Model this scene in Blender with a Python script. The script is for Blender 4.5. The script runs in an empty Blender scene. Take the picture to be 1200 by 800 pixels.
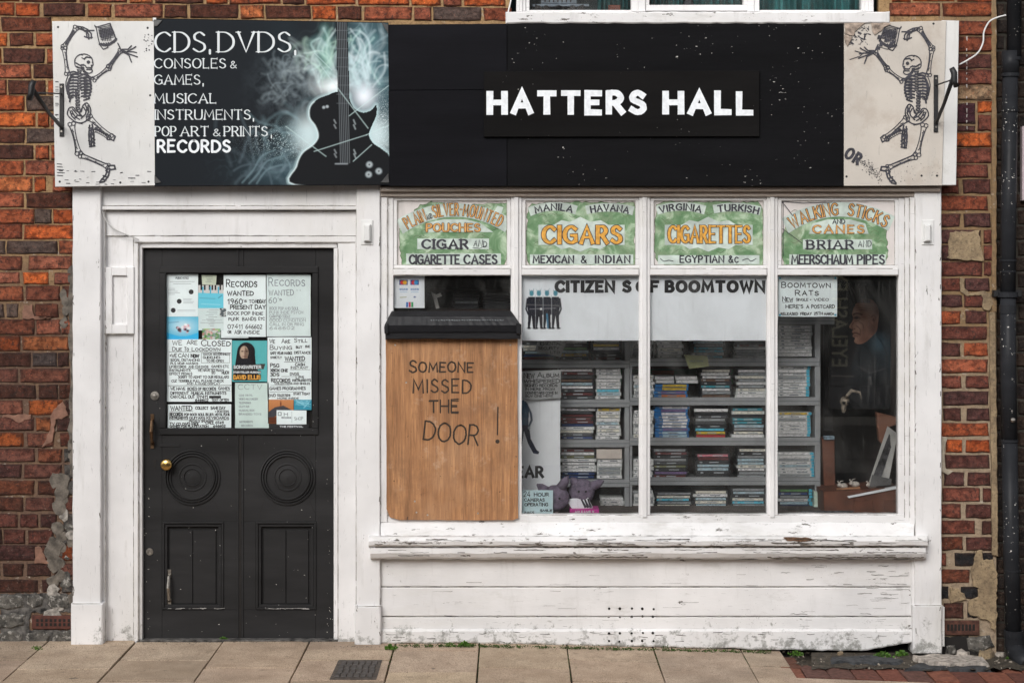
import bpy, math, random
import numpy as np
from mathutils import Vector
R = random.Random(11)
S, D, CX, HY = 230.0, 9.0, 600.0, 286.0     # photo pixels per metre on the facade, camera distance, vanishing point
HZ = 467.0 / S                                # eye height
scn = bpy.context.scene
col = scn.collection

# ---------------------------------------------------------------- camera, world, light
cd = bpy.data.cameras.new('camera'); cam = bpy.data.objects.new('camera', cd); col.objects.link(cam)
cam.location = (0, -D, HZ); cam.rotation_euler = (math.radians(90), 0, 0)
cd.sensor_width = 36; cd.lens = 36 * S * D / 1200; cd.shift_y = -(400 - HY) / 1200; cd.clip_end = 500; cd.clip_start = .1
scn.camera = cam
SUN_EL, SUN_AZ = 33, 201
w = bpy.data.worlds.new('World'); scn.world = w; w.use_nodes = True
nt = w.node_tree; bg = nt.nodes['Background']
sky = nt.nodes.new('ShaderNodeTexSky'); sky.sky_type = 'NISHITA'; sky.sun_disc = False
sky.sun_elevation = math.radians(SUN_EL); sky.sun_rotation = math.radians(SUN_AZ)
sky.dust_density = 3.0; sky.ozone_density = 1.0; sky.air_density = 1.0
hs = nt.nodes.new('ShaderNodeHueSaturation'); hs.inputs['Saturation'].default_value = .22
nt.links.new(sky.outputs[0], hs.inputs['Color']); nt.links.new(hs.outputs[0], bg.inputs[0]); bg.inputs[1].default_value = .15
sl = bpy.data.lights.new('sun', 'SUN'); sl.energy = 1.25; sl.angle = math.radians(26); sl.color = (1, .975, .94)
so = bpy.data.objects.new('sun', sl); col.objects.link(so)
el, az = math.radians(SUN_EL), math.radians(SUN_AZ)
sd = Vector((math.sin(az) * math.cos(el), math.cos(az) * math.cos(el), math.sin(el)))
so.rotation_euler = sd.to_track_quat('Z', 'Y').to_euler(); so.location = (-3, -8, 9)
scn.view_settings.view_transform = 'Standard'; scn.view_settings.look = 'None'
scn.view_settings.exposure = 0.16; scn.view_settings.gamma = 1
scn.cycles.max_bounces = 6; scn.cycles.transparent_max_bounces = 12

# ---------------------------------------------------------------- helpers
def P(px, py, y=0.0):
    k = (D + y) / D
    return Vector(((px - CX) / S * k, y, HZ + (HY - py) / S * k))
def gz(x): return -.034 * max(0, x - .1) ** 1.0 if x < 2.6 else -.085
def G(px, py, h=0.0):
    z = h
    for _ in range(6):
        d = D * S * (HZ - z) / (py - HY) / D
        x = (px - CX) / S * d; z = gz(x) + h
    return Vector((x, d * D - D, z))
W = {}
def tag(o, label=None, cat=None, group=None, kind=None):
    if label: o['label'] = label
    if cat: o['category'] = cat
    if group: o['group'] = group
    if kind: o['kind'] = kind
    return o
def thing(name, label, cat, loc, group=None):
    o = bpy.data.objects.new(name, None); col.objects.link(o); o.location = loc; o.empty_display_size = .1
    W[o.name] = Vector(loc); return tag(o, label, cat, group)
class MB:
    def __init__(s): s.v = []; s.f = []; s.m = []
    def poly(s, pts, mi=0):
        b = len(s.v); s.v += [tuple(p) for p in pts]; s.f.append(tuple(range(b, b + len(pts)))); s.m.append(mi)
    def ring(s, rings, cap0=True, cap1=True, mi=0):
        n = len(rings[0]); b = len(s.v)
        for r in rings: s.v += [tuple(p) for p in r]
        for i in range(len(rings) - 1):
            for j in range(n):
                k = (j + 1) % n
                s.f.append((b + i*n + j, b + i*n + k, b + (i+1)*n + k, b + (i+1)*n + j)); s.m.append(mi)
        if cap0: s.f.append(tuple(b + j for j in reversed(range(n)))); s.m.append(mi)
        if cap1: s.f.append(tuple(b + (len(rings)-1)*n + j for j in range(n))); s.m.append(mi)
    def prism(s, pts, yf, yb, b=.003, mi=0):
        """pixel outline (drawn on the plane yf) standing out from yb to yf, edge chamfered by b"""
        q = [P(x, y, yf) for x, y in pts]
        a = sum(q[i].x * q[(i+1) % len(q)].z - q[(i+1) % len(q)].x * q[i].z for i in range(len(q)))
        if a < 0: q.reverse()
        c = sum(q, Vector()) / len(q)
        ins = []
        n = len(q)
        for i in range(n):
            d1 = (q[i] - q[i-1]); d2 = (q[(i+1) % n] - q[i])
            if d1.length < 1e-7: d1 = d2
            if d2.length < 1e-7: d2 = d1
            d1 = d1.normalized(); d2 = d2.normalized()
            n1 = Vector((-d1.z, 0, d1.x)); n2 = Vector((-d2.z, 0, d2.x))
            nn = n1 + n2; nn = nn / max(.4, nn.length_squared / 2) if nn.length > .1 else n1
            ins.append(q[i] + nn * b)
        r0 = [Vector((p.x, yb, p.z)) for p in q]; r1 = [Vector((p.x, yf + b, p.z)) for p in q]
        s.ring([r0, r1, ins] if b > 0 else [r0, q], mi=mi)
    def box(s, x0, y0, x1, y1, yf, yb, b=.003, wob=0, n=0, mi=0, rnd=R):
        if not wob: return s.prism([(x0, y1), (x1, y1), (x1, y0), (x0, y0)], yf, yb, b, mi)
        if x1 - x0 > y1 - y0:
            n = n or max(3, int((x1 - x0) / 14)); t = [i / n for i in range(n + 1)]
            pts = [(x0 + (x1 - x0) * u, y1 + rnd.uniform(-wob, wob)) for u in t] + [(x0 + (x1 - x0) * u, y0 + rnd.uniform(-wob, wob)) for u in reversed(t)]
        else:
            n = n or max(3, int((y1 - y0) / 14)); t = [i / n for i in range(n + 1)]
            pts = [(x1 + rnd.uniform(-wob, wob), y1 + (y0 - y1) * u) for u in t] + [(x0 + rnd.uniform(-wob, wob), y1 + (y0 - y1) * u) for u in reversed(t)]
        s.prism(pts, yf, yb, b, mi)
    def wbox(s, a, b, mi=0):
        x0, y0, z0 = a; x1, y1, z1 = b
        s.ring([[(x0, y1, z0), (x1, y1, z0), (x1, y1, z1), (x0, y1, z1)], [(x0, y0, z0), (x1, y0, z0), (x1, y0, z1), (x0, y0, z1)]], mi=mi)
    def tube(s, pts, r, n=8, mi=0, closed=False):
        pts = [Vector(p) for p in pts]; rr = r if isinstance(r, (list, tuple)) else [r] * len(pts)
        rings = []
        for i, p in enumerate(pts):
            t = (pts[min(i+1, len(pts)-1)] - pts[max(i-1, 0)]).normalized()
            u = t.orthogonal().normalized() if abs(t.z) > .9 else t.cross(Vector((0, 0, 1))).normalized()
            if i and u.dot(pu) < 0: u = -u
            pu = u; v = t.cross(u)
            rings.append([p + (u * math.cos(2*math.pi*k/n) + v * math.sin(2*math.pi*k/n)) * rr[i] for k in range(n)])
        s.ring(rings, mi=mi)
    def disc(s, c, prof, n=32, mi=0, sq=1):
        """lathe around the y axis; prof = [(radius, y offset)...] from the rim inwards"""
        rings = [[Vector((c[0] + math.cos(2*math.pi*k/n) * r * sq, c[1] + dy, c[2] + math.sin(2*math.pi*k/n) * r)) for k in range(n)] for r, dy in prof]
        s.ring(rings, mi=mi)
    def ball(s, c, r, n=12, m=8, sc=(1, 1, 1), mi=0, jit=0):
        rings = []
        for i in range(1, m):
            a = math.pi * i / m
            rings.append([Vector((c[0] + r*sc[0]*math.sin(a)*math.cos(2*math.pi*k/n) * (1 + R.uniform(-jit, jit)), c[1] + r*sc[1]*math.sin(a)*math.sin(2*math.pi*k/n) * (1 + R.uniform(-jit, jit)), c[2] - r*sc[2]*math.cos(a))) for k in range(n)])
        s.ring(rings, mi=mi)
    def build(s, name, mats, parent=None, smooth=False, color=None, **kw):
        if not isinstance(mats, (list, tuple)): mats = [mats]
        v = np.array(s.v, dtype=float)
        lo, hi = v.min(0), v.max(0); o = np.array([(lo[0]+hi[0])/2, (lo[1]+hi[1])/2, lo[2]])
        me = bpy.data.meshes.new(name); me.from_pydata((v - o).tolist(), [], s.f)
        for m in mats: me.materials.append(m)
        if len(mats) > 1: me.polygons.foreach_set('material_index', s.m)
        if smooth: me.polygons.foreach_set('use_smooth', [True] * len(me.polygons))
        ob = bpy.data.objects.new(name, me); col.objects.link(ob)
        W[ob.name] = Vector(o)
        if parent: ob.parent = parent; ob.location = Vector(o) - W[parent.name]
        else: ob.location = o
        if color: ob.color = (*color, 1)
        return tag(ob, **kw)
def rag(pts, amp, step=4, rnd=R):
    out = []
    for i in range(len(pts)):
        a, b = Vector(pts[i]), Vector(pts[(i+1) % len(pts)])
        n = max(1, int((b - a).length / step))
        for k in range(n):
            p = a.lerp(b, k / n); out.append((p.x + rnd.uniform(-amp, amp), p.y + rnd.uniform(-amp, amp)))
    return out

# ---------------------------------------------------------------- materials
class NT:
    def __init__(s, name):
        s.m = bpy.data.materials.new(name); s.m.use_nodes = True; s.t = s.m.node_tree
        s.b = s.t.nodes['Principled BSDF']; s.pos = None
    def n(s, typ, **kw):
        nd = s.t.nodes.new('ShaderNode' + typ)
        for k, v in kw.items(): setattr(nd, k, v)
        return nd
    def L(s, a, b): s.t.links.new(a, b)
    def noise(s, scale, detail=5, rough=.6, st=(1, 1, 1), dist=0, off=0):
        if not s.pos: s.pos = s.n('NewGeometry').outputs['Position']
        mp = s.n('Mapping'); s.L(s.pos, mp.inputs[0]); mp.inputs['Scale'].default_value = st; mp.inputs['Location'].default_value = (off, off*.7, off*1.3)
        nz = s.n('TexNoise'); s.L(mp.outputs[0], nz.inputs['Vector'])
        nz.inputs['Scale'].default_value = scale; nz.inputs['Detail'].default_value = detail; nz.inputs['Roughness'].default_value = rough; nz.inputs['Distortion'].default_value = dist
        return nz.outputs[0]
    def ramp(s, x, a, b, v0=0, v1=1):
        r = s.n('MapRange'); s.L(x, r.inputs[0])
        for i, q in zip((1, 2, 3, 4), (a, b, v0, v1)): r.inputs[i].default_value = q
        return r.outputs[0]
    def mix(s, f, a, b, typ='MIX'):
        m = s.n('Mix', data_type='RGBA', blend_type=typ)
        if isinstance(f, (int, float)): m.inputs[0].default_value = f
        else: s.L(f, m.inputs[0])
        for i, q in ((6, a), (7, b)):
            if isinstance(q, tuple): m.inputs[i].default_value = (*q, 1) if len(q) == 3 else q
            else: s.L(q, m.inputs[i])
        return m.outputs[2]
    def math(s, op, a, b=0):
        m = s.n('Math', operation=op)
        for i, q in ((0, a), (1, b)):
            if isinstance(q, (int, float)): m.inputs[i].default_value = q
            else: s.L(q, m.inputs[i])
        return m.outputs[0]
    def bump(s, x, strength, dist=.004):
        b = s.n('Bump'); b.inputs['Strength'].default_value = strength; b.inputs['Distance'].default_value = dist
        s.L(x, b.inputs['Height']); s.L(b.outputs[0], s.b.inputs['Normal'])
    def out(s, c, rough=.6, metal=0, spec=None):
        if isinstance(c, tuple): s.b.inputs['Base Color'].default_value = (*c, 1)
        else: s.L(c, s.b.inputs['Base Color'])
        if isinstance(rough, (int, float)): s.b.inputs['Roughness'].default_value = rough
        else: s.L(rough, s.b.inputs['Roughness'])
        s.b.inputs['Metallic'].default_value = metal
        if spec is not None: s.b.inputs['Specular IOR Level'].default_value = spec
        return s.m
def plain(name, c, rough=.6, var=.15, scale=9, bump=.15, bs=60, metal=0, st=(1, 1, 1), spec=None):
    t = NT(name); nz = t.noise(scale, st=st)
    cc = t.mix(t.ramp(nz, .35, .65), tuple(x * (1 - var) for x in c), tuple(min(1, x * (1 + var)) for x in c))
    if bump: t.bump(t.noise(bs, 3, st=st), bump)
    return t.out(cc, rough, metal, spec)
def paint(name, c=(.80, .79, .79), chip=.66, dirt=.6, st=(.35, 1, 1), chipcol=(.10, .085, .07), grime=(.42, .40, .36), base=True):
    t = NT(name)
    big = t.noise(2.2, 4); cc = t.mix(t.ramp(big, .35, .65), tuple(x * .84 for x in c), c); cc = t.mix(t.ramp(t.noise(1.6, 6, .7, st=st, off=60), .50, .72, 0, .5), cc, (.60, .575, .52)); cc = t.mix(t.ramp(t.noise(13, 7, .7, st=(1, 1, .16), off=70), .56, .72, 0, .35), cc, (.40, .385, .36))
    g = t.noise(7, 8, .7, st=st, off=3); cc = t.mix(t.ramp(g, dirt, dirt + .16, 0, .55), cc, grime)
    hl = t.noise(120, 4, .6, st=(.12, 1, 1) if st[0] < st[2] else (1, 1, .1), off=5)
    fine = t.noise(24, 9, .75, st=st, off=9)
    if base:   # splash grime low down, in blots
        sep = t.n('SeparateXYZ'); t.L(t.pos, sep.inputs[0])
        lowz = t.ramp(sep.outputs[2], .20, -.05, 0, .21)
        gg = t.math('ADD', t.noise(16, 8, .8, off=2), lowz)
        cc = t.mix(t.ramp(gg, .655, .75, 0, .8), cc, (.20, .20, .18))
    f = t.ramp(fine, chip, chip + .025); cc = t.mix(f, cc, chipcol)
    f2 = t.ramp(hl, .66, .70, 0, .55); cc = t.mix(f2, cc, tuple(x * .45 for x in c))
    sp = t.noise(150, 3, .6, off=21); f3 = t.ramp(t.math('ADD', sp, t.ramp(t.noise(3.5, 3, off=30), .35, .7, -.05, .05)), .72, .735, 0, .85); cc = t.mix(f3, cc, (.16, .14, .12))
    h = t.math('SUBTRACT', t.noise(45, 6, .6, st=st), t.math('MULTIPLY', f, .8)); t.bump(h, .35, .003)
    return t.out(cc, .55)
def glassy(name, tint=(1, 1, 1), k=1.0, ior=1.45, film=1):
    t = NT(name); t.t.nodes.remove(t.b)
    tr = t.n('BsdfTransparent'); tr.inputs[0].default_value = (*tint, 1)
    gl = t.n('BsdfGlossy'); gl.inputs['Roughness'].default_value = .015; gl.inputs[0].default_value = (1, 1, 1, 1)
    fr = t.n('Fresnel'); fr.inputs[0].default_value = ior
    df = t.n('BsdfDiffuse'); df.inputs[0].default_value = (.5, .5, .48, 1); m0 = t.n('MixShader')      # dusty film and wiped streaks, also painting in haze of reflections
    dust_haze = t.math('ADD', t.ramp(t.noise(3.5, 6, .7, st=(1, 1, .5), dist=1), .45, .75, .004, .035), t.ramp(t.noise(60, 4, .6, st=(1, 1, .06)), .60, .72, 0, .03))
    t.L(t.math('MULTIPLY', dust_haze, film), m0.inputs[0]); t.L(tr.outputs[0], m0.inputs[1]); t.L(df.outputs[0], m0.inputs[2])
    mx = t.n('MixShader'); t.L(t.math('MULTIPLY', fr.outputs[0], k), mx.inputs[0]); t.L(m0.outputs[0], mx.inputs[1]); t.L(gl.outputs[0], mx.inputs[2])
    t.L(mx.outputs[0], t.t.nodes['Material Output'].inputs[0]); return t.m
def vcol(name='print_colours', rough=.6):
    t = NT(name); a = t.n('Attribute'); a.attribute_name = 'Col'; t.noise(300); return t.out(a.outputs[0], rough, spec=.12)
def objcol(name, rough=.5, var=.12, scale=30, spec=.4, streak=None):
    t = NT(name); oi = t.n('ObjectInfo'); c = oi.outputs['Color']
    f = t.ramp(t.noise(scale, 4), .35, .65); c = t.mix(f, c, (1 - var, 1 - var, 1 - var), 'MULTIPLY')
    if streak:
        f = t.ramp(t.noise(150, 2, .5, st=(.6, 1, 3)), .60, .62, 0, streak); c = t.mix(f, c, (.04, .05, .07))
    return t.out(c, rough, spec=spec)

def brick_mat(name='brick_face', edge=True):
    t = NT(name); oi = t.n('ObjectInfo'); c = oi.outputs['Color']
    n1 = t.noise(26, 6, .65); n2 = t.noise(60, 5, .7, off=4); n3 = t.noise(11, 4, .6, off=7); n4 = t.noise(170, 3, .6)
    c = t.mix(t.ramp(n1, .44, .62, 0, .8), c, t.mix(1, c, (.24, .20, .20), 'MULTIPLY'))
    if edge:   # fired-dark rim round an orange face
        tc = t.n('TexCoord'); sp = t.n('SeparateXYZ'); t.L(tc.outputs['Object'], sp.inputs[0])
        ex = t.math('MULTIPLY', t.math('MINIMUM', sp.outputs[0], t.math('SUBTRACT', 1, sp.outputs[0])), 2.4); ez = t.math('MINIMUM', sp.outputs[2], t.math('SUBTRACT', 1, sp.outputs[2]))
        e = t.math('ADD', t.math('MINIMUM', ex, ez), t.ramp(t.noise(20, 5, .7, off=15), .3, .7, -.16, .16))
        c = t.mix(t.ramp(e, .20, .02, 0, .62), c, (.032, .018, .014))
    c = t.mix(t.ramp(n3, .50, .68, 0, .4), c, t.mix(1, c, (1.45, 1.25, 1.15), 'MULTIPLY'))
    c = t.mix(t.ramp(n2, .54, .64, 0, .75), c, (.028, .020, .018)); c = t.mix(t.ramp(t.noise(90, 4, .6, off=31), .58, .66, 0, .55), c, t.mix(1, c, (2.2, 1.7, 1.5), 'MULTIPLY'))
    c = t.mix(t.ramp(n4, .66, .72, 0, .45), c, (.45, .33, .24))
    sep = t.n('SeparateXYZ'); t.L(t.pos, sep.inputs[0])
    lz = t.ramp(sep.outputs[2], 1.9, .1, 0, .10)
    lime = t.math('ADD', t.noise(34, 7, .75, off=12), lz); c = t.mix(t.ramp(lime, .70, .80, 0, .7), c, (.42, .36, .30))
    h = t.math('ADD', n1, t.math('MULTIPLY', n2, .7)); t.bump(h, 1.0, .010)
    return t.out(c, .88, spec=.25)
def mortar_mat(name, hi, lo, z0=1.7, z1=2.2):
    t = NT(name); n1 = t.noise(9, 5); sep = None
    n2 = t.noise(70, 5, .7); 
    sep = t.n('SeparateXYZ'); t.L(t.pos, sep.inputs[0])
    z = t.math('ADD', t.ramp(sep.outputs[2], z0, z1), t.ramp(n1, .3, .7, -.3, .3))
    c = t.mix(z, lo, hi); c = t.mix(t.ramp(n2, .45, .7, 0, .6), c, tuple(x * .3 for x in lo))
    c = t.mix(t.ramp(t.noise(22, 6, .7, off=6), .6, .7, 0, .7), c, (.55, .5, .43))
    t.bump(n2, 1, .006); return t.out(c, .95, spec=.2)

BR = brick_mat(); BRJ = brick_mat('brick_face_far', False)
MORT = mortar_mat('mortar_tan', (.38, .245, .125), (.15, .095, .068), 1.4, 2.3)
MORTR = mortar_mat('mortar_right', (.26, .17, .09), (.36, .28, .20), .9, 1.8)
MORTD = plain('mortar_sooty', (.045, .04, .032), .95, .4, 20, .8)
CEM = plain('cement_grey', (.125, .108, .09), .95, .5, 22, 1, 90)
t_ = NT('cement_tan'); c_ = t_.mix(t_.ramp(t_.noise(14, 7, .7), .35, .65), (.20, .145, .09), (.40, .30, .18)); c_ = t_.mix(t_.ramp(t_.noise(70, 4, .7, off=3), .52, .66, 0, .7), c_, (.10, .075, .05)); c_ = t_.mix(t_.ramp(t_.noise(9, 8, .75, off=9), .56, .66, 0, .7), c_, (.07, .055, .045)); t_.bump(t_.noise(60, 6, .7), 1, .008); CEMT = t_.out(c_, .95)
STONE = plain('sooty_stone', (.075, .07, .065), .95, .9, 28, 1, 60)
t_ = NT('limed_stone'); c_ = t_.mix(t_.ramp(t_.noise(24, 6, .7), .35, .6), (.025, .024, .022), (.13, .12, .105)); c_ = t_.mix(t_.ramp(t_.noise(30, 8, .75, off=3), .53, .62, 0, .85), c_, (.38, .36, .33)); t_.bump(t_.noise(40, 6, .7), 1, .008); LIME = t_.out(c_, .95)
TERRA = plain('terracotta', (.085, .027, .018), .85, .4, 30, .5)
WHITE = paint('white_paint_vertical', st=(1, 1, .3))
WHITEH = paint('white_paint_boards', chip=.655, dirt=.6)
WSILL = paint('white_paint_sill', chip=.60, dirt=.54)
WIN = paint('white_paint_window', chip=.70, dirt=.62, base=False)
BEIGE = paint('beige_rail_paint', (.40, .33, .28), chip=.70, dirt=.55, grime=(.2, .15, .12), base=False)
PANEL = paint('back_painted_pane', (.74, .69, .67), chip=.74, dirt=.66, base=False)
SIGNW = paint('sign_board_white', (.74, .735, .72), chip=.70, dirt=.58, st=(.6, 1, .6), base=False)
SIGNR = paint('sign_board_weathered', (.60, .55, .49), chip=.70, dirt=.50, st=(.7, 1, .7), base=False, grime=(.40, .33, .27))
def black_board(name, c, fleck):
    t = NT(name); n1 = t.noise(5, 5, st=(.2, 1, 1)); cc = t.mix(t.ramp(n1, .3, .7), tuple(x * .7 for x in c), tuple(x * 1.4 for x in c))
    clump = t.noise(4.5, 3, off=8); fl = t.math('ADD', t.noise(95, 3, .5, st=(.55, 1, 1)), t.ramp(clump, .35, .7, -.06, .05))
    cc = t.mix(t.ramp(fl, fleck, fleck + .012), cc, (.55, .53, .50))
    t.bump(t.noise(30, 6, .6, st=(.12, 1, 1)), .45, .003); return t.out(cc, .75, spec=.10)
BLK1 = black_board('black_fascia_smooth', (.006, .006, .008), .775)
BLK2 = black_board('black_fascia_weathered', (.005, .005, .006), .728)
BLK3 = black_board('black_plaque', (.0065, .006, .006), .76)
DOOR = black_board('black_door_paint', (.026, .0255, .026), .745)
IRON = plain('black_iron', (.012, .012, .013), .5, .3, 40, .3)
PIPE = black_board('pipe_black_paint', (.020, .021, .024), .685); PIPE.node_tree.nodes['Principled BSDF'].inputs['Roughness'].default_value = .38
BRASS = plain('brass', (.62, .40, .14), .25, .2, 60, .1, metal=1)
STEEL = plain('dull_steel', (.35, .33, .30), .4, .3, 60, .2, metal=1)
BRONZE = plain('worn_bronze', (.16, .10, .06), .4, .3, 60, .2, metal=1)
INKW = plain('white_sign_paint', (.80, .83, .86), .6, .10, 40, .2)
INKP = plain('white_print', (.66, .70, .72), .5, .06)
INKB = plain('black_ink', (.012, .012, .014), .5, .1, bump=0)
INKF = plain('faded_ink', (.36, .40, .42), .6, .1, bump=0)
INKF2 = plain('light_grey_ink', (.22, .25, .27), .6, .3, bump=0)
INKN = plain('skeleton_line_ink', (.035, .034, .045), .6, .5, 60, bump=0)
CHAR = plain('charcoal_marker', (.035, .022, .014), .8, .4, 60, 0)
GOLD = plain('gold_leaf_print', (.66, .33, .05), .5, .25, 60, bump=0)
GOLDF = plain('faded_gold_print', (.60, .31, .09), .6, .30, 60, bump=0)
PAPER = plain('white_paper', (.80, .88, .885), .7, .05, 6, .15, 12)
PAPERW = plain('glazed_card', (.84, .88, .91), .5, .04, 4, .1, 12)
PAPERF = plain('faded_paper', (.68, .78, .77), .7, .06, 6, .15, 12)
PAPERG = plain('grey_note_paper', (.34, .35, .35), .7, .15, 9, .1)
YNOTE = plain('yellow_note_paper', (.40, .42, .22), .7, .1)
GLASS = glassy('window_glass', (1, 1, 1), 1.5, film=1.7)
GLASSD = glassy('door_glass', (1, 1, 1), .35, film=.5)
PRN = vcol()
DARK = plain('dark_interior', (.012, .010, .009), .9, .3)
SHELF = plain('grey_shelf', (.30, .315, .325), .55, .1, 8, .1)
SPINE = objcol('case_spine', .35, .25, 60, streak=.75)
CBODY = {'w': plain('case_white', (.62, .65, .64), .35, .1, bump=0), 'k': plain('case_black', (.02, .022, .025), .3, .3, bump=0),
         'b': plain('case_blue', (.02, .16, .42), .3, .2, bump=0), 'c': plain('case_cyan', (.08, .45, .62), .3, .2, bump=0)}
def wood_mat():
    t = NT('plywood_face'); a = t.noise(9, 5, .6, st=(3.2, 1, .22), dist=.5); b = t.noise(42, 4, .6, st=(4, 1, .12)); c0 = t.noise(2.2, 4)
    c = t.mix(t.ramp(a, .3, .7), (.29, .125, .048), (.56, .285, .125)); c = t.mix(t.ramp(b, .42, .66, 0, .6), c, (.19, .085, .038)); c = t.mix(t.ramp(t.noise(120, 4, .7, st=(1.5, 1, .1)), .50, .66, 0, .5), c, (.15, .07, .03))
    c = t.mix(t.ramp(c0, .5, .7, 0, .4), c, (.50, .31, .18)); c = t.mix(t.ramp(t.noise(4, 6, .7, off=40), .52, .66, 0, .65), c, (.24, .115, .055)); c = t.mix(t.ramp(t.noise(6, 7, .75, off=50), .56, .68, 0, .45), c, (.60, .43, .30)); c = t.mix(t.ramp(t.noise(3.2, 8, .7, st=(2, 1, .5), off=66), .50, .64, 0, .55), c, (.17, .085, .04)); c = t.mix(t.ramp(t.noise(20, 8, .8, off=77), .60, .68, 0, .6), c, (.12, .06, .03)); c = t.mix(t.ramp(t.noise(50, 3, .5), .72, .75, 0, .8), c, (.05, .02, .01))
    t.bump(b, .3, .002); return t.out(c, .7)
PLY = wood_mat()
BROWN = plain('brown_case', (.13, .045, .022), .55, .3, 14, .3)
def green_mat():
    t = NT('green_transfer'); a = t.noise(13, 6, .6, dist=.8); b = t.noise(38, 4, .6, dist=1.5)
    c = t.mix(t.ramp(a, .35, .62), (.09, .20, .085), (.22, .36, .20)); c = t.mix(t.ramp(a, .50, .66, 0, .85), c, (.50, .62, .46))
    c = t.mix(t.ramp(b, .66, .72, 0, .45), c, (.05, .13, .05)); c = t.mix(t.ramp(t.noise(7, 7, .75, off=20), .50, .68, 0, .55), c, (.34, .36, .26)); return t.out(c, .5)
GREEN = green_mat()
PALE = plain('pale_banner_print', (.52, .60, .55), .5, .22, 16, bump=0)
RAGE = plain('transfer_dark_edge', (.10, .12, .06), .6, .6, 60, bump=0)
def slab_mat():
    t = NT('concrete_slab'); oi = t.n('ObjectInfo'); n1 = t.noise(5, 6, .65); n2 = t.noise(230, 3, .7); n3 = t.noise(18, 7, .7, off=5)
    c = t.mix(1, t.mix(t.ramp(n1, .35, .65), (.43, .325, .24), (.58, .455, .345)), oi.outputs['Color'], 'MULTIPLY')
    c = t.mix(t.ramp(n2, .50, .62, 0, .75), c, (.085, .065, .05)); c = t.mix(t.ramp(n2, .40, .30, 0, .5), c, (.50, .43, .36))
    c = t.mix(t.ramp(n3, .58, .70, 0, .65), c, (.12, .10, .075)); c = t.mix(t.ramp(t.noise(2.6, 6, .7, off=80), .48, .68, 0, .45), c, (.19, .15, .115)); c = t.mix(t.ramp(t.noise(9, 2, .4, off=90), .74, .75, 0, .8), c, (.09, .08, .07)); t.bump(n2, .6, .002); return t.out(c, .9, spec=.2)
SLAB = slab_mat()
SOIL = plain('dirt', (.05, .040, .028), .95, .6, 40, 1)
ASPH = plain('asphalt', (.05, .05, .052), .9, .2, 60, .8, 200)
KERB = plain('kerb_stone', (.26, .24, .22), .9, .2, 30, .5)
LEAF = plain('weed_leaf', (.07, .16, .018), .6, .5, 60, 0)
MOSS = plain('moss', (.045, .085, .014), .95, .6, 90, 0)
PLASTIC = plain('white_plastic', (.72, .72, .71), .35, .04)
TARP = plain('black_tarpaulin', (.010, .010, .012), .42, .3, 12, .5, 25, st=(.25, 1, 1), spec=.35)
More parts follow.
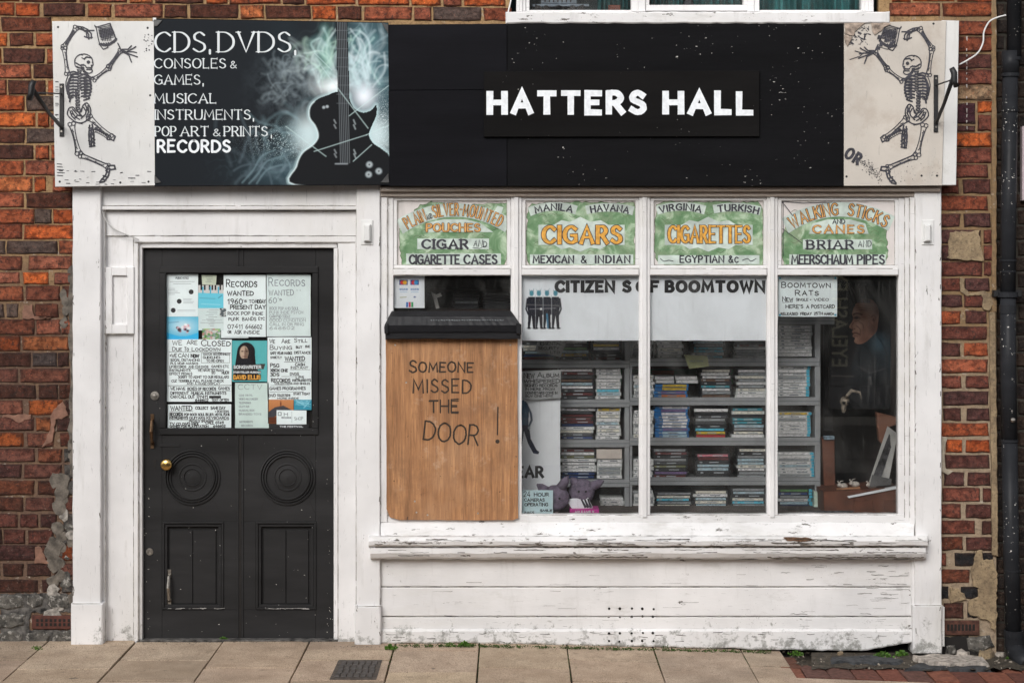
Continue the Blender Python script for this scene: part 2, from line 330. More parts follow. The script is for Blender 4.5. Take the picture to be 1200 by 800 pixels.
# ---------------------------------------------------------------- lettering and flat drawing
FONT = {
'A': (.78, '0,0 .39,1 .78,0;.14,.34 .64,.34'), 'B': (.62, '0,0 0,1;~0,1 .38,1 .55,.77 .38,.54 0,.53;~0,.53 .42,.52 .62,.27 .42,.01 0,0'),
'C': (.74, '~.74,.83 .46,1 .12,.83 0,.5 .12,.17 .46,0 .74,.17'), 'D': (.72, '0,0 0,1;~0,1 .36,.98 .64,.77 .72,.5 .64,.23 .36,.02 0,0'),
'E': (.58, '.58,1 0,1 0,0 .58,0;0,.52 .46,.52'), 'F': (.56, '.56,1 0,1 0,0;0,.52 .44,.52'),
'G': (.78, '~.74,.84 .46,1 .12,.83 0,.5 .12,.17 .46,0 .76,.14;.76,.12 .76,.46 .48,.46'), 'H': (.7, '0,0 0,1;.7,0 .7,1;0,.52 .7,.52'),
'I': (.0, '0,0 0,1'), 'J': (.45, '~.45,1 .45,.25 .33,.03 .12,.02 0,.2'), 'K': (.65, '0,0 0,1;.62,1 0,.42;.2,.6 .65,0'), 'L': (.54, '0,1 0,0 .54,0'),
'M': (.9, '0,0 .08,1 .45,.25 .82,1 .9,0'), 'N': (.72, '0,0 0,1 .72,0 .72,1'), 'O': (.8, '~.4,1 .1,.84 0,.5 .1,.16 .4,0 .7,.16 .8,.5 .7,.84 .4,1'),
'P': (.58, '0,0 0,1;~0,1 .4,.99 .58,.74 .4,.48 0,.47'), 'Q': (.8, '~.4,1 .1,.84 0,.5 .1,.16 .4,0 .7,.16 .8,.5 .7,.84 .4,1;.5,.25 .82,-.1'),
'R': (.64, '0,0 0,1;~0,1 .38,.99 .56,.75 .38,.5 0,.49;.28,.49 .64,0'), 'S': (.56, '~.53,.85 .3,1 .06,.86 .08,.64 .3,.52 .52,.38 .54,.14 .28,0 0,.15'),
'T': (.7, '0,1 .7,1;.35,1 .35,0'), 'U': (.7, '~0,1 0,.3 .12,.04 .35,0 .58,.04 .7,.3 .7,1'), 'V': (.74, '0,1 .37,0 .74,1'),
'W': (1.0, '0,1 .25,0 .5,.85 .75,0 1,1'), 'X': (.7, '0,0 .7,1;0,1 .7,0'), 'Y': (.7, '0,1 .35,.48 .7,1;.35,.48 .35,0'), 'Z': (.62, '0,1 .62,1 0,0 .62,0'),
'0': (.55, '~.27,1 .05,.8 0,.5 .05,.2 .27,0 .5,.2 .55,.5 .5,.8 .27,1'), '1': (.25, '0,.75 .22,1 .22,0'), '2': (.55, '~.02,.8 .25,1 .5,.85 .45,.55 0,0;0,0 .55,0'),
'3': (.5, '~.02,.88 .3,1 .48,.77 .22,.54;~.22,.54 .5,.4 .45,.1 .2,0 0,.12'), '4': (.58, '.42,0 .42,1 0,.3 .58,.3'), '5': (.5, '.48,1 .08,1 .05,.58;~.05,.58 .35,.62 .5,.35 .35,.03 0,.08'),
'6': (.52, '~.45,.98 .1,.65 0,.3 .15,.02 .4,.03 .52,.28 .38,.52 .05,.42'), '7': (.5, '0,1 .5,1 .15,0'), '8': (.5, '~.25,.53 .05,.75 .25,1 .45,.77 .25,.53 0,.25 .25,0 .5,.27 .25,.53'),
'9': (.5, '~.48,.6 .2,.5 .02,.75 .25,1 .48,.8 .48,.5 .3,0'), '&': (.72, '~.72,0 .35,.45 .15,.8 .32,1 .48,.82 .2,.5 .02,.25 .2,0 .5,.1 .68,.42'),
'!': (.0, '0,1 0,.3;0,.04 0,0'), "'": (.0, '0,1.02 0,.8'), ',': (.05, '.06,.06 0,-.18'), '.': (0, '0,.04 0,0'), '-': (.3, '0,.5 .3,.5'), '"': (.15, '0,1.02 0,.8;.14,1.02 .14,.8'),
'*': (.3, '0,.5 .3,.5;.15,.7 .15,.3'), '+': (.4, '0,.5 .4,.5;.2,.7 .2,.3'), '/': (.4, '0,0 .4,1')}
def crom(p, k=5):
    out = []; q = [p[0]] + p + [p[-1]]
    if p[0] == p[-1]: q = [p[-2]] + p + [p[1]]
    for i in range(1, len(q) - 2):
        a, b, c, d = q[i-1], q[i], q[i+1], q[i+2]
        for j in range(k):
            t = j / k
            out.append(tuple(.5 * (2*b[m] + (c[m]-a[m])*t + (2*a[m]-5*b[m]+4*c[m]-d[m])*t*t + (3*b[m]-a[m]-3*c[m]+d[m])*t**3) for m in (0, 1)))
    out.append(p[-1]); return out
GL = {}
for k_, (w_, s_) in FONT.items():
    st_ = []
    for q_ in s_.split(';'):
        sm = q_[0] == '~'; pp = [tuple(float(z) for z in c.split(',')) for c in q_.lstrip('~').split()]
        st_.append((crom(pp) if sm else pp, sm))
    GL[k_] = (w_, st_)
class Ink:
    def __init__(s, y, dy=0.00002, k=5): s.mb = MB(); s.y = y; s.n = 0; s.dy = dy
    def yy(s): s.n += 1; return s.y - s.dy * (s.n % 40)
    def poly(s, pts): y = s.yy(); s.mb.poly([P(a, b, y) for a, b in pts]); return s
    def rect(s, x0, y0, x1, y1): return s.poly([(x0, y1), (x1, y1), (x1, y0), (x0, y0)])
    def dot(s, x, y, r, n=12, sx=1): return s.poly([(x + r*sx*math.cos(2*math.pi*i/n), y - r*math.sin(2*math.pi*i/n)) for i in range(n)])
    def stroke(s, pts, wd, wn=None, sq=False, rough=0):
        if wn is None: wn = wd
        q = [pts[0]]
        for p in pts[1:]:
            if abs(p[0]-q[-1][0]) + abs(p[1]-q[-1][1]) > 1e-3: q.append(p)
        if len(q) < 2: return s.dot(q[0][0], q[0][1], wd / 2, 8)
        closed = abs(q[0][0]-q[-1][0]) + abs(q[0][1]-q[-1][1]) < .05 and len(q) > 3
        if sq and not closed:
            for a, b in ((0, 1), (-1, -2)):
                dx, dy = q[a][0]-q[b][0], q[a][1]-q[b][1]; l = math.hypot(dx, dy); q[a] = (q[a][0] + dx/l*wd*.35, q[a][1] + dy/l*wd*.35)
        y = s.yy(); n = len(q); L_, R_ = [], []
        for i in range(n):
            a = q[i-1] if i else (q[-2] if closed else q[0]); b = q[i+1] if i < n-1 else (q[1] if closed else q[-1])
            d1 = (q[i][0]-a[0], q[i][1]-a[1]); d2 = (b[0]-q[i][0], b[1]-q[i][1])
            l1, l2 = math.hypot(*d1), math.hypot(*d2)
            if l1 < 1e-6: d1, l1 = d2, l2
            if l2 < 1e-6: d2, l2 = d1, l1
            d1 = (d1[0]/l1, d1[1]/l1); d2 = (d2[0]/l2, d2[1]/l2)
            nx, ny = -(d1[1]+d2[1]), d1[0]+d2[0]; l = math.hypot(nx, ny)
            if l < .3: nx, ny, l = -d1[1], d1[0], 1
            nx, ny = nx/l, ny/l; c = max(.45, nx*-d1[1] + ny*d1[0])
            ww = (wn + (wd-wn) * abs((d1[1]+d2[1])/2)) / 2 / c * (1 + R.uniform(-rough, rough))
            L_.append((q[i][0]+nx*ww, q[i][1]+ny*ww)); R_.append((q[i][0]-nx*ww, q[i][1]-ny*ww))
        for i in range(n-1):
            s.mb.poly([P(*c, y) for c in (L_[i], L_[i+1], R_[i+1], R_[i])])
        if not sq and not closed:
            for e, o in ((0, 1), (-1, -2)):
                a = math.atan2(q[e][1]-q[o][1], q[e][0]-q[o][0]); r = math.hypot(L_[e][0]-R_[e][0], L_[e][1]-R_[e][1]) / 2
                s.mb.poly([P(q[e][0] + r*math.cos(a + t), q[e][1] + r*math.sin(a + t), y) for t in (-1.57, -.9, -.3, .3, .9, 1.57)])
        return s
    def text(s, t, x0, x1, base, h, wd=1.0, wn=None, gap=.30, serif=False, sq=False, jit=0, sc=.78, basef=None, slant=0, rough=0, grow=0):
        """t set from x0 to x1 (photo pixels) on the baseline; lower case is drawn as small capitals"""
        adv = []; X = 0
        for ch in t:
            if ch == ' ': X += .42; adv.append(None); continue
            k = sc if ch.islower() else 1; g = GL.get(ch.upper(), GL['-']); adv.append((X, k, g)); X += g[0] * k + gap
        X -= gap; X = max(X, .01); fx = (x1 - x0) / X if x1 else h; 
        for a in adv:
            if a is None: continue
            ox, k, (gw, sts) = a; jy = R.uniform(-jit, jit) * h; js = 1 + R.uniform(-jit, jit) * 2
            cx = x0 + (ox + gw * k / 2) * fx
            if basef: bx, by, th = basef(cx); by = by if by is not None else base
            else: by, th = base, 0
            ct, sn = math.cos(th), math.sin(th)
            for pts, sm in sts:
                q = []
                for (gx, gy) in pts:
                    lx = (gx - gw/2) * k * fx + slant * gy * h; ly = gy * k * h * js * (1 + grow)
                    if jit: lx += R.uniform(-jit, jit) * h * .5; ly += R.uniform(-jit, jit) * h * .5
                    q.append((cx + lx*ct + ly*sn, by + jy - ly*ct + lx*sn))
                s.stroke(q, wd, wn, sq, rough)
                if serif:
                    for e, o in ((0, 1), (-1, -2)):
                        dx, dy = q[e][0]-q[o][0], q[e][1]-q[o][1]; l = math.hypot(dx, dy) + 1e-6
                        if abs(dy)/l > .75 and (not sm):
                            r = wd * .55 + h * .055; s.stroke([(q[e][0]-r*ct, q[e][1]-r*sn), (q[e][0]+r*ct, q[e][1]+r*sn)], (wn or wd)*.9, sq=True)
                        elif abs(dx)/l > .9 and not sm:
                            r = wd*.3 + h*.05; s.stroke([(q[e][0], q[e][1]-r), (q[e][0], q[e][1]+r)], (wn or wd)*.9, sq=True)
        return s
    def build(s, name, mat, parent, **kw): return s.mb.build(name, mat, parent, **kw)
def arcf(x0, y0, xm, ym, x1, y1):
    A = np.array([[x0*x0, x0, 1], [xm*xm, xm, 1], [x1*x1, x1, 1]], float); a, b, c = np.linalg.solve(A, np.array([y0, ym, y1], float))
    return lambda x: (x, a*x*x + b*x + c, math.atan(2*a*x + b))
def linf(x0, y0, x1, y1): m = (y1-y0)/(x1-x0); return lambda x: (x, y0 + m*(x-x0), math.atan(m))
def btext(t, x0, y0, x1, y1, y, name, mat, parent, bold=0.0, vertical=False):
    """text in the built-in typeface fitted into a pixel rectangle on plane y"""
    cu = bpy.data.curves.new('t', 'FONT'); cu.body = t; cu.offset = bold; cu.resolution_u = 3
    o = bpy.data.objects.new('t', cu); col.objects.link(o)
    me = bpy.data.meshes.new_from_object(o.evaluated_get(bpy.context.evaluated_depsgraph_get()))
    n = len(me.vertices); a = np.empty(n*3); me.vertices.foreach_get('co', a); a = a.reshape(-1, 3)[:, :2]
    a = (a - a.min(0)) / np.ptp(a, axis=0)
    mb = MB(); mb.v = [tuple(P(x0 + (x1-x0)*(u if not vertical else 1-v), y1 - (y1-y0)*(v if not vertical else u), y)) for u, v in a]
    mb.f = [tuple(p.vertices) for p in me.polygons]; mb.m = [0]*len(mb.f)
    bpy.data.objects.remove(o); bpy.data.curves.remove(cu)
    return mb.build(name, mat, parent)
# colour prints: a small numpy painter whose pixels become vertex colours of a flat sheet
class Ras:
    def __init__(s, x0, y0, x1, y1, res=2, bg=(.5, .5, .5), soft=.5):
        s.x0, s.y0, s.x1, s.y1 = x0, y0, x1, y1; s.w, s.h = int((x1-x0)*res)+1, int((y1-y0)*res)+1
        s.X, s.Y = np.meshgrid(np.linspace(x0, x1, s.w), np.linspace(y0, y1, s.h)); s.a = np.ones((s.h, s.w, 3)) * np.array(bg); s.soft = soft
        s.g = np.random.default_rng(5)
    def put(s, m, c, add=False):
        m = np.clip(m, 0, 1)[..., None]; c = np.array(c)
        s.a = s.a + m * c if add else s.a * (1-m) + c * m; return s
    def ell(s, cx, cy, rx, ry, c, al=1, rot=0, soft=None):
        dx, dy = s.X-cx, s.Y-cy; u = dx*math.cos(rot)+dy*math.sin(rot); v = -dx*math.sin(rot)+dy*math.cos(rot)
        d = (np.sqrt((u/rx)**2+(v/ry)**2)-1) * min(rx, ry); return s.put(al * np.clip(.5 - d/(soft or s.soft)/2, 0, 1), c)
    def glow(s, cx, cy, rx, ry, c, al=1, rot=0):
        dx, dy = s.X-cx, s.Y-cy; u = dx*math.cos(rot)+dy*math.sin(rot); v = -dx*math.sin(rot)+dy*math.cos(rot)
        return s.put(al * np.exp(-((u/rx)**2+(v/ry)**2)), c)
    def line(s, pts, wd, c, al=1, soft=None):
        m = np.zeros_like(s.X)
        for (ax, ay), (bx, by) in zip(pts[:-1], pts[1:]):
            dx, dy = bx-ax, by-ay; t = np.clip(((s.X-ax)*dx+(s.Y-ay)*dy)/(dx*dx+dy*dy+1e-9), 0, 1)
            d = np.hypot(s.X-ax-t*dx, s.Y-ay-t*dy); m = np.maximum(m, np.clip(.5-(d-wd/2)/(soft or s.soft)/2, 0, 1))
        return s.put(al*m, c)
    def poly(s, pts, c, al=1):
        ins = np.zeros(s.X.shape, bool); n = len(pts)
        for i in range(n):
            (ax, ay), (bx, by) = pts[i], pts[(i+1) % n]
            if ay == by: continue
            cnd = ((ay > s.Y) != (by > s.Y)) & (s.X < (bx-ax)*(s.Y-ay)/(by-ay)+ax); ins ^= cnd
        return s.put(al*ins, c)
    def noise(s, scale, seed=0, oc=4):
        out = np.zeros_like(s.X); g = np.random.default_rng(seed); amp = 1; tot = 0
        for o in range(oc):
            gw = g.random((80, 80)); u = (s.X-s.x0)/scale*(2**o) % 78; v = (s.Y-s.y0)/scale*(2**o) % 78
            i, j = u.astype(int), v.astype(int); fu, fv = u-i, v-j; fu = fu*fu*(3-2*fu); fv = fv*fv*(3-2*fv)
            out += amp*((gw[j, i]*(1-fu)+gw[j, i+1]*fu)*(1-fv)+(gw[j+1, i]*(1-fu)+gw[j+1, i+1]*fu)*fv); tot += amp; amp *= .5
        return out/tot
    def build(s, name, parent, y, **kw):
        k = (D+y)/D; n = s.w*s.h
        co = np.stack([(s.X-CX)/S*k, np.full_like(s.X, y), HZ+(HY-s.Y)/S*k], -1).reshape(-1, 3)
        o = np.array([co[:, 0].mean(), y, co[:, 2].min()]); co -= o
        idx = np.arange(n).reshape(s.h, s.w); f = np.stack([idx[1:, :-1], idx[1:, 1:], idx[:-1, 1:], idx[:-1, :-1]], -1).reshape(-1, 4)
        me = bpy.data.meshes.new(name); me.vertices.add(n); me.vertices.foreach_set('co', co.ravel())
        me.loops.add(f.size); me.loops.foreach_set('vertex_index', f.ravel().astype(np.int32)); me.polygons.add(len(f))
        me.polygons.foreach_set('loop_start', np.arange(len(f), dtype=np.int32)*4); me.update()
        ca = me.color_attributes.new('Col', 'FLOAT_COLOR', 'POINT'); rgba = np.ones((n, 4)); rgba[:, :3] = np.clip(s.a, 0, 1).reshape(-1, 3); ca.data.foreach_set('color', rgba.ravel())
        me.materials.append(PRN); ob = bpy.data.objects.new(name, me); col.objects.link(ob); W[ob.name] = Vector(o)
        if parent: ob.parent = parent; ob.location = Vector(o)-W[parent.name]
        else: ob.location = o
        return tag(ob, **kw)
# ---------------------------------------------------------------- ground
def sheet(name, x0, x1, y0, y1, z, m, nx=24, **kw):
    mb = MB(); xs = [x0 + (x1-x0)*i/nx for i in range(nx+1)] if nx > 1 else [x0, x1]
    for a, b in zip(xs[:-1], xs[1:]):
        mb.poly([(a, y0, z+gz(a)), (b, y0, z+gz(b)), (b, y1, z+gz(b)), (a, y1, z+gz(a))])
    return mb.build(name, m, **kw)
sheet('ground', -60, 60, -60, 40, -.16, SOIL, 60, kind='structure')
sheet('pavement_bed', -9, 9, -2.0, .3, -.035, SOIL, 60, kind='structure')
sheet('road', -30, 30, -8.2, -2.12, -.12, ASPH, 60, kind='structure')
sheet('far_pavement', -30, 30, -11.6, -8.35, -.0, plain('far_paving', (.25, .22, .19), .9, .2), 60, kind='structure')
pav = thing('pavement', None, None, (0, 0, 0)); pav['kind'] = 'structure'
def kerb(n, y0, y1):
    mb = MB()
    for i in range(-8, 8):
        x = i*.91; mb.ring([[(x, y1, -.2+gz(x)), (x+.9, y1, -.2+gz(x+.9)), (x+.9, y1, .002+gz(x+.9)), (x, y1, .002+gz(x))], [(x, y0, -.2+gz(x)), (x+.9, y0, -.2+gz(x+.9)), (x+.9, y0, -.01+gz(x+.9)), (x, y0, -.01+gz(x))]])
    return mb.build(n, KERB, kind='structure')
kerb('kerb', -2.12, -2.0); kerb('far_kerb', -8.35, -8.2)
# slab columns: world x of the joints that run towards the camera, and the photo rows of the cross joints
jx = [G(47, 759.5).x, G(157, 754).x, G(260, 753).x, G(362, 753).x, G(461, 762).x, G(562, 757).x, G(664.6, 759).x, G(767, 763).x, G(872, 769).x, G(919, 769).x]
cross = [[785], [784], [773, 797], [782], [761, 773.5, 797], [761.5, 787], [781], [770.5, 796], [797.5], [771, 796]]
w0 = .447
jx = [jx[0]-w0*3, jx[0]-w0*2, jx[0]-w0] + jx; cross = [[780], [785], [773, 797]] + cross[1:]
def slab(x0, x1, y0, y1, par=pav, name='slab', m=None, g=.0045, h=0, mesh_jit=.002, c=None):
    mb = MB(); hh = h + R.uniform(-.002, .002); t = R.uniform(-.0025, .0025); b = .004
    def q(x, y, z): return (x, y, z + gz(x) + hh + t*(x-x0)/(x1-x0))
    xa, xb, ya, yb = x0+g, x1-g, y0+g*2.0, y1-g*2.0
    ja = [R.uniform(-mesh_jit, mesh_jit) for _ in range(8)]
    low = [q(xa+ja[0], ya+ja[1], -.04), q(xb+ja[2], ya+ja[3], -.04), q(xb+ja[4], yb+ja[5], -.04), q(xa+ja[6], yb+ja[7], -.04)]
    mid = [(p[0], p[1], p[2]+.0388) for p in low]
    cxx, cyy = (xa+xb)/2, (ya+yb)/2
    top = [(p[0]+(b if p[0] < cxx else -b), p[1]+(b if p[1] < cyy else -b), p[2]+.0012) for p in mid]
    mb.ring([low, mid, top]); k = R.uniform(.82, 1.12)
    return mb.build(name, m or SLAB, par, color=c or (k, k*R.uniform(.97, 1.01), k*R.uniform(.93, 1.0)))
for i in range(len(jx)-1):
    ys = [.10] + [G(600, r).y for r in cross[min(i, len(cross)-1)]]
    while ys[-1] > -1.6: ys.append(ys[-1] - .42)
    ys[-1] = -2.0
    if jx[i] > 1.2: ys[0] = G(600, 767).y
    for a, b in zip(ys[:-1], ys[1:]): slab(jx[i], jx[i+1], b, a)
# right hand: a course of red pavers, then slabs in front of it
PAVR = objcol('paver_face', .9, .45, 40, .2)
yp0, yp1 = G(1050, 797).y, G(1050, 783).y
px_ = [G(v, 790).x for v in (920, 943, 971, 1000, 1030, 1058, 1088, 1117, 1148, 1180, 1208, 1238, 1268)]
pc = [(.22, .08, .055), (.17, .07, .052), (.26, .10, .065), (.15, .075, .06)]
for a, b in zip(px_[:-1], px_[1:]): slab(a, b, yp0, yp1, name='paver', m=PAVR, g=.003, c=R.choice(pc))
for a, b, r0, r1 in ((919, 937, 769, 778), (925, 950, 778, 782.5)):
    slab(G(a, r1).x, G(b, r1).x, G(a, r1).y, G(a, r0).y, name='paver', m=PAVR, g=.003, c=(.14, .06, .04))
for a, b in ((1168, 1190), (1190, 1215), (1215, 1240)): slab(G(a, 780).x, G(b, 780).x, yp1+.003, G(1150, 771).y, name='paver', m=PAVR, g=.003, c=R.choice(pc))
xs = [G(919, 798).x, G(1090, 798).x, G(1260, 798).x, G(1260, 798).x+.5]
for a, b in zip(xs[:-1], xs[1:]):
    yy = yp0
    while yy > -1.5: slab(a, b, yy-.45, yy); yy -= .45
    slab(a, b, -2.0, yy)
# dirt, broken slate and cement at the foot of the wall on the right
def lump(name, px, h, m, par=None, b=.3, **kw):
    mb = MB(); base = [G(*p) for p in px]; c = sum(base, Vector())/len(base)
    top = [c + (p-c)*(1-b*R.uniform(.5, 1)) + Vector((0, 0, h*R.uniform(.7, 1.2))) for p in base]
    mb.ring([[p - Vector((0, 0, .03)) for p in base], top]); return mb.build(name, m, par, **kw)
SLATE = plain('broken_slate', (.035, .037, .04), .8, .6, 30, 1); DEB = plain('cement_debris', (.36, .32, .28), .95, .5, 40, 1)
mb = MB(); ej = [R.uniform(-3, 1.5) for _ in range(36)]
for i in range(34):
    for j in range(4):
        xa, xb = 951+i*8.2, 959.2+i*8.2; ya, yb = 764+j*5, 769+j*5
        e0, e1 = (ej[i], ej[i+1]) if j == 3 else (0, 0); mb.poly([G(xa, yb+e0, .004+.01*((i*7+j*3) % 3)/3), G(xb, yb+e1, .004+.01*(((i+1)*7+j*3) % 3)/3), G(xb, ya, .004+.01*(((i+1)*7+(j-1)*3) % 3)/3), G(xa, ya, .004+.01*((i*7+(j-1)*3) % 3)/3)])
mb.build('dirt_strip', SOIL, kind='stuff')
lump('broken_slab', rag([(962, 779), (1064, 781), (1066, 776), (1010, 770), (966, 773)], .8, 12), .02, SLATE, label='dark broken slate lying along the foot of the white stallriser', cat='slate slab')
lump('broken_slab', rag([(1052, 787), (1170, 786), (1166, 777), (1064, 779)], .8, 12), .015, SLATE, label='black slate strip under the pale cement, in front of the right pilaster', cat='slate slab')
lump('cement_lump', rag([(1088, 783), (1163, 784), (1156, 774), (1110, 771), (1066, 774)], 1.0, 8), .03, DEB, b=.12, label='flat pale piece of broken cement in front of the right brickwork', cat='cement slab')
for i, (x, y, r, m, l) in enumerate([(1075, 775, 7, DEB, 'small pale cement rubble at the foot of the right pilaster'), (1128, 771, 10, DEB, 'grey cement lump below the rusty air brick'), (1155, 771, 12, CEMT, 'brown cement lump beside the drainpipe foot'), (1122, 764, 6, STONE, 'small black stone in the hole under the air brick'), (1012, 774, 6, SLATE, 'black rubble piece by the weeds under the stallriser'), (985, 768, 5, CEMT, 'brown crumb of stone against the stallriser foot'), (1172, 769, 7, DEB, 'broad pale crumb in front of the drainpipe shoe'), (1083, 774, 4, YNOTE, 'yellowish pebble at the foot of the right pilaster')]):
    lump('rubble', [(x+r*math.cos(t)*R.uniform(.8, 1.2), y+r*.3*math.sin(t)) for t in [k*.9 for k in range(7)]], r*.0035, m, label=l, cat='rubble', group='rubble at the foot of the wall')
# moss line and weeds
mb = MB()
def leafs(mb, c, n, r, h, l):
    for _ in range(n):
        a = R.uniform(0, 6.28); q = R.uniform(0, r); p = Vector((c.x+q*math.cos(a), min(c.y+q*.4*math.sin(a), c.y+.004), c.z + R.uniform(0, h)*(1-q/r*.6)))
        d = Vector((R.uniform(-1, 1), R.uniform(-1, .2), R.uniform(.1, 1))).normalized()*l*R.uniform(.5, 1); s = d.cross(Vector((R.uniform(-1, 1), 1, R.uniform(-1, 1)))).normalized()*l*.3
        mb.poly([p, p+d*.5+s, p+d, p+d*.5-s])
for i in range(420):
    x = R.uniform(470, 905); y = 757.5 + max(0, x-560)*.022
    if R.random() < .35 and 600 < x < 660: continue
    leafs(mb, G(x, y+R.uniform(-1.2, 1)), 5, .013, .010 if R.random() < .85 else .025, .010)
for x0, y0, x1, y1, n in ((461, 762, 449, 798, 60), (562, 757, 560, 798, 60), (664, 758, 669, 798, 60), (767, 763, 777, 798, 50), (872, 769, 886, 798, 60), (461, 761, 560, 761, 90), (443, 775, 436, 795, 50), (60, 752, 46, 764, 8)):
    for _ in range(n): t = R.random(); leafs(mb, G(x0+(x1-x0)*t, y0+(y1-y0)*t, -.006), 3, .004, .002, .006)
mb.build('moss', MOSS, kind='stuff')
mb = MB()     # grit and dead leaf scraps gathered where wall and pavement meet
def grit(p, s):
    a = R.uniform(0, 3); u = Vector((math.cos(a), math.sin(a), 0))*s; v = Vector((-math.sin(a), math.cos(a), 0))*s*.7; h = Vector((0, 0, s*.8))
    mb.ring([[p-u, p-v, p+u, p+v], [p-u*.5+h, p-v*.5+h, p+u*.5+h, p+v*.5+h]])
for _ in range(900):
    x = R.uniform(0, 1072); base = 757 if x < 85 else (757.5 if x < 125 else (750.5 if x < 392 else (757 if x < 446 else 755+max(0, x-560)*.022)))
    grit(G(x, base+abs(R.gauss(0, 1.3)), .0), R.uniform(.0012, .004))
for _ in range(160): grit(G(R.uniform(0, 1190), R.uniform(758, 799), 0), R.uniform(.0008, .002))
for _ in range(260): grit(G(R.uniform(925, 1190), R.uniform(766, 784), .006), R.uniform(.002, .007))
mb.build('grit', plain('grit', (.075, .06, .045), .95, .8, 80), kind='stuff')
mb = MB()
for _ in range(90): grit(G(R.uniform(935, 1190), R.uniform(767, 784), .008), R.uniform(.003, .009))
mb.build('pale_grit', plain('pale_grit', (.22, .19, .155), .95, .6, 80), kind='stuff')
for x, y, n, r, l, lab in ((457, 761, 26, .035, .03, 'small weed at the foot of the pilaster between door and window'), (545, 757, 16, .03, .035, 'tiny weed under the plywood board end of the stallriser'), (1035, 771, 60, .05, .03, 'low tuft of grass by the stallriser right end'), (1056, 769, 40, .035, .035, 'bright leafy weed just left of the right pilaster'), (1186, 773, 34, .03, .04, 'bright weed beside the drainpipe shoe'), (44, 761, 14, .03, .02, 'weed in the joint of the leftmost slabs'), (262, 750, 14, .02, .03, 'weed under the middle of the black door'), (933, 768, 30, .04, .025, 'weed at the corner of the red pavers'), (527, 757, 16, .03, .02, 'weed in the gap left of the boarded pane')):
    mb = MB(); leafs(mb, G(x, y), n*3, r, r*.7, l*.62); mb.build('weed', LEAF, label=lab, cat='weed', group='weeds at the foot of the shopfront')
# drain cover
t = thing('drain_cover', 'small dark cast iron drain cover set in the pavement slabs', 'drain cover', G(416, 784))
mb = MB(); q = [G(386, 795.5, .003), G(441, 795.5, .003), G(448, 772.5, .003), G(397, 772.5, .003)]
mb.ring([[p-Vector((0, 0, .02)) for p in q], q]); mb.build('frame', plain('rusted_iron', (.075, .06, .05), .8, .5, 40, .8), t)
def qq(u, v, h): return (q[0].lerp(q[1], u)).lerp(q[3].lerp(q[2], u), v) + Vector((0, 0, h))
for j in range(4):
    for i in range(6):
        u0, u1 = .08+i*.14+(j % 2)*.02, .08+(i+1)*.14-.025+(j % 2)*.02; v0, v1 = .10+j*.205, .10+(j+1)*.205-.045
        mb = MB(); mb.ring([[qq(u0, v0, .001), qq(u1, v0, .001), qq(u1, v1, .001), qq(u0, v1, .001)], [qq(u0+.008, v0+.01, .006), qq(u1-.008, v0+.01, .006), qq(u1-.008, v1-.01, .006), qq(u0+.008, v1-.01, .006)]])
        mb.build('tread_plate', plain('drain_iron', (.05, .042, .038), .6, .4, 60, .5) if i+j == 0 else bpy.data.materials['drain_iron'], t)

# ---------------------------------------------------------------- brick wall
YB = .04
def unit_brick(hdr, seed):
    r = random.Random(seed); ax = .07 if hdr else .035; az = .09
    rs = []
    for y, ins, j in ((.06, 0, 0), (.007, 0, .5), (.0, 1, .5)):
        ring = []
        for (u, v) in ((0, 0), (.33, 0), (.66, 0), (1, 0), (1, .5), (1, 1), (.66, 1), (.33, 1), (0, 1), (0, .5)):
            x = min(max(u, ax*ins), 1-ax*ins); z = min(max(v, az*ins), 1-az*ins)
            ring.append((x + r.uniform(-.8, .8)*ax*j, y + r.uniform(-.003, .003)*(j > 0), z + r.uniform(-1.0, 1.0)*az*j))
        rs.append(ring)
    me = bpy.data.meshes.new('brick'); n = 10; v = sum(rs, []); f = []
    for i in range(2):
        for j in range(n): k = (j+1) % n; f.append((i*n+j, i*n+k, (i+1)*n+k, (i+1)*n+j))
    v.append((.5, r.uniform(-.002, .002), .5)); f += [(2*n+j, 2*n+(j+1) % n, 3*n) for j in range(n)]
    me.from_pydata(v, [], f); me.materials.append(BR); return me
UB = {h: [unit_brick(h, 10*h+s) for s in range(8)] for h in (0, 1)}
def brick(par, x0, y0, x1, y1, c, yb=YB, name='brick'):
    k = (D+yb)/D/S; me = R.choice(UB[1 if x1-x0 < 36 else 0])
    o = bpy.data.objects.new(name, me); col.objects.link(o); p = P(x0, y1, yb); o.parent = par
    o.location = p - W[par.name] + Vector((0, R.uniform(-.0025, .0025), 0)); o.scale = ((x1-x0)*k, 1, (y1-y0)*k)
    o.rotation_euler = (0, R.uniform(-.006, .006), 0); o.color = (*c, 1); return o
def cmul(c, k): return tuple(x*k for x in c)
OR = [(.54, .13, .034), (.46, .105, .03), (.38, .085, .026), (.48, .15, .055)]; DK = [(.105, .038, .024), (.14, .047, .027), (.085, .034, .025)]
MD = [(.32, .085, .036), (.25, .07, .036), (.35, .105, .055), (.27, .085, .05)]; GR = [(.12, .085, .07), (.10, .07, .06)]
PU = [(.11, .042, .034), (.15, .05, .036), (.095, .042, .038), (.19, .062, .042)]
bw = thing('brick_wall', 'orange and brown brick wall of the building around the white shopfront', 'brick wall', (0, YB, 0))
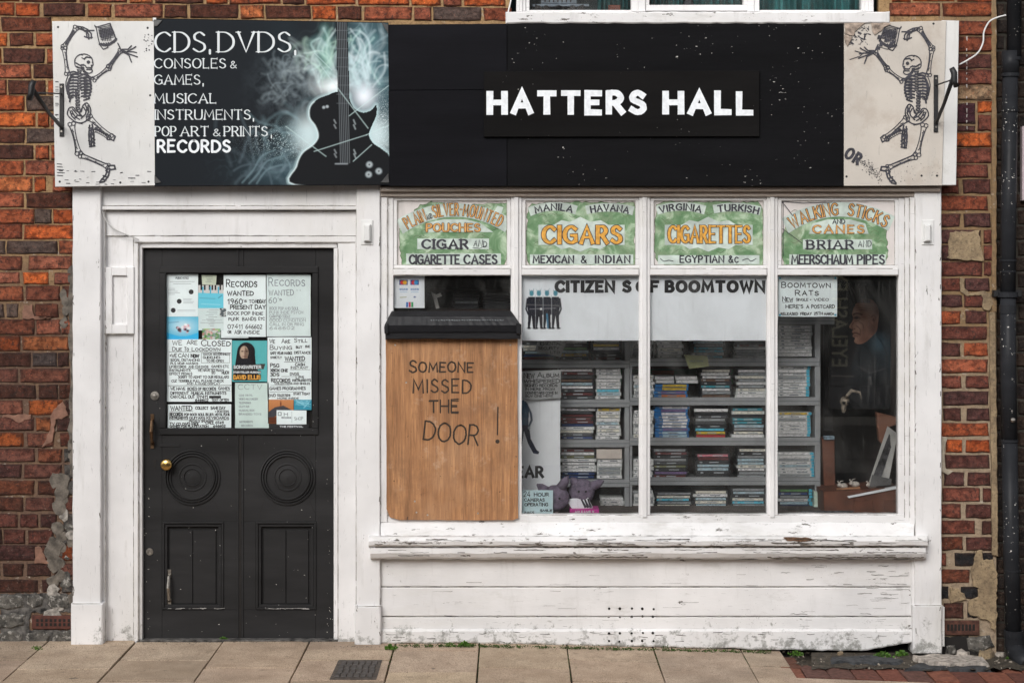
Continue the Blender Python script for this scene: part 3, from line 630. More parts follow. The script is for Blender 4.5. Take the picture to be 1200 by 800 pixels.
# mortar backing with a hole for the shopfront
mb = MB()
x0_, x1_ = -4.6, P(1168, 0, YB).x; zt = 5.0; ytop = P(0, 24, YB).z
xl, xr = P(88, 0, YB).x, P(1100, 0, YB).x
mb.wbox((x0_, YB+.009, -.15), (xl, YB+.22, zt)); u0, u1, uz0, uz1 = P(598, 0, YB).x, P(1030, 0, YB).x, P(0, 20, YB).z, P(0, -288, YB).z
for a_, b_ in (((xl, ytop-.35), (u0, zt)), ((u1, ytop-.35), (xr, zt)), ((u0, ytop-.35), (u1, uz0)), ((u0, uz1), (u1, zt))): mb.wbox((a_[0], YB+.009, a_[1]), (b_[0], YB+.05, b_[1])) 
mb.build('mortar', MORT, bw)
mb = MB(); mb.wbox((xr, YB+.009, -.25), (x1_, YB+.22, zt)); mb.build('mortar', MORTR, bw)
L = [ # y0, y1, [(x0, x1, tone)]
 (-16, 2, [(-30, 22, 'o'), (25, 89, 'd'), (92, 148, 'm'), (151, 178, 'o'), (181, 238, 'd'), (241, 267, 'o'), (269, 328, 'm'), (331, 356, 'd'), (359, 416, 'o'), (419, 479, 'o'), (482, 516, 'o'), (519, 541, 'm'), (544, 592, 'o'), (1045, 1067, 'o'), (1070, 1119, 'o'), (1122, 1166, 'o')]),
 (3.5, 19, [(-30, 16, 'o'), (18, 46, 'o'), (51, 99, 'd'), (103, 130, 'm'), (134, 190, 'm'), (192, 219, 'd'), (222, 279, 'd'), (282, 309, 'o'), (311, 364, 'd'), (366, 394, 'o'), (396, 424, 'd'), (427, 483, 'm'), (485, 505, 'm'), (507, 564, 'g'), (567, 600, 'm'), (1043, 1102, 'm'), (1105, 1166, 'm')]),
 (20, 37, [(-30, -1, 'm'), (1, 60, 'd')]), (38.5, 54, [(-30, 8, 'o'), (11, 39, 'd'), (41, 70, 'm')]), (57, 74, [(-40, 1, 'o'), (3, 52, 'd'), (55, 75, 'm')]),
 (75.5, 92, [(-25, 36, 'm'), (39, 70, 'd')]), (94, 111, [(-30, 7, 'm'), (9, 53, 'd'), (55.5, 75, 'm')]), (112, 130, [(-30, 28, 'o'), (30.5, 75, 'g')]),
 (132, 149, [(-10, 41, 'o'), (44, 57, 'o'), (59, 80, 'm')]), (151, 167.5, [(-30, 29, 'd'), (31, 80, 'g')]), (170, 187, [(-10, 39, 'd'), (41, 57, 'm'), (60, 80, 'm')]),
 (188.5, 205, [(-30, 27, 'm'), (29, 80, 'm')]), (207, 225, [(-15, 37, 'o'), (40, 53.5, 'o'), (61, 84, 'm')]), (226, 243.5, [(-30, 27.5, 'm'), (30.5, 86, 'd')]),
 (245, 262, [(-20, 39, 'm'), (40.5, 60, 'g'), (61.5, 86, 'o')]), (263, 280, [(-30, 25.5, 'm'), (28, 86, 'o')]), (282, 297.5, [(-30, 5.5, 'g'), (7.5, 67, 'g'), (69, 87, 'm')]),
 (300, 316, [(-30, 25.5, 'm'), (33, 84, 'm')]), (319, 333, [(-30, 23, 'm'), (27, 57, 'o'), (63, 84, 'm')]), (335, 353, [(-30, 27, 'm'), (30, 70, 'm'), (73, 88, 'd')]),
 (355.5, 372, [(-30, 4, 'g'), (7, 21, 'g'), (40, 68, 'd')]), (374.5, 392, [(-20, 40, 'd'), (41.5, 70, 'm'), (71.5, 83, 'm')]), (394, 411, [(-30, 23, 'o'), (26, 81, 'o')]),
 (413, 429.5, [(-20, 35, 'd'), (37, 66, 'g'), (67.5, 80, 'd')]), (432, 448, [(-30, 20, 'm'), (23, 81, 'm')]), (450.5, 467, [(-20, 41.5, 'd'), (44.5, 67, 'd'), (69, 84, 'd')]),
 (469, 486, [(-30, 26.5, 'm'), (33, 73, 'o'), (76, 86, 'd')]), (489, 505, [(-20, 39, 'm'), (42, 60, 'o'), (66, 85, 'd')]), (507, 523.5, [(-30, 27, 'o'), (31, 63, 'm'), (70, 86, 'm')]),
 (525.5, 541.5, [(-20, 40.5, 'm'), (44, 72, 'm'), (75, 87, 's')]), (544, 560, [(-30, 25, 'p'), (28, 72, 'm'), (75, 87, 's')]), (563, 580, [(-20, 40, 'm'), (43.5, 72, 'd'), (76, 88, 's')]),
 (582.5, 598.5, [(-30, 26, 'd'), (29, 63, 'm'), (69, 85, 'm')]), (602, 618, [(-30, 20, 'p'), (23, 44, 'p'), (47, 66, 'p'), (74, 88, 's')]), (620.5, 637, [(-30, 2, 'd'), (4, 29, 'p'), (32, 62, 'p'), (71, 88, 's')]),
 (639, 656, [(-30, 42, 'p'), (46, 60, 'd'), (66, 86, 'o')]), (660, 675, [(-30, 0, 'd'), (3, 27, 'd'), (31, 59, 'd'), (66, 87, 'm')]), (679, 694, [(-30, 44, 'd'), (49, 68, 'd'), (72, 86, 's')])]
RR = [(24.5, 41.5, [(1116, 1166, 'm')]), (43, 61, [(1118, 1166, 'm')]), (63, 80.5, [(1118, 1163, 'p')]), (81.5, 99, [(1118, 1164, 'p')]), (100.5, 117, [(1114, 1165, 't')]), (121, 145, [(1113, 1143, 'v')]), (118.5, 132, [(1146, 1163, 'o')]),
 (134, 153.5, [(1146, 1162, 'p')]), (147.5, 154, [(1113, 1143, 'p')]), (155.5, 172.5, [(1100, 1162, 'o')]), (174, 191, [(1100, 1162, 'p')]), (192.5, 208.5, [(1100, 1158, 'p')]), (210, 227, [(1096, 1124, 'p'), (1129, 1162, 'p')]),
 (229, 247, [(1096, 1158, 'm')]), (250, 266, [(1096, 1126, 'p'), (1130, 1162, 'p')]), (269, 285, [(1096, 1150, 'p'), (1153, 1162, 'p')]), (287, 305, [(1096, 1150, 'p'), (1153, 1163, 'p')]), (306.5, 323.5, [(1096, 1151, 'p'), (1153.5, 1162, 'p')]),
 (326, 341, [(1096, 1126, 'p'), (1131, 1160, 'p')]), (345, 360, [(1096, 1128, 'p'), (1130.5, 1153, 'p')]), (364, 379.5, [(1096, 1126, 'm'), (1132, 1157, 'p')]), (383, 398, [(1096, 1157, 'p')]), (401.5, 417.5, [(1096, 1126, 'p'), (1130, 1158, 'm')]),
 (421, 436.5, [(1096, 1158, 'm')]), (440, 455, [(1096, 1127, 'p'), (1132, 1159, 'p')]), (458.5, 474.5, [(1106, 1159, 'p')]), (478, 493, [(1106, 1127, 'p'), (1133, 1160, 'p')]), (496, 511.5, [(1097, 1159, 'm')]), (515, 530, [(1109, 1128, 'o'), (1132, 1160, 'o')]),
 (533, 549, [(1108, 1160, 'p')]), (553, 569, [(1107, 1130, 'p'), (1134, 1161, 'p')]), (571.5, 588, [(1105, 1149, 'p'), (1152, 1162, 'p')]), (590.5, 607, [(1097, 1127, 'p'), (1132, 1162, 'p')]), (610, 626, [(1097, 1143, 'p'), (1151, 1162, 'd')]),
 (629, 644.5, [(1097, 1129, 'd'), (1132, 1163, 'p')]), (647.5, 663, [(1097, 1109, 'p'), (1119, 1143, 'k'), (1152, 1164, 'k')]), (667, 683, [(1097, 1137, 'd'), (1141, 1163, 'k')]), (687, 702, [(1097, 1112, 'k'), (1126, 1147, 'k'), (1150, 1163, 'd')]), (706, 724, [(1106, 1129, 'd'), (1134, 1146, 'k')])]
TN = {'o': OR, 'd': DK, 'm': MD, 'g': GR, 'p': PU, 't': [(.30, .20, .12)], 'v': [(.07, .025, .035)], 's': [(.12, .105, .09)], 'k': [(.018, .018, .02)]}
for rows, top in ((L, 1), (RR, 0)):
    for y0, y1, bs in rows:
        for x0, x1, tn in bs:
            c = R.choice(TN[tn]); c = cmul(c, R.uniform(.85, 1.15))
            dy = .010*x0 if (y0 < 10 and x0 < 700) else 0
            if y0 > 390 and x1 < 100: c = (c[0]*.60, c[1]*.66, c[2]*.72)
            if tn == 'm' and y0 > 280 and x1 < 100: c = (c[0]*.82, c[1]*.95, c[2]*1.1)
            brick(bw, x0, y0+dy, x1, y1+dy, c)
# the brickwork outside the picture, joined
def joined(name, par, rects, m, yb):
    mb = MB()
    for x0, y0, x1, y1 in rects: mb.box(x0, y0, x1, y1, yb+R.uniform(-.002, .002), yb+.05, .004)
    o = mb.build(name, m, par, color=(.20, .055, .028)); o['kind'] = 'stuff'; return o
rc = []
for i in range(-22, 42):
    y0 = 2+18.55*i; x = -330 + (i % 2)*38
    while x < -34:
        wd = 51 if (int(x*7) % 2) else 25; rc.append((x, y0, min(x+wd, -33), y0+16)); x += wd+2.5
for i in range(-22, -1):
    y0 = 2+18.55*i+2; x = -33+(i % 2)*38
    while x < 1166:
        if not (586 < x+25 < 1050): rc.append((x, y0, min(x+51, 1166), y0+16))
        x += 53.5
joined('brick', bw, rc, BRJ, YB)
# stones and repairs low down on the left
for pts in ([(-4, 699), (12, 697), (25, 699), (27, 711), (14, 714), (-4, 713)], [(31, 698), (44, 696), (51, 700), (49, 709), (38, 713), (31, 708)], [(54, 698), (68, 696), (80, 700), (79, 712), (60, 714)],
            [(-4, 721), (16, 718), (30, 720), (28, 733), (12, 736), (-4, 735)], [(-4, 742), (10, 738), (26, 742), (24, 756), (-4, 757)], [(29, 743), (50, 738), (58, 745), (54, 757), (30, 757)], [(61, 741), (84, 739), (86, 757), (60, 757)]):
    mb = MB(); mb.prism(rag(pts, 1, 6), YB-.006, YB+.05, .008); mb.build('stone', LIME, bw)
def smear(pts, m, y=YB-.003, amp=1.2, step=3.6): mb = MB(); mb.prism(rag(pts, min(amp, 1.2), max(3.2, step)), y-R.uniform(0, .0012), YB+.03, .002); return mb.build('cement_patch', m, bw)
CEMP = plain('cement_limed', (.26, .24, .215), .95, .7, 26, 1, 90)
def blob(x, y, rx, ry, m):
    n = 11; a0 = R.uniform(0, 1); pts = [(x+rx*math.cos(a0+6.283*i/n)*R.uniform(.72, 1.15), y+ry*math.sin(a0+6.283*i/n)*R.uniform(.72, 1.15)) for i in range(n)]
    mb = MB(); mb.prism([(min(p[0], 88.5), p[1]) for p in pts], YB-R.uniform(.001, .0055), YB+.03, .002); mb.build('cement_patch', m, bw)
y = 322
while y < 560: blob(85+R.uniform(-1.5, 1), y, R.uniform(3, 5.5), R.uniform(10, 17), CEM); y += R.uniform(8, 14)
for _ in range(26): y = R.uniform(556, 722); blob(67+(y-640)*-.03+R.uniform(-6, 6), y, R.uniform(6, 10), R.uniform(6, 11), CEM if y < 690 else CEMP)
for _ in range(9): blob(R.uniform(74, 86), R.uniform(600, 716), R.uniform(5, 8), R.uniform(5, 8), R.choice((CEM, CEMP, bpy.data.materials['limed_stone'])))
for x, y in ((74, 345), (76, 352), (77, 364), (75, 378)): blob(x, y, 5, 7, CEM)
smear([(58, 486), (74, 470), (80, 488), (66, 492), (60, 520), (48, 524), (57, 508), (60, 498)], plain('pink_mortar', (.22, .115, .08), .95, .25, 30, .8))
smear([(42, 641), (47, 640), (54, 655), (58, 660), (40, 660)], bpy.data.materials['pink_mortar'])
smear([(27, 357), (37, 358), (40, 370), (60, 373), (50, 375), (26, 373)], bpy.data.materials['pink_mortar'])
smear([(2, 486), (36, 486), (37, 491), (22, 495), (12, 490), (2, 489)], bpy.data.materials['pink_mortar'])
smear([(0, 696), (30, 695), (60, 694), (88, 697), (88, 717), (36, 718), (34, 738), (88, 738), (88, 757), (0, 757)], STONE, y=YB+.004)
# right side repairs
smear([(1113, 272), (1147, 270), (1150, 290), (1154, 306), (1130, 305), (1111, 303)], CEMT, YB-.007, 1.5)
smear([(1125, 325), (1130, 326), (1131, 338), (1136, 343), (1154, 341), (1160, 344), (1164, 356), (1160, 365), (1152, 362), (1152, 350), (1150, 346), (1133, 347), (1126, 342)], CEMT, YB-.005, .8, 3)
smear([(1144, 646), (1151, 644), (1152, 656), (1164, 655), (1169, 672), (1169, 690), (1150, 690), (1140, 686), (1138, 668)], CEMT, YB-.006, 1.0)
smear([(1147, 690), (1168, 688), (1169, 722), (1166, 742), (1160, 728), (1146, 722), (1134, 718), (1136, 704), (1146, 700)], CEMT, YB-.006, 1.5)
smear([(1113, 688), (1124, 690), (1134, 702), (1114, 706)], CEMT, YB-.005, 1.5)
smear([(1103, 510), (1110, 512), (1107, 530), (1107, 548), (1118, 552), (1110, 556), (1103, 552)], plain('pale_mortar', (.38, .33, .26), .95, .2, 30, .8), YB-.004, .8)
mb = MB(); mb.prism(rag([(1160, 366), (1167, 366), (1169, 540), (1170, 652), (1163, 650), (1162, 540)], .5, 6), YB-.012, YB+.03, .004); mb.build('cement_fillet', CEMT, bw)
mb = MB(); mb.prism(rag([(1162, 0), (1168, -60), (1168, 366), (1163, 366)], .5, 6), YB-.004, YB+.03, .003); mb.build('cement_fillet', MORTR, bw)
mb = MB()
for y in range(36, 150, 7):
    if R.random() < .7: mb.prism(rag([(1132.4, y), (1133.8, y), (1133.6, y+R.uniform(1, 6)), (1132.6, y+3)], .35, 3), YB-.005, YB, .001)
mb.build('paint_drip', plain('old_white_drip', (.42, .38, .36), .8, .3), bw)
# air bricks
for (x0, y0, x1, y1, n, rows) in ((37, 721, 88, 737, 8, 2), (1105, 727, 1148, 744, 8, 1)):
    mb = MB(); mb.box(x0, y0, x1, y1, YB-.008, YB+.03, .004); mb.box(x0+2, y0+(y1-y0)*.16, x1-4, y1-(y1-y0)*.2, YB-.0085, YB-.007, .0004)
    o = mb.build('air_brick', TERRA if x0 < 99 else plain('rusty_vent', (.075, .030, .02), .9, .5, 40, .6), bw); mb = MB()
    for j in range(rows):
        for i in range(n):
            cx = x0+4+(x1-x0-9)*(i+.5)/n; hh = (y1-y0)*.55/rows; cy = y0+(y1-y0)*.24+(y1-y0)*.6*j/rows
            mb.box(cx-1.2, cy, cx+1.6, cy+hh*.8, YB-.0095, YB-.0088, 0)
    mb.build('vent_holes', DARK, o, kind='stuff')
mb = MB(); mb.prism(rag([(1104, 746), (1135, 745), (1137, 760), (1150, 768), (1104, 768)], 1, 5), YB+.0, YB+.03, .001); mb.build('broken_hole', DARK, bw)
mb = MB(); mb.prism(rag([(1134, 747), (1160, 745), (1166, 758), (1150, 765), (1136, 762)], 1, 5), YB-.012, YB+.03, .01); mb.build('stone', LIME, bw)
mb = MB(); mb.prism(rag([(1110, 757), (1120, 756), (1121, 766), (1109, 767)], .6, 4), YB-.02, YB+.03, .006); mb.build('stone', LIME, bw)

# neighbour's dark wall beyond the drainpipe
YN = .10
nw = thing('neighbour_brick_wall', 'soot black brick wall of the house next door, behind the drainpipe', 'brick wall', (P(1220, 0, YN).x, YN, 0))
mb = MB(); mb.wbox((x1_, YN+.009, -.3), (4.6, YN+.2, zt)); mb.build('mortar', MORTD, nw)
ND = [(.032, .024, .019), (.022, .018, .016), (.045, .030, .022), (.028, .022, .02)]
rc = []
for i in range(0, 42):
    y0 = -14+18.6*i; j = i % 2
    for a, b in (((1168.5, 1177), (1179.5, 1204)) if j else ((1168.5, 1191), (1193.5, 1219))): brick(nw, a, y0, b, y0+16, R.choice(ND), YN)
    x = 1206.5 if j else 1221.5
    while x < 1500: wd = 51 if (int(x) % 2) else 24; rc.append((x, y0, x+wd, y0+16)); x += wd+2.5
for i in range(-16, 0):
    x = 1168.5
    while x < 1500: rc.append((x, -14+18.6*i, x+51, 2+18.6*i)); x += 53.5
o = joined('brick', nw, rc, BRJ, YN); o.color = (.03, .024, .02, 1)
mb = MB(); mb.box(1198, 148, 1330, 235, .06, .1, .003); mb.build('sign_board', plain('pale_pink_board', (.50, .42, .44), .6, .1), label='pale pinkish board on the neighbouring wall at the right edge', cat='sign')
# ---------------------------------------------------------------- drainpipe, cable
t = thing('drainpipe', 'tall black painted cast iron drainpipe on the right, from top to pavement', 'drainpipe', P(1187, 765, .0))
def pp(px, py): return P(px, py, -.0)
for name, pts, r in (('pipe_section', [(1188.5, -330), (1188.5, 68)], 8.3), ('pipe_section', [(1184, 60), (1184, 88)], 10), ('pipe_section', [(1184, 86), (1181.8, 250), (1181, 345)], 9), ('pipe_section', [(1181, 345), (1181.5, 430), (1183, 515)], 9.2), ('pipe_section', [(1183, 515), (1185, 650), (1188, 745)], 9.2)):
    mb = MB(); mb.tube([pp(*p) for p in pts], r/S, 20); mb.build(name, PIPE, t, smooth=True)
for y, x, r, h in ((69, 1187, 9.6, 2), (88, 1184, 10.6, 2), (130, 1183.5, 9.8, 1.2), (305, 1181.2, 9.8, 1.2), (318, 1181.2, 9.6, .8), (345, 1181, 11.5, 3), (362, 1181, 9.8, 5), (516, 1183, 10, 1.6), (668, 1186, 9.8, 1), (742, 1188, 11.5, 4), (752, 1188.5, 11, 6)):
    mb = MB(); mb.tube([pp(x, y-h), pp(x, y+h)], r/S, 20); mb.build('pipe_collar', PIPE, t, smooth=False)
mb = MB(); mb.box(1165, 340, 1198, 348, .0, .06, .004); mb.build('pipe_bracket', IRON, t)
mb = MB(); mb.ball(P(1187, 492, -.045), .014, 10, 6); mb.build('bracket_bolt', STEEL, t)
mb = MB(); c0 = pp(1188.5, 755); mb.tube([c0, c0+Vector((.005, -.02, -.035)), c0+Vector((.02, -.07, -.06)), c0+Vector((.035, -.13, -.075))], [.046, .048, .050, .050], 20); mb.build('pipe_shoe', PIPE, t, smooth=True)
mb = MB(); c1 = c0+Vector((.036, -.133, -.0755)); mb.tube([c1, c1+Vector((.0004, -.002, -.0003))], [.042, .042], 20); mb.build('pipe_mouth', DARK, t)
mb = MB(); mb.tube([P(x, y, .0) for x, y in crom([(1124, 76), (1135, 70), (1146, 62), (1152, 50), (1153, 38), (1159, 26), (1168, 21), (1179, 18)])], .0042, 8)
mb.build('cable', PLASTIC, smooth=True, label='thin white cable curling from the sign board to the drainpipe', cat='cable')

# ---------------------------------------------------------------- white shopfront
sf = thing('shopfront', 'white painted timber shopfront with black panelled door and large display window', 'shopfront', (P(593, 756).x, 0, 0))
def part(name, m, par=None, smooth=False, **kw): o = _mb.build(name, m, par or sf, smooth=smooth, **kw); return o
def bx(name, m, *a, par=None, **k):
    mb = MB(); mb.box(*a, **k); return mb.build(name, m, par or sf)
# pilasters and plinths
for x0, x1, yb, ypl in ((85, 118, 757, 707), (417.5, 445.5, 756, 710), (1072, 1103.5, 766, 709)):
    o = bx('pilaster', WHITE, x0, 212, x1, ypl, -.02, .07, .004, wob=.35)
    bx('plinth', WHITE, x0-2.2, ypl, x1+(2 if x0 < 400 else .5), yb, -.04, .07, .006, wob=.5, par=sf)
bx('plinth_board', WHITE, 1102, 711, 1107, 757, -.01, .06, .002)
# door surround
bx('side_board', WHITE, 118, 230, 123.5, 757, .02, .07, .003)
bx('door_header', WHITE, 118, 212, 418, 241, .012, .07, .003, wob=.4)
bx('door_header_moulding', WHITE, 118, 241, 418, 246, -.003, .03, .004)
bx('door_header_panel', WHITE, 123, 247, 418, 276, .035, .07, .002, wob=.3)
bx('jamb_board', WHITE, 123.5, 277, 156.5, 760, .045, .08, .002, wob=.3)
bx('architrave', WHITE, 156.5, 276.5, 162, 760, .03, .08, .003)
bx('architrave', WHITE, 162, 281, 166.5, 760, .045, .10, .003)
bx('architrave', WHITE, 156.5, 276.5, 417.5, 284, .028, .08, .003)
bx('architrave', WHITE, 166, 284, 395, 290.5, .045, .10, .003)
bx('architrave', WHITE, 391, 290.5, 396, 760, .048, .10, .003)
bx('architrave', WHITE, 396, 284, 417.5, 760, .03, .10, .003, wob=.3)
bx('threshold', STONE, 160, 749.5, 396, 757, .03, .2, .003)
# meter box
o = thing('meter_box', 'small white recessed box cover on the board left of the door', 'box', P(140, 391, .03))
mb = MB(); mb.box(123, 313, 131.5, 391, .02, .045, .003); mb.box(149, 313, 157, 391, .02, .045, .003); mb.box(131.5, 313, 149, 323, .02, .045, .003); mb.box(131.5, 380, 149, 391, .02, .045, .003); mb.build('box_frame', WHITE, o)
mb = MB(); mb.box(131, 322, 149.5, 381, .036, .0448, 0); mb.build('box_panel', WHITE, o)
mb = MB(); mb.tube([P(x, y, .0) for x, y in crom([(116, 226), (119, 243), (124, 258), (133, 268), (148, 275), (163, 281)])], .0035, 6)
mb.build('cable', plain('painted_cable', (.45, .44, .43), .6), label='thin painted wire drooping across the top left of the door surround', cat='cable')
# door
YD = .075
mb = MB()
mb.box(167.5, 291, 190, 750, YD, YD+.05, .002); mb.box(370, 291, 391, 750, YD, YD+.05, .002)
mb.box(190, 291, 370, 318, YD, YD+.05, .002)
mb.box(190, 504, 370, 611, YD, YD+.05, .002); mb.box(190, 714, 370, 750, YD, YD+.05, .002); mb.box(262, 611, 300, 714, YD, YD+.05, .002)
door = mb.build('door', DOOR, sf)
for r in ((186.5, 312, 373, 320), (186.5, 502, 373, 509.5), (186.5, 320, 194, 502), (366, 320, 373, 502)):
    bx('moulding', DOOR, *r, YD-.010, YD+.02, .004, par=door)
for x in (277.5, 283):
    bx('bead', DOOR, x, 292, x+2.2, 312, YD-.005, YD+.003, .001, par=door); bx('bead', DOOR, x, 509.5, x+2.2, 750, YD-.005, YD+.003, .001, par=door)
bx('groove', DARK, 279.9, 509.5, 282.8, 750, YD-.0008, YD+.002, 0, par=door)
bx('door_glass', GLASSD, 193, 319, 367, 503, YD+.012, YD+.015, 0, par=door)
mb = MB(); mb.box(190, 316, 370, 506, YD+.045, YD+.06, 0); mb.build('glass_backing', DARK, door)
for x0, x1 in ((190, 262), (300, 370.5)):
    bx('panel', DOOR, x0, 610, x1, 715, YD+.022, YD+.04, 0, par=door)
    bx('panel_board', DOOR, x0+9, 621, (x0+x1)/2-.4, 707, YD+.014, YD+.03, .002, par=door); bx('panel_board', DOOR, (x0+x1)/2+.4, 621, x1-9, 707, YD+.014, YD+.03, .002, par=door)
    for k, (w1, yy) in enumerate(((2.5, -.007), (3.5, .002))):
        q = 0 if k == 0 else 2.5
        for r in ((x0+q, 611+q, x1-q, 611+q+w1), (x0+q, 714-q-w1, x1-q, 714-q), (x0+q, 611+q+w1, x0+q+w1, 714-q-w1), (x1-q-w1, 611+q+w1, x1-q, 714-q-w1)):
            bx('panel_moulding', DOOR, *r, YD+yy, YD+.025, .0025, par=door)
for cx in (225.5, 337):
    mb = MB(); c = P(cx, 559, YD); u = 1/S
    prof = []
    for r, d in ((33.5, 0), (33, -.006), (31.5, -.008), (30.6, -.001), (29.6, -.007), (28.6, -.009), (27.6, -.001), (26.8, -.007), (25.6, -.009), (24.6, -.002), (23.5, .004), (18, .002), (16.4, -.003), (15.2, -.004), (14.4, .000), (11.2, -.003), (10, -.006), (9.2, -.001), (5.5, -.004), (0.3, -.008)): prof.append((r*u, d))
    mb.disc(c, prof, 48); o = mb.build('rosette', DOOR, door); o.scale = (1, 1.25, 1)
hair = Ink(YD-.0006)
for a in ([(192, 527), (200, 540), (206, 535)], [(246, 530), (251, 545)], [(196, 585), (190, 608)], [(252, 588), (260, 606)], [(303, 515), (311, 540)], [(365, 512), (363, 545)], [(310, 585), (303, 605)], [(362, 585), (369, 600)]): hair.stroke(a, .55)
hair.build('crack_line', DARK, door)
k = Ink(YD-.0078)
for x0, x1 in ((192, 261), (302, 369)):
    for _ in range(16): x = R.uniform(x0, x1-6); k.stroke([(x, 712.6+R.uniform(-.6, .6)), (x+R.uniform(1, 9), 712.6+R.uniform(-.6, .6))], R.uniform(.25, .7))
k.build('scuffed_edge', plain('scuff', (.30, .29, .28), .7, .4), door)
k = Ink(YD-.0006)
for _ in range(60): x, y = R.choice((R.uniform(168, 176), R.uniform(383, 390), R.uniform(168, 390))), R.uniform(560, 748); k.dot(x, y, R.uniform(.2, .55), 6)
k.build('paint_fleck', plain('fleck', (.42, .40, .36), .7, .4), door, kind='stuff')
bx('panel_board', DOOR, 187, 520, 211, 523.5, YD-.003, YD+.002, .001, par=door)
# ironmongery
mb = MB(); c = P(197, 543, YD); mb.disc(c, [(.020, 0), (.020, -.004), (.012, -.008), (.011, -.024), (.024, -.032), (.030, -.044), (.029, -.054), (.020, -.060), (.001, -.062)], 28); mb.build('knob', BRASS, door, smooth=True)
mb = MB(); c = P(181.5, 463.5, YD); mb.disc(c, [(.023, 0), (.022, -.005), (.010, -.006), (.009, -.010), (.001, -.011)], 24); o = mb.build('lock', STEEL, door)
mb = MB(); c = P(175.5, 646, YD); mb.disc(c, [(.019, 0), (.018, -.004), (.009, -.0045), (.008, -.001), (.001, -.001)], 24); mb.build('lock', STEEL, door)
mb = MB(); mb.box(180.3, 539, 182.4, 548, YD-.0015, YD, 0); mb.disc(P(181.3, 540, YD), [(.009, 0), (.009, -.002), (.001, -.002)], 12); mb.build('keyhole', DARK, door)
for (x, y0, y1, m) in ((178, 487, 524, BRONZE), (198, 669, 708, STEEL)):
    yh = YD if y0 < 600 else YD+.014
    mb = MB(); mb.tube([P(x+.5, y0+4, yh), P(x, y0+6, yh-.03), P(x-.7, (y0+y1)/2, yh-.04), P(x, y1-6, yh-.03), P(x+.5, y1-4, yh)], [.006, .008, .010, .008, .006], 8)
    mb.box(x-1.8, y0-2, x+2.6, y0+7, yh-.004, yh, .001); mb.box(x-1.8, y1-7, x+2.6, y1+1.5, yh-.004, yh, .001); mb.build('handle', m, door, smooth=False)

# window frame
bx('top_rail', BEIGE, 445.5, 218, 1103, 224.5, -.045, .06, .006); bx('top_rail', BEIGE, 445.5, 224.5, 1080, 230.5, -.012, .06, .004)
bx('window_post', WIN, 445.5, 231, 454, 612, -.004, .07, .004, wob=.2); bx('window_post', WIN, 454, 231, 461, 604, .008, .07, .003)
bx('window_post', WIN, 1053, 231, 1060, 612, .010, .07, .003); bx('window_post', WIN, 1060, 231, 1066, 614, .002, .07, .005); bx('window_post', WIN, 1066, 231, 1072.5, 616, -.006, .07, .004)
for x0, x1 in ((598.5, 611.5), (749, 762), (899, 911.5)):
    m_ = (x0+x1)/2; o = bx('mullion', WIN, x0, 230.5, x1, 604, .006, .06, .003, wob=.2); bx('bead', WIN, m_-2.6, 231, m_+2.6, 606, -.006, .0065, .0025, par=o)
LT = ((461, 598.5), (611.5, 749), (762, 899), (911.5, 1053))
for x0, x1 in LT:
    o = bx('transom', WIN, x0, 314.5, x1, 322.5, -.004, .06, .004, wob=.2)
    for r in ((x0, 230.5, x1, 235), (x0, 310.5, x1, 314.5), (x0, 235, x0+4.5, 310.5), (x1-4.5, 235, x1, 310.5)): bx('light_frame', WIN, *r, .014, .06, .003)
    bx('painted_pane', PANEL, x0+4, 234.5, x1-4, 311, .026, .05, 0)
panes = ((461, 322.5, 598.5, 604), (611.5, 322.5, 749, 604), (762, 322.5, 899, 604), (911.5, 322.5, 1053, 604))
for x0, y0, x1, y1 in panes: bx('pane', GLASS, x0-1, y0-1, x1+1, y1+1, .034, .038, 0)
# sill
bx('bottom_rail', WSILL, 454, 603, 1066, 613, .004, .08, .004, wob=.5, n=50)
def prof_run(name, m, x0, x1, prof, wob=.4, n=70, sl=0):
    """horizontal moulding: prof = [(py, y)...] front line from top to bottom"""
    mb = MB(); rings = []
    for i in range(n+1):
        x = x0+(x1-x0)*i/n; rings.append([P(x, py+R.uniform(-wob, wob)*(0 < i < n)+sl*(x-x0)/(x1-x0), y) for py, y in prof])
    mb.ring(rings); return mb.build(name, m, sf)
prof_run('sill_slope', WSILL, 446, 1071, [(612, .08), (612, .0), (628, -.045), (630, .08)])
prof_run('sill', WSILL, 432, 1087, [(627, .07), (627, -.03), (629, -.092), (634, -.105), (638.5, -.10), (640, -.075), (642, .07)], wob=.45)
prof_run('sill_moulding', WSILL, 434, 1085, [(640, .07), (640, -.06), (642, -.085), (648, -.085), (652.5, -.07), (654.5, -.045), (655, .07)], wob=.5)
for i, (y0, y1, yf) in enumerate(((655, 686.8, .008), (687.8, 721.5, .006), (722.5, 737, .004))):
    prof_run('riser_board', WHITEH, 445.5, 1072, [(y0, .07), (y0, yf+.002), (y0+1.2, yf), (y1-1, yf), (y1, yf+.003), (y1, .07)], .25, 60)
mb = MB(); rings = []
for i in range(81):
    x = 445.5+626.5*i/80; b = 753+max(0, x-560)*.021+R.uniform(-.8, .8); b = b if x < 1010 else b-(x-1010)*.21+R.uniform(-.8, .8)
    rings.append([P(x, 736, .07), P(x, 736.4+R.uniform(-.4, .4), -.002), P(x, 739.5+R.uniform(-.5, .5), -.012), P(x, b-1.5, -.014), P(x, b, -.010), P(x, b, .07)])
mb.ring(rings); mb.build('base_board', WHITEH, sf)
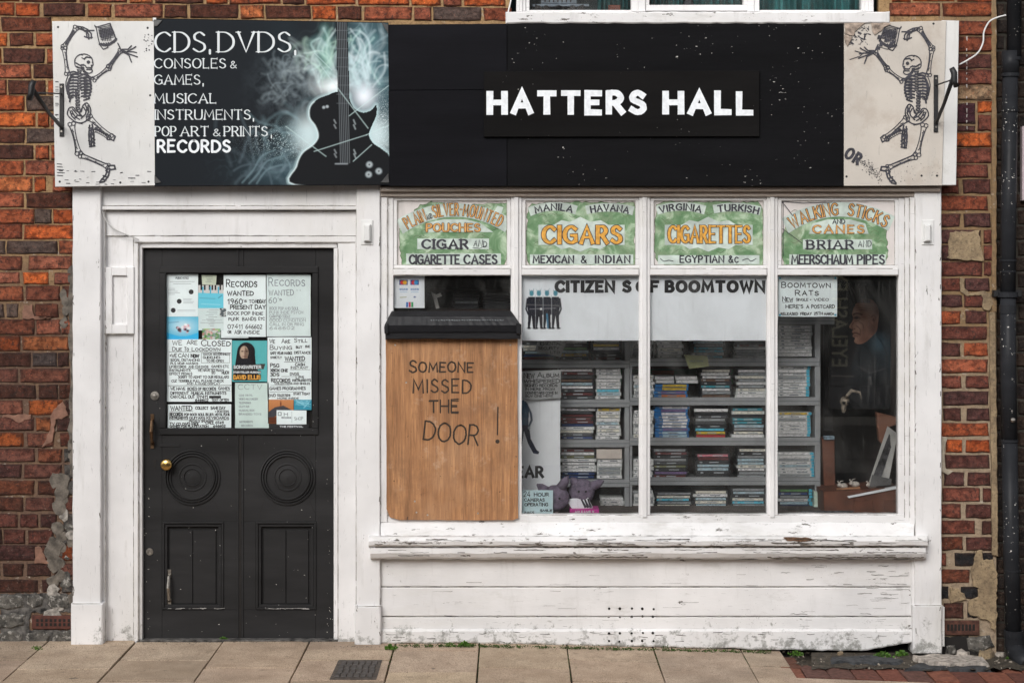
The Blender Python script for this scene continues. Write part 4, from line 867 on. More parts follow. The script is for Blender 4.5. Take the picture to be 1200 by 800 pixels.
# splits and rot along sill and boards
k = Ink(-.0)
def crack(x0, x1, y, yd, w_=.8, wob=.5):
    k.y = yd; k.n = 0; q = []; x = x0
    while x < x1: q.append((x, y+R.uniform(-wob, wob))); x += R.uniform(2, 6)
    if len(q) > 2: k.stroke(q, w_, rough=.5)
for _ in range(46): x = R.uniform(436, 1075) if R.random() < .5 else R.uniform(700, 1080); crack(x, x+R.uniform(6, 46), R.choice((631.5, 633, 636, 637.5)), -.1075, R.uniform(.3, .9))
for _ in range(34): x = R.uniform(436, 1078); crack(x, x+R.uniform(6, 40), R.choice((644, 647, 650.5)), -.0865, R.uniform(.3, .8))
crack(636, 1080, 640.4, -.0815, 1.5, .5); crack(440, 640, 640.8, -.0815, .7, .3); crack(634, 760, 652.5, -.073, 1.3, .6); crack(900, 1083, 653, -.0715, 1.6, .8); crack(446, 1068, 627.8, -.048, .8, .3)
for _ in range(48): x = 1071-abs(R.gauss(0, 55)); x0 = x-R.uniform(3, 22); crack(x0, x, R.uniform(660, 735), .0035, R.uniform(.15, .45), .6)
for _ in range(30): x = R.uniform(450, 1060); crack(x, x+R.uniform(4, 28), R.uniform(658, 735), .0035, R.uniform(.12, .3), .25)
for _ in range(60): x = R.uniform(450, 1068); crack(x, x+R.uniform(2, 14), R.uniform(740, 752), -.0148, R.uniform(.2, .7), .6)
for y in range(660, 752, 4): crack(1066+R.uniform(-1, 1), 1072, y, .0035 if y < 736 else -.0148, R.uniform(.5, 1.4), 1)
for _ in range(60): y = R.uniform(240, 745); x = R.choice((86, 117, 124, 418, 445, 1073, 1102)); k.y = -.0205 if y < 705 else -.0405; k.stroke([(x+R.uniform(-.6, .6), y), (x+R.uniform(-.8, .8), y+R.uniform(1.5, 6))], R.uniform(.4, 1))
k.build('paint_cracks', plain('rotten_wood', (.07, .058, .045), .95, .5, 80), sf, kind='stuff')
mb = MB(); mb.prism(rag([(918, 629.5), (948, 630), (953, 632), (946, 634), (922, 633.5)], .5, 4), -.1072, -.09, 0); mb.build('rotten_patch', plain('brown_rot', (.13, .07, .04), .9, .5, 80), sf)
bx('riser_end', WHITE, 1068, 655, 1073, 762, -.004, .07, .002, wob=.8)
mb = MB()
for x in (713.5, 726, 740, 753, 765.5):
    for y in (713, 722.3, 732.5, 741.5, 751):
        yf = .0055 if y < 735 else -.0135; c = P(x+R.uniform(-.6, .6), y+R.uniform(-.6, .6), yf-.0006); r = R.uniform(.0055, .0075)
        mb.disc(c, [(r, .001), (r, -.0006)], 8)
mb.build('vent_holes', DARK, sf, kind='stuff')
k = Ink(0)  # dark joint strokes: grime plus painted-in crease shade between mouldings
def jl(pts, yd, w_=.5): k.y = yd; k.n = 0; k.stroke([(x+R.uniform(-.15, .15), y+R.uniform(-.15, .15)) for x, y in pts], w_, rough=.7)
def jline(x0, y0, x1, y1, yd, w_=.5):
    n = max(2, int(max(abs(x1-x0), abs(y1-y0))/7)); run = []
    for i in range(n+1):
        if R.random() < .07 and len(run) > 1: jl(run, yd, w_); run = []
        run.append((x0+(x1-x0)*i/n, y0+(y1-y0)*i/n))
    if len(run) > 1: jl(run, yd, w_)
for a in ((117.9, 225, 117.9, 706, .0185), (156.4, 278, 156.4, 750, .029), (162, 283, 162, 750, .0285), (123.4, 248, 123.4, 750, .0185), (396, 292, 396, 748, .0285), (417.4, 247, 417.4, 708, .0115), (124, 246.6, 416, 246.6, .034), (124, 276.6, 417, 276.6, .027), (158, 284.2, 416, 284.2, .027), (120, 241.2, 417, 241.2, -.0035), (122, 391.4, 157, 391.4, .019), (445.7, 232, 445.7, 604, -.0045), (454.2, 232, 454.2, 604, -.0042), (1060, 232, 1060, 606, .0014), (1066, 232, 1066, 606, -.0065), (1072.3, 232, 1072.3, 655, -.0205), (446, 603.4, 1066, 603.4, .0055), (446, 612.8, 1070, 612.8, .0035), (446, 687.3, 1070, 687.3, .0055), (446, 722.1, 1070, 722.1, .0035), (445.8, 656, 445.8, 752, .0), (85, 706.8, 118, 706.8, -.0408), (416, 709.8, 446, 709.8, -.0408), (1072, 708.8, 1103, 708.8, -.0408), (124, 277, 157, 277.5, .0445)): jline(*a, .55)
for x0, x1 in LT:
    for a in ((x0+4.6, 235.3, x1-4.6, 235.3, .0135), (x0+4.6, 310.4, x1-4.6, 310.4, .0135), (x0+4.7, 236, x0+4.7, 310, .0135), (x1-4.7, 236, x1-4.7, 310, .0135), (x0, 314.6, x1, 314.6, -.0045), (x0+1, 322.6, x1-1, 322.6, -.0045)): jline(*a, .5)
k.build('joint_grime_shade', plain('grime_shade_line', (.27, .25, .22), .95, .5, 60), sf, kind='stuff')
# solid core behind the stallriser and over the door
mb = MB(); a, b = P(446, 655, .07), P(1072, 790, .07); mb.wbox((a.x, .072, -.2), (b.x, .16, P(0, 606, .07).z)); mb.build('core', DARK, sf)
# door bells
for x, lab in ((430, 'small white alarm bell box on the pilaster between door and window'), (1087.5, 'small white alarm bell box on the right pilaster')):
    t = thing('bell_box', lab, 'bell box', P(x, 288, -.02), 'white bell boxes on the pilasters')
    mb = MB(); mb.box(x-7, 258, x+7, 287, -.026, -.02, .002); mb.build('back_plate', PLASTIC, t)
    mb = MB(); mb.box(x-4, 263, x+4, 283, -.052, -.026, .007); mb.build('bell_cover', PLASTIC, t)

# ---------------------------------------------------------------- fascia and sign boards
YF = -.085
def board(name, lab, cat, pts, yf, yb, m, **k):
    mb = MB(); mb.prism(pts, yf, yb, .002); t = thing(name, lab, cat, P(sum(p[0] for p in pts)/4, max(p[1] for p in pts), yf)); mb.build('board', m, t, **k); return t
mb = MB(); mb.box(66, 30, 1120, 214, -.068, .05, 0); mb.build('fascia_core', DARK, sf)
sk1 = board('skeleton_sign', 'white board with a dancing skeleton tipping a hat, left end of the fascia', 'sign board', [(61, 25), (180.5, 25), (182, 217.5), (64.5, 219)], YF, -.068, SIGNW)
fas = thing('black_fascia', 'long black painted fascia board over the display window', 'fascia board', P(720, 218, YF))
def fp(pts, m, y=YF): mb = MB(); mb.prism(pts, y, -.068, .0015); mb.build('board', m, fas)
fp([(455, 29), (594, 28), (594, 105), (455, 106)], BLK1, YF+.001); fp([(455, 106.4), (594, 105.4), (594, 218), (456, 218)], BLK1)
fp([(594.5, 27.5), (989, 26.5), (989, 218), (594.5, 218)], BLK2, YF-.001)
plq = board('name_plaque', 'black plaque lettered Hatters Hall on the black fascia', 'sign board', [(567, 84), (890, 83), (890, 160), (567, 160.5)], YF-.018, YF-.001, BLK3)
sk2 = board('skeleton_sign', 'weathered off-white board with a dancing skeleton, right end of the fascia', 'sign board', [(989, 27), (1109, 24.5), (1104, 217.5), (988.5, 218)], YF, -.068, SIGNR)
mb = MB(); mb.prism([(1104, 24), (1124, 24.5), (1120.5, 217), (1101, 217)], YF+.012, .03, .002); mb.build('end_board', SIGNW, label='plain white board end behind the right skeleton sign', cat='board')
i = Ink(YF-.019)
for s_, a, b in (('HATTERS', 574, 754), ('HALL', 780, 880)):
    X = sum(FONT[c][0]+.44 for c in s_)-.44; fx = (b-a)/X; u = a
    for c in s_:
        i = Ink(YF-.019); i.text(c, u, u+FONT[c][0]*fx, 132+R.uniform(-.4, .4), 22.6, 7.8, 6.8, sq=True, jit=.010, rough=.06); i.build('letter', INKW, plq); u += (FONT[c][0]+.44)*fx
# screws
for px, py, par, y in [(68, 32, sk1, YF), (173, 33, sk1, YF), (176, 112, sk1, YF), (70, 213, sk1, YF), (174, 213, sk1, YF), (141, 214, sk1, YF), (1080, 206, sk2, YF), (992, 207, sk2, YF), (1094, 28, sk2, YF), (1098, 206, sk2, YF)]:
    mb = MB(); mb.disc(P(px, py, y), [(.006, 0), (.005, -.0015), (.001, -.001)], 10); mb.build('screw', IRON, par)
# skeleton drawing: f maps left-board coordinates to a board
def skeleton(f, y, par):
    k = Ink(y-.0008)
    def ln(p, w_=.75): k.stroke([f(*q) for q in p], w_*1.4)
    def bone(a, b, w0=2.2, w1=3.4, knob=True, hatch=3):
        ax, ay = a; bx_, by = b; dx, dy = bx_-ax, by-ay; l = math.hypot(dx, dy); ux, uy = dx/l, dy/l; nx, ny = -uy, ux
        def pt(t, s_): return (ax+dx*t+nx*s_, ay+dy*t+ny*s_)
        for s_ in (-1, 1):
            ln(crom([pt(.0, s_*w1*.9), pt(.12, s_*w1*.55), pt(.5, s_*w0*.5), pt(.88, s_*w1*.55), pt(1, s_*w1*.9)], 3), .95 if s_ > 0 else .75)
        for t_ in (0, 1):
            for s_ in (-1, 1):
                c = pt(t_ - (.02 if not t_ else -.02), s_*w1*.45)
                ln([(c[0]+w1*.5*math.cos(a_), c[1]+w1*.5*math.sin(a_)) for a_ in [z*.9 for z in range(8)]], .7)
        for h in range(hatch): t_ = .2+.6*h/max(1, hatch-1) if hatch > 1 else .5; ln([pt(t_, w0*.45), pt(t_+.06, -w0*.1)], .6)
        ln([pt(.15, w0*.2), pt(.85, w0*.22)], .5)
    # raised arm
    bone((79, 86), (75, 57), 3, 4); bone((75, 55), (89, 33), 3, 4); ln([(77, 52), (86, 36)], 1.6)
    for q in ([(90, 31), (97, 32), (103, 35), (107, 40), (107, 45)], [(97, 34), (101, 38), (102, 44)], [(101, 36), (104, 41), (104, 46)], [(95, 33), (99, 37), (105, 37)], [(91, 33), (98, 36), (110, 36)], [(99, 43), (104, 45), (108, 44)]): ln(q, 1.2)
    # hat
    ln([(111, 30), (113, 34), (115, 45), (117, 53), (121, 58), (126, 56), (127, 50)], .9); ln([(111, 31), (120, 34)], .8); ln(crom([(117, 52), (126, 53), (133, 49), (136, 46)]), 2.2); ln([(129, 29), (133, 38), (136, 47)], 1.2)
    ln([(113, 32), (129, 27.5), (131, 33)], .9)
    for z in range(9): ln([(115+z*.4, 33+z*1.7), (129+z*.55, 30+z*1.7)], 1.1 if 1 < z < 7 else .6)
    for z in range(6): ln([(118+z*2, 34), (120+z*2, 48)], .8)
    for z in range(6): ln([(119+z*2.6, 51-z*.2), (121+z*2.6, 54-z*.8)], 1.1)
    # right arm
    bone((110, 93), (127, 80), 2.6, 3.8); bone((128, 78), (141, 60), 3, 3.6); ln([(129, 76), (139, 62)], 1.5)
    for q in ([(141, 58), (148, 61), (156, 57), (159, 55)], [(142, 60), (150, 63), (161, 67)], [(142, 60), (151, 65), (154, 73)], [(143, 58), (150, 58), (154, 54)], [(141, 57), (138, 51)], [(148, 61), (156, 61), (160, 62)]): ln(q, 1.1)
    # skull
    ln([(98+10.5*math.cos(a), 72+8.5*math.sin(a)) for a in [3.0+z*.35 for z in range(11)]], .9); ln(crom([(87.5, 71), (88, 77), (92, 80), (97, 79), (99, 83)]), .9)
    ln(crom([(108, 70), (109, 76), (107, 79), (108, 84), (104, 86), (99, 83), (98, 79)]), 1.0); k.dot(*f(103.5, 73), 2.1); k.dot(*f(107.2, 77), 1.1)
    for z in range(5): ln([(102+z*1.3, 79.5), (102+z*1.3, 82)], .6)
    ln([(101, 79.4), (108, 79)], .8); ln([(101, 82), (107.5, 82)], .7); ln([(95, 76), (100, 77), (101, 79)], .9); ln([(90, 66), (93, 64), (97, 65)], .5); ln([(89, 74), (94, 77), (98, 76)], 1.3); ln([(99, 69), (101, 67), (107, 68)], 1.2); ln([(96, 79), (98, 84), (102, 86)], 1.6); ln([(90, 78), (96, 81)], 1.1); ln([(96, 68), (99, 70)], .9)
    # spine and ribs
    for z in range(12): y_ = 82+z*4; x_ = 92+ (1 if z < 6 else -2+z*.1)*1.0; ln([(x_-2.2, y_), (x_+2.2, y_+.6), (x_+1.5, y_+2.6), (x_-1.6, y_+2.2), (x_-2.2, y_)], 1.0)
    for z in range(8):
        y_ = 87+z*3.6; w_ = 4+6*math.sin((z+1)/9*3.1)
        ln(crom([(90.5, y_), (90-w_*.9, y_+.5), (88.5-w_, y_+4.5), (83-w_*.2, y_+7)]), 1.6); ln(crom([(95.5, y_+1), (97+w_*.6, y_+0), (100+w_*.7, y_+3), (97+w_*.2, y_+5.4)]), 1.5)
        ln([(83-w_*.2, y_+4), (86, y_+2.2)], .7)
    ln(crom([(80, 88), (77, 98), (79, 110), (82, 114)]), .8); ln(crom([(106, 92), (107, 104), (103, 116), (99, 112)]), .8); ln([(79, 86), (86, 84), (92, 86)], 1.4); ln([(94, 86), (102, 89), (110, 92)], 1.2)
    # pelvis
    ln(crom([(81, 127), (79, 134), (84, 140), (91, 144), (99, 143), (105, 137), (106, 128), (102, 121), (97, 124), (95, 131), (89, 130), (86, 126), (81, 127)]), 1.1)
    for q in ([(84, 130), (88, 137), (93, 140)], [(102, 126), (100, 134), (95, 139)], [(87, 139), (91, 135), (97, 137)], [(88, 143), (96, 145)], [(100, 123), (103, 130)], [(83, 133), (86, 134)], [(82, 130), (84, 136), (88, 140)], [(103, 124), (104, 131), (101, 137)], [(92, 132), (96, 136)], [(85, 128), (90, 134)], [(98, 126), (101, 131)], [(90, 128), (93, 134), (95, 128)]): ln(q, 1.1)
    # legs
    bone((105, 138), (129, 160), 3.4, 4.6); bone((127, 161), (112, 152.5), 3, 3.4, hatch=5); ln([(126, 158), (112, 151)], 1.8); ln([(129, 163), (133, 165), (135, 160), (131, 157)], 1.2)
    for q in ([(105, 147), (104, 158), (105, 170)], [(108, 146), (110, 158), (110, 171)], [(104, 150), (110, 152)], [(105, 160), (111, 164)], [(104, 165), (111, 168)], [(107, 150), (107, 172)], [(105, 172), (111, 171)], [(106, 153), (110, 160)], [(105, 156), (108, 166)]): ln(q, 1.4)
    bone((84, 146), (92, 179), 3.4, 4.8); bone((95, 182), (126, 195), 3.2, 4.2); ln([(98, 181), (124, 192)], 1.1)
    for q in ([(126, 194), (134, 194), (135, 198), (129, 199)], [(126, 197), (124, 205), (117, 213)], [(129, 198), (127, 206), (122, 213), (117, 214)], [(121, 206), (126, 208)], [(119, 210), (124, 211)], [(124, 200), (128, 203)]): ln(q, 1.4)
    return k.build('skeleton_drawing', INKN, par)
skeleton(lambda x, y: (x, y), YF-.001, sk1)
skeleton(lambda x, y: (1167-x, y+1.5), YF-.001, sk2)
k = Ink(YF-.0016)
for z in range(5): k.stroke([(67, 192+z*3.4), (73+R.uniform(-2, 3), 192.5+z*3.4)], .9)
for z in range(26): x = R.uniform(66, 180); y = R.uniform(200, 216); k.stroke([(x, y), (x+R.uniform(1, 5), y+R.uniform(-.5, .5))], R.uniform(.4, 1))
for z in range(14): y = R.uniform(85, 150); k.stroke([(65, y), (66+R.uniform(.5, 3), y)], .6)
for z in range(24): x = R.uniform(168, 179); y = R.uniform(40, 62); k.dot(x, y, R.uniform(.3, .9), 6)
k.build('paint_cracks', INKN, sk1, kind='stuff')
k = Ink(YF-.0016)
k.text('OR', 989, 1005, 186, 12, 3.6, 3, basef=linf(989, 183, 1005, 193), sq=True)
for z in range(170): t_ = R.random(); x = 1006+t_*26+R.gauss(0, 2.6); y = 185+t_*24+R.gauss(0, 3); k.dot(x, y, R.uniform(.3, .75), 5)
for z in range(40): x = R.uniform(1050, 1100); y = R.uniform(190, 214); k.dot(x, y, R.uniform(.2, .6), 5)
for z in range(60):
    x = R.uniform(991, 1018); y = R.uniform(27, 52); a = R.uniform(0, 3); l = R.uniform(1, 5); k.stroke([(x, y), (x+l*math.cos(a), y+l*math.sin(a))], R.uniform(.4, 1.3))
k.stroke([(1028, 46), (1036, 44), (1042, 48), (1046, 44), (1050, 47), (1048, 54), (1040, 58), (1030, 55)], .8); 
for x, y in ((1029, 41), (1037, 45), (1043, 49), (1031, 50), (1046, 47), (1028, 54)): k.poly([(x, y), (x+4, y+1), (x+3, y+5), (x-1, y+4)])
k.stroke([(1002, 60), (1012, 63), (1022, 60)], 1.2); k.stroke([(996, 70), (1008, 66), (1012, 62)], 1)
k.build('paint_cracks', INKN, sk2, kind='stuff')
# torn peeling strips, top left of the right board
PEEL = plain('peeling_paper', (.34, .27, .22), .9, .6, 30, .8)
for pts in ([(990, 27), (1016, 26), (1006, 33), (1000, 42), (990, 39)], [(1020, 27), (1044, 27), (1026, 41), (1022, 37)], [(990, 40), (1000, 44), (994, 54), (990, 50)]):
    mb = MB(); mb.prism(rag(pts, .8, 4), YF-.0075, YF-.004, .001); mb.build('peeling_strip', PEEL, sk2)

# music sign
r = Ras(179, 22, 457, 218, 1.6, (.010, .013, .017)); r.soft = .9
n1, n2 = r.noise(26, 1), r.noise(9, 2); n3 = r.noise(60, 3); n4 = r.noise(4, 6, 2)
r.put(np.clip((n3-.35)*1.3, 0, .5)*np.clip((r.X-270)/120, 0, 1), (.015, .032, .042))
r.glow(434, 80, 30, 76, (.10, .21, .25), .7); r.glow(340, 200, 50, 22, (.06, .12, .15), .5)
n5 = r.noise(46, 11, 2); n6 = r.noise(30, 12, 2); fil = np.exp(-((n5*7+n6*1.5) % 1-.5)**2*90)
r.put(fil*.16*np.exp(-(((r.X-425)/42)**2+((r.Y-75)/60)**2)), (.55, .72, .74))
fil2 = np.exp(-((n1*6+n6*2) % 1-.5)**2*70)
r.put(fil2*.12*np.exp(-(((r.X-345)/34)**2+((r.Y-100)/34)**2)), (.22, .28, .31))     # curling lion-like smoke, left generic
r.put(np.clip(n2-.42, 0, 1)*1.1*np.exp(-(((r.X-345)/36)**2+((r.Y-98)/36)**2)), (.16, .20, .23))
r.put(fil2*.10*np.exp(-(((r.X-310)/45)**2+((r.Y-190)/30)**2)), (.20, .32, .36))
wr = random.Random(4)
def wisps(n, x0, x1, y0, y1, ang, col_, al, L=11, stp=4.2, turn=.35):
    for _ in range(n):
        x, y = wr.uniform(x0, x1), wr.uniform(y0, y1); a = ang+wr.gauss(0, .5); da = wr.gauss(0, .12); q = [(x, y)]
        for _ in range(L): da += wr.gauss(0, turn*.4); da *= .85; a += da; x += math.cos(a)*stp; y -= math.sin(a)*stp; q.append((x, y))
        w_ = wr.choice((.7, 1.2, 2.6, 4)); r.line(crom(q, 2), w_, col_, al*(.8 if w_ < 2 else .33), wr.uniform(1.2, 3.2))
for a in ([(372, 60), (366, 48), (378, 42), (374, 56), (386, 64), (384, 50)], [(381, 30), (386, 44), (379, 58), (388, 72), (380, 90)], [(374, 95), (382, 82), (394, 88)], [(424, 32), (414, 48), (424, 64), (414, 80), (420, 96)], [(440, 40), (428, 58), (436, 78), (446, 96)], [(366, 80), (376, 74), (372, 66)]):
    r.line(crom(a), 1.3, (.60, .80, .78), .6, 1.6); r.line(crom(a), 5, (.2, .42, .42), .35, 5)
r.glow(391, 99, 18, 10, (.92, .97, 1), 1); r.glow(428, 110, 12, 15, (.85, .90, .97), 1); wisps(22, 366, 396, 70, 104, 1.8, (.75, .90, .92), .55); wisps(16, 414, 440, 60, 108, 1.5, (.80, .92, .97), .55); r.glow(384, 64, 7, 30, (.20, .42, .34), .5)
wisps(26, 412, 436, 60, 110, 1.6, (.62, .80, .84), .5); wisps(12, 376, 392, 60, 100, 1.6, (.55, .80, .68), .5); wisps(10, 425, 452, 40, 120, 1.4, (.45, .62, .68), .4)
wisps(60, 318, 372, 72, 128, 2.2, (.26, .32, .35), .45, 7, 3.2, .9); wisps(26, 300, 350, 150, 200, .6, (.22, .34, .38), .45, 12, 4.5, .4); wisps(14, 268, 330, 190, 216, .9, (.16, .22, .26), .5, 12, 5, .3)
for cx, cy in ((362, 158), (441, 158)): r.glow(cx, cy, 15, 19, (.90, .97, .98), 1); r.glow(cx, cy, 21, 18, (.20, .40, .44), .5)
r.put((r.g.random(r.X.shape) > .90)*.85*np.exp(-(((r.X-335)/34)**2+((r.Y-168)/16)**2)), (.6, .75, .78)); r.put((r.g.random(r.X.shape) > .88)*.9*np.exp(-(((r.X-449)/10)**2+((r.Y-150)/36)**2)), (.75, .85, .9))
for a in ([(283, 215), (296, 200), (306, 184), (322, 176)], [(291, 216), (302, 204), (312, 190), (330, 184)], [(300, 216), (312, 200), (330, 194)], [(330, 180), (340, 196), (336, 214)]): r.line(crom(a), 1.1, (.20, .30, .34), .6, 1.4)
body = crom([(385, 110), (373, 115), (364, 124), (363, 137), (370, 148), (373, 160), (367, 170), (354, 180), (347, 196), (345, 218), (457, 218), (457, 186), (449, 176), (438, 168), (433, 158), (437, 146), (442, 134), (442, 122), (436, 128), (426, 131), (416, 126), (411, 116), (409, 108), (396, 106), (385, 110)])
r.line(body, 3.4, (.55, .75, .78), .75, 2.4); r.poly(body, (.008, .009, .011)); 
r.line([p for p in body if p[0] < 374 and p[1] > 118], .9, (.75, .88, .9), .9)
r.poly([(395.5, 22), (409, 22), (411, 135), (397, 135)], (.006, .007, .009))
for q in range(6): r.line([(397.3+q*2.0, 22), (399+q*2.15, 192)], .5, (.34, .38, .41), .6, .35)
for q in range(9): r.line([(395.5, 32+q*11), (410, 32+q*11)], .5, (.2, .22, .24), .5, .5)
r.line([(393, 193), (407, 193)], 1, (.5, .55, .6), .7)
for x, y in ((433, 194), (444, 202), (432, 206)): r.ell(x, y, 4, 4, (.22, .26, .28)); r.ell(x, y, 2.6, 2.6, (.45, .5, .52)); r.ell(x, y, 1.2, 1.2, (.05, .06, .07))
for x, y in ((380, 125), (384, 124)): r.ell(x, y, 1.6, 1.6, (.4, .45, .48))
for y in (140, 146, 176, 181): r.line([(392, y), (394, y+4)], .9, (.3, .33, .35)); r.line([(415, y), (417, y+5)], .9, (.35, .4, .42))
for a in ([(335, 148), (382, 184)], [(368, 178), (430, 158)], [(430, 158), (457, 146)], [(414, 190), (436, 170)], [(370, 60), (390, 80)], [(378, 76), (432, 150)], [(410, 135), (457, 98)]): r.line(a, .7, (.6, .78, .78), .7, .6)
pz = thing('music_sign', 'dark printed sign with white lettering CDS, DVDS and a smoking electric guitar', 'sign board', P(318, 218, YF))
mb = MB(); mb.prism([(178.6, 21.5), (455, 26.5), (457.5, 217), (181, 218.5)], YF+.001, -.068, .001); mb.build('board', BLK1, pz)
# the print follows the slightly skewed board
u = (r.X-179)/278; v = (r.Y-22)/196
r.X = (179+1.8*v)*(1-u)+(454.6+2.4*v)*u; r.Y = (22.3*(1-u)+27.3*u)*(1-v)+(217.6*(1-u)+216*u)*v
r.build('print', pz, YF+.0002)
k = Ink(YF-.0004)
for s_, a, b, ba, h, t1, t2 in (('CDS', 182, 240, 61, 23, 2.9, 1.1), (',', 246, 0, 60, 17, 2.6, 2), ('DVDS', 256, 340, 61, 23, 2.9, 1.1), (',', 346, 0, 61, 17, 2.6, 2), ('CONSOLES', 181, 264, 80, 11, 1.7, .75), ('&', 270, 277, 80, 8, 1.2, .7), ('GAMES', 181, 234, 99, 11, 1.7, .75), (',', 238, 0, 99, 12, 1.5, 1.2),
    ('MUSICAL', 181, 253, 121, 11, 1.7, .75), ('INSTRUMENTS', 182, 293, 140, 11, 1.7, .75), (',', 297, 0, 140, 12, 1.5, 1.2), ('POP', 182, 206, 159.5, 11, 1.7, .75), ('ART', 212, 244, 159.5, 11, 1.7, .75), ('&', 250, 258, 159.5, 8, 1.2, .7), ('PRINTS', 263, 313, 159.5, 11, 1.7, .75), (',', 318, 0, 159.5, 12, 1.5, 1.2)):
    k.text(s_, a, b if b else a, ba, h, t1, t2, gap=.26 if h < 20 else .22, serif=s_ != '&' and s_ != ',')
k.build('lettering', INKP, pz); k = Ink(YF-.0006)
k.text('RECORDS', 185, 269, 178, 13, 3.0, 2.7, gap=.32, jit=.02); k.build('lettering', INKW, pz)
mb = MB(); mb.prism([(180, 23), (190, 24), (184, 31), (180, 31)], YF-.006, YF-.0005, .001); mb.prism([(181, 205), (189, 214), (181, 215)], YF-.006, YF-.0005, .001); mb.prism([(447, 27), (455, 29), (455, 40)], YF-.006, YF-.0005, .001); mb.prism([(455, 203), (446, 214), (456, 214)], YF-.006, YF-.0005, .001)
mb.build('corner_clip', plain('dark_tin', (.07, .07, .07), .5, .5, metal=.6), pz)
mb = MB(); mb.box(179, 21, 183, 24.5, YF-.003, YF-.0005, .0005); mb.build('tape', PLASTIC, pz)
# sign light brackets
for lab, xb, y0, y1, tip, ty, sg in (('black iron bracket arm on the left skeleton board', 72, 98, 160, 37, 99, -1), ('black iron bracket arm on the right skeleton board', 1097, 88, 155, 1118, 84, 1)):
    kk = (tip-CX)/(xb-CX); yt = YF + (1/kk-1)*(D+YF); T = P(tip, ty+4, yt)
    t = thing('sign_bracket', lab, 'bracket', P(xb, y1, YF), 'iron brackets at the ends of the fascia')
    bx('back_plate', IRON, xb-2.5, y0, xb+2.5, y1, YF-.008, YF, .002, par=t)
    q = P(xb, y1-11, YF-.005); mb = MB(); m1 = q.lerp(T, .45)+Vector((0, 0, -.012)); mb.tube([q, m1, T], [.010, .009, .012], 8); mb.build('strut', IRON, t, smooth=True)
    mb = MB(); mb.tube([P(xb, y0+12, YF-.005), T+Vector((0, .02, -.02))], .004, 6); mb.build('tie_rod', IRON, t)
    mb = MB(); mb.tube([T+Vector((-.012*sg, .0, .035)), T+Vector((0, 0, .01)), T+Vector((0, -.01, -.03)), T+Vector((.012*sg, 0, -.055))], [.013, .016, .014, .015], 10); mb.build('hook', IRON, t, smooth=True)
    for py in (y0+4, y1-6): mb = MB(); mb.disc(P(xb, py, YF-.008), [(.006, 0), (.005, -.003), (.001, -.003)], 8); mb.build('bolt', STEEL, t)
# fixings on plaque & flecks handled by material
# ---------------------------------------------------------------- green transfers on the upper lights
YT = .0245
def transfer(lab, outline, seed):
    rr = random.Random(seed); t = thing('window_sign', lab, 'window sign', P(sum(p[0] for p in outline)/len(outline), max(p[1] for p in outline), YT))
    o = rag(outline, 1.1, 3.5, rr); c = (sum(p[0] for p in o)/len(o), sum(p[1] for p in o)/len(o))
    mb = MB(); mb.prism([(c[0]+(x-c[0])*1.008, c[1]+(y-c[1])*1.014) for x, y in o], YT+.0004, .0262, 0); mb.build('dark_edge', RAGE, t)
    mb = MB(); mb.prism(o, YT, YT+.0003, 0); mb.build('green_ground', GREEN, t)
    k = Ink(YT-.0001)
    for _ in range(26):
        x = rr.uniform(min(p[0] for p in o)+8, max(p[0] for p in o)-12); y = rr.uniform(min(p[1] for p in o)+6, max(p[1] for p in o)-6)
        k.stroke(crom([(x, y), (x+4, y-2.5*rr.choice((1, -1))), (x+9, y)], 3), .45)
    k.build('scrollwork', RAGE, t); return t
def banner(k, pts): k.poly(pts)
def arcband(k, x0, x1, f, h, n=14, dn=2.0):
    a = []; b = []
    for i in range(n+1): X, Y, th = f(x0+(x1-x0)*i/n); a.append((X-math.sin(-th)*0, Y+dn)); b.append((X+h*math.sin(th), Y-h))
    k.poly(a+b[::-1])
YP, YL = YT-.001, YT-.0025
def bk(): return Ink(YP), Ink(YL), Ink(YL-.0014)
# 1
t = transfer('green painted sign reading Plain and Silver-Mounted Pouches, leftmost upper light', [(477, 262), (484, 250), (492, 241), (505, 237), (540, 240), (594, 238), (595, 262), (596, 296), (590, 312), (560, 313), (500, 313), (472, 311), (468, 290), (469, 268)], 1)
p, k, g = bk(); f1 = arcf(475, 270, 532, 252, 590, 269); arcband(p, 472, 592, f1, 14); banner(p, [(498, 272), (500, 261), (520, 257), (545, 257), (562, 261), (578, 272)]); banner(p, [(489, 292), (489, 279.5), (573, 279.5), (573, 292)]); banner(p, [(476, 309.5), (476, 297), (587, 297), (587, 309.5)]); banner(p, [(580, 262), (577, 252), (583, 241), (590, 243), (587, 252), (588, 262)])
k.text('PLAIN', 478, 500, 268, 13, 2.6, 1.7, basef=f1, gap=.30); g.text('PLAIN', 478, 500, 268, 13, 1.5, 1.0, basef=f1, gap=.30)
for s_, a, b in (('SILVER-MOUNTED', 509, 585),): k.text(s_, a, b, 268, 13.5, 2.6, 1.7, basef=f1, gap=.30); g.text(s_, a, b, 268, 13.5, 1.5, 1.0, basef=f1, gap=.30)
k.text('AND', 501, 507, 260, 6, .8, .5, basef=f1)
k.text('POUCHES', 500, 562, 271, 8.6, 3.4, 2, gap=.3, serif=False); g.text('POUCHES', 500, 562, 271, 8.6, 2.3, 1.2, gap=.3)
k.text('CIGAR', 495, 548, 291, 10, 3.0, 1.6, serif=True, gap=.35); k.text('AND', 555, 570, 289, 7, .9, .6, basef=linf(555, 288, 570, 290), jit=.05); k.stroke([(554, 290), (562, 291), (569, 288)], .6)
k.text('CIGARETTE', 480, 538, 309, 10, 2.4, 1.8, gap=.24, sq=True); k.text('CASES', 544, 582, 309, 10, 2.4, 1.8, gap=.28, sq=True)
p.build('banner', PALE, t); k.build('lettering', INKN, t); g.build('gold_lettering', GOLDF, t)
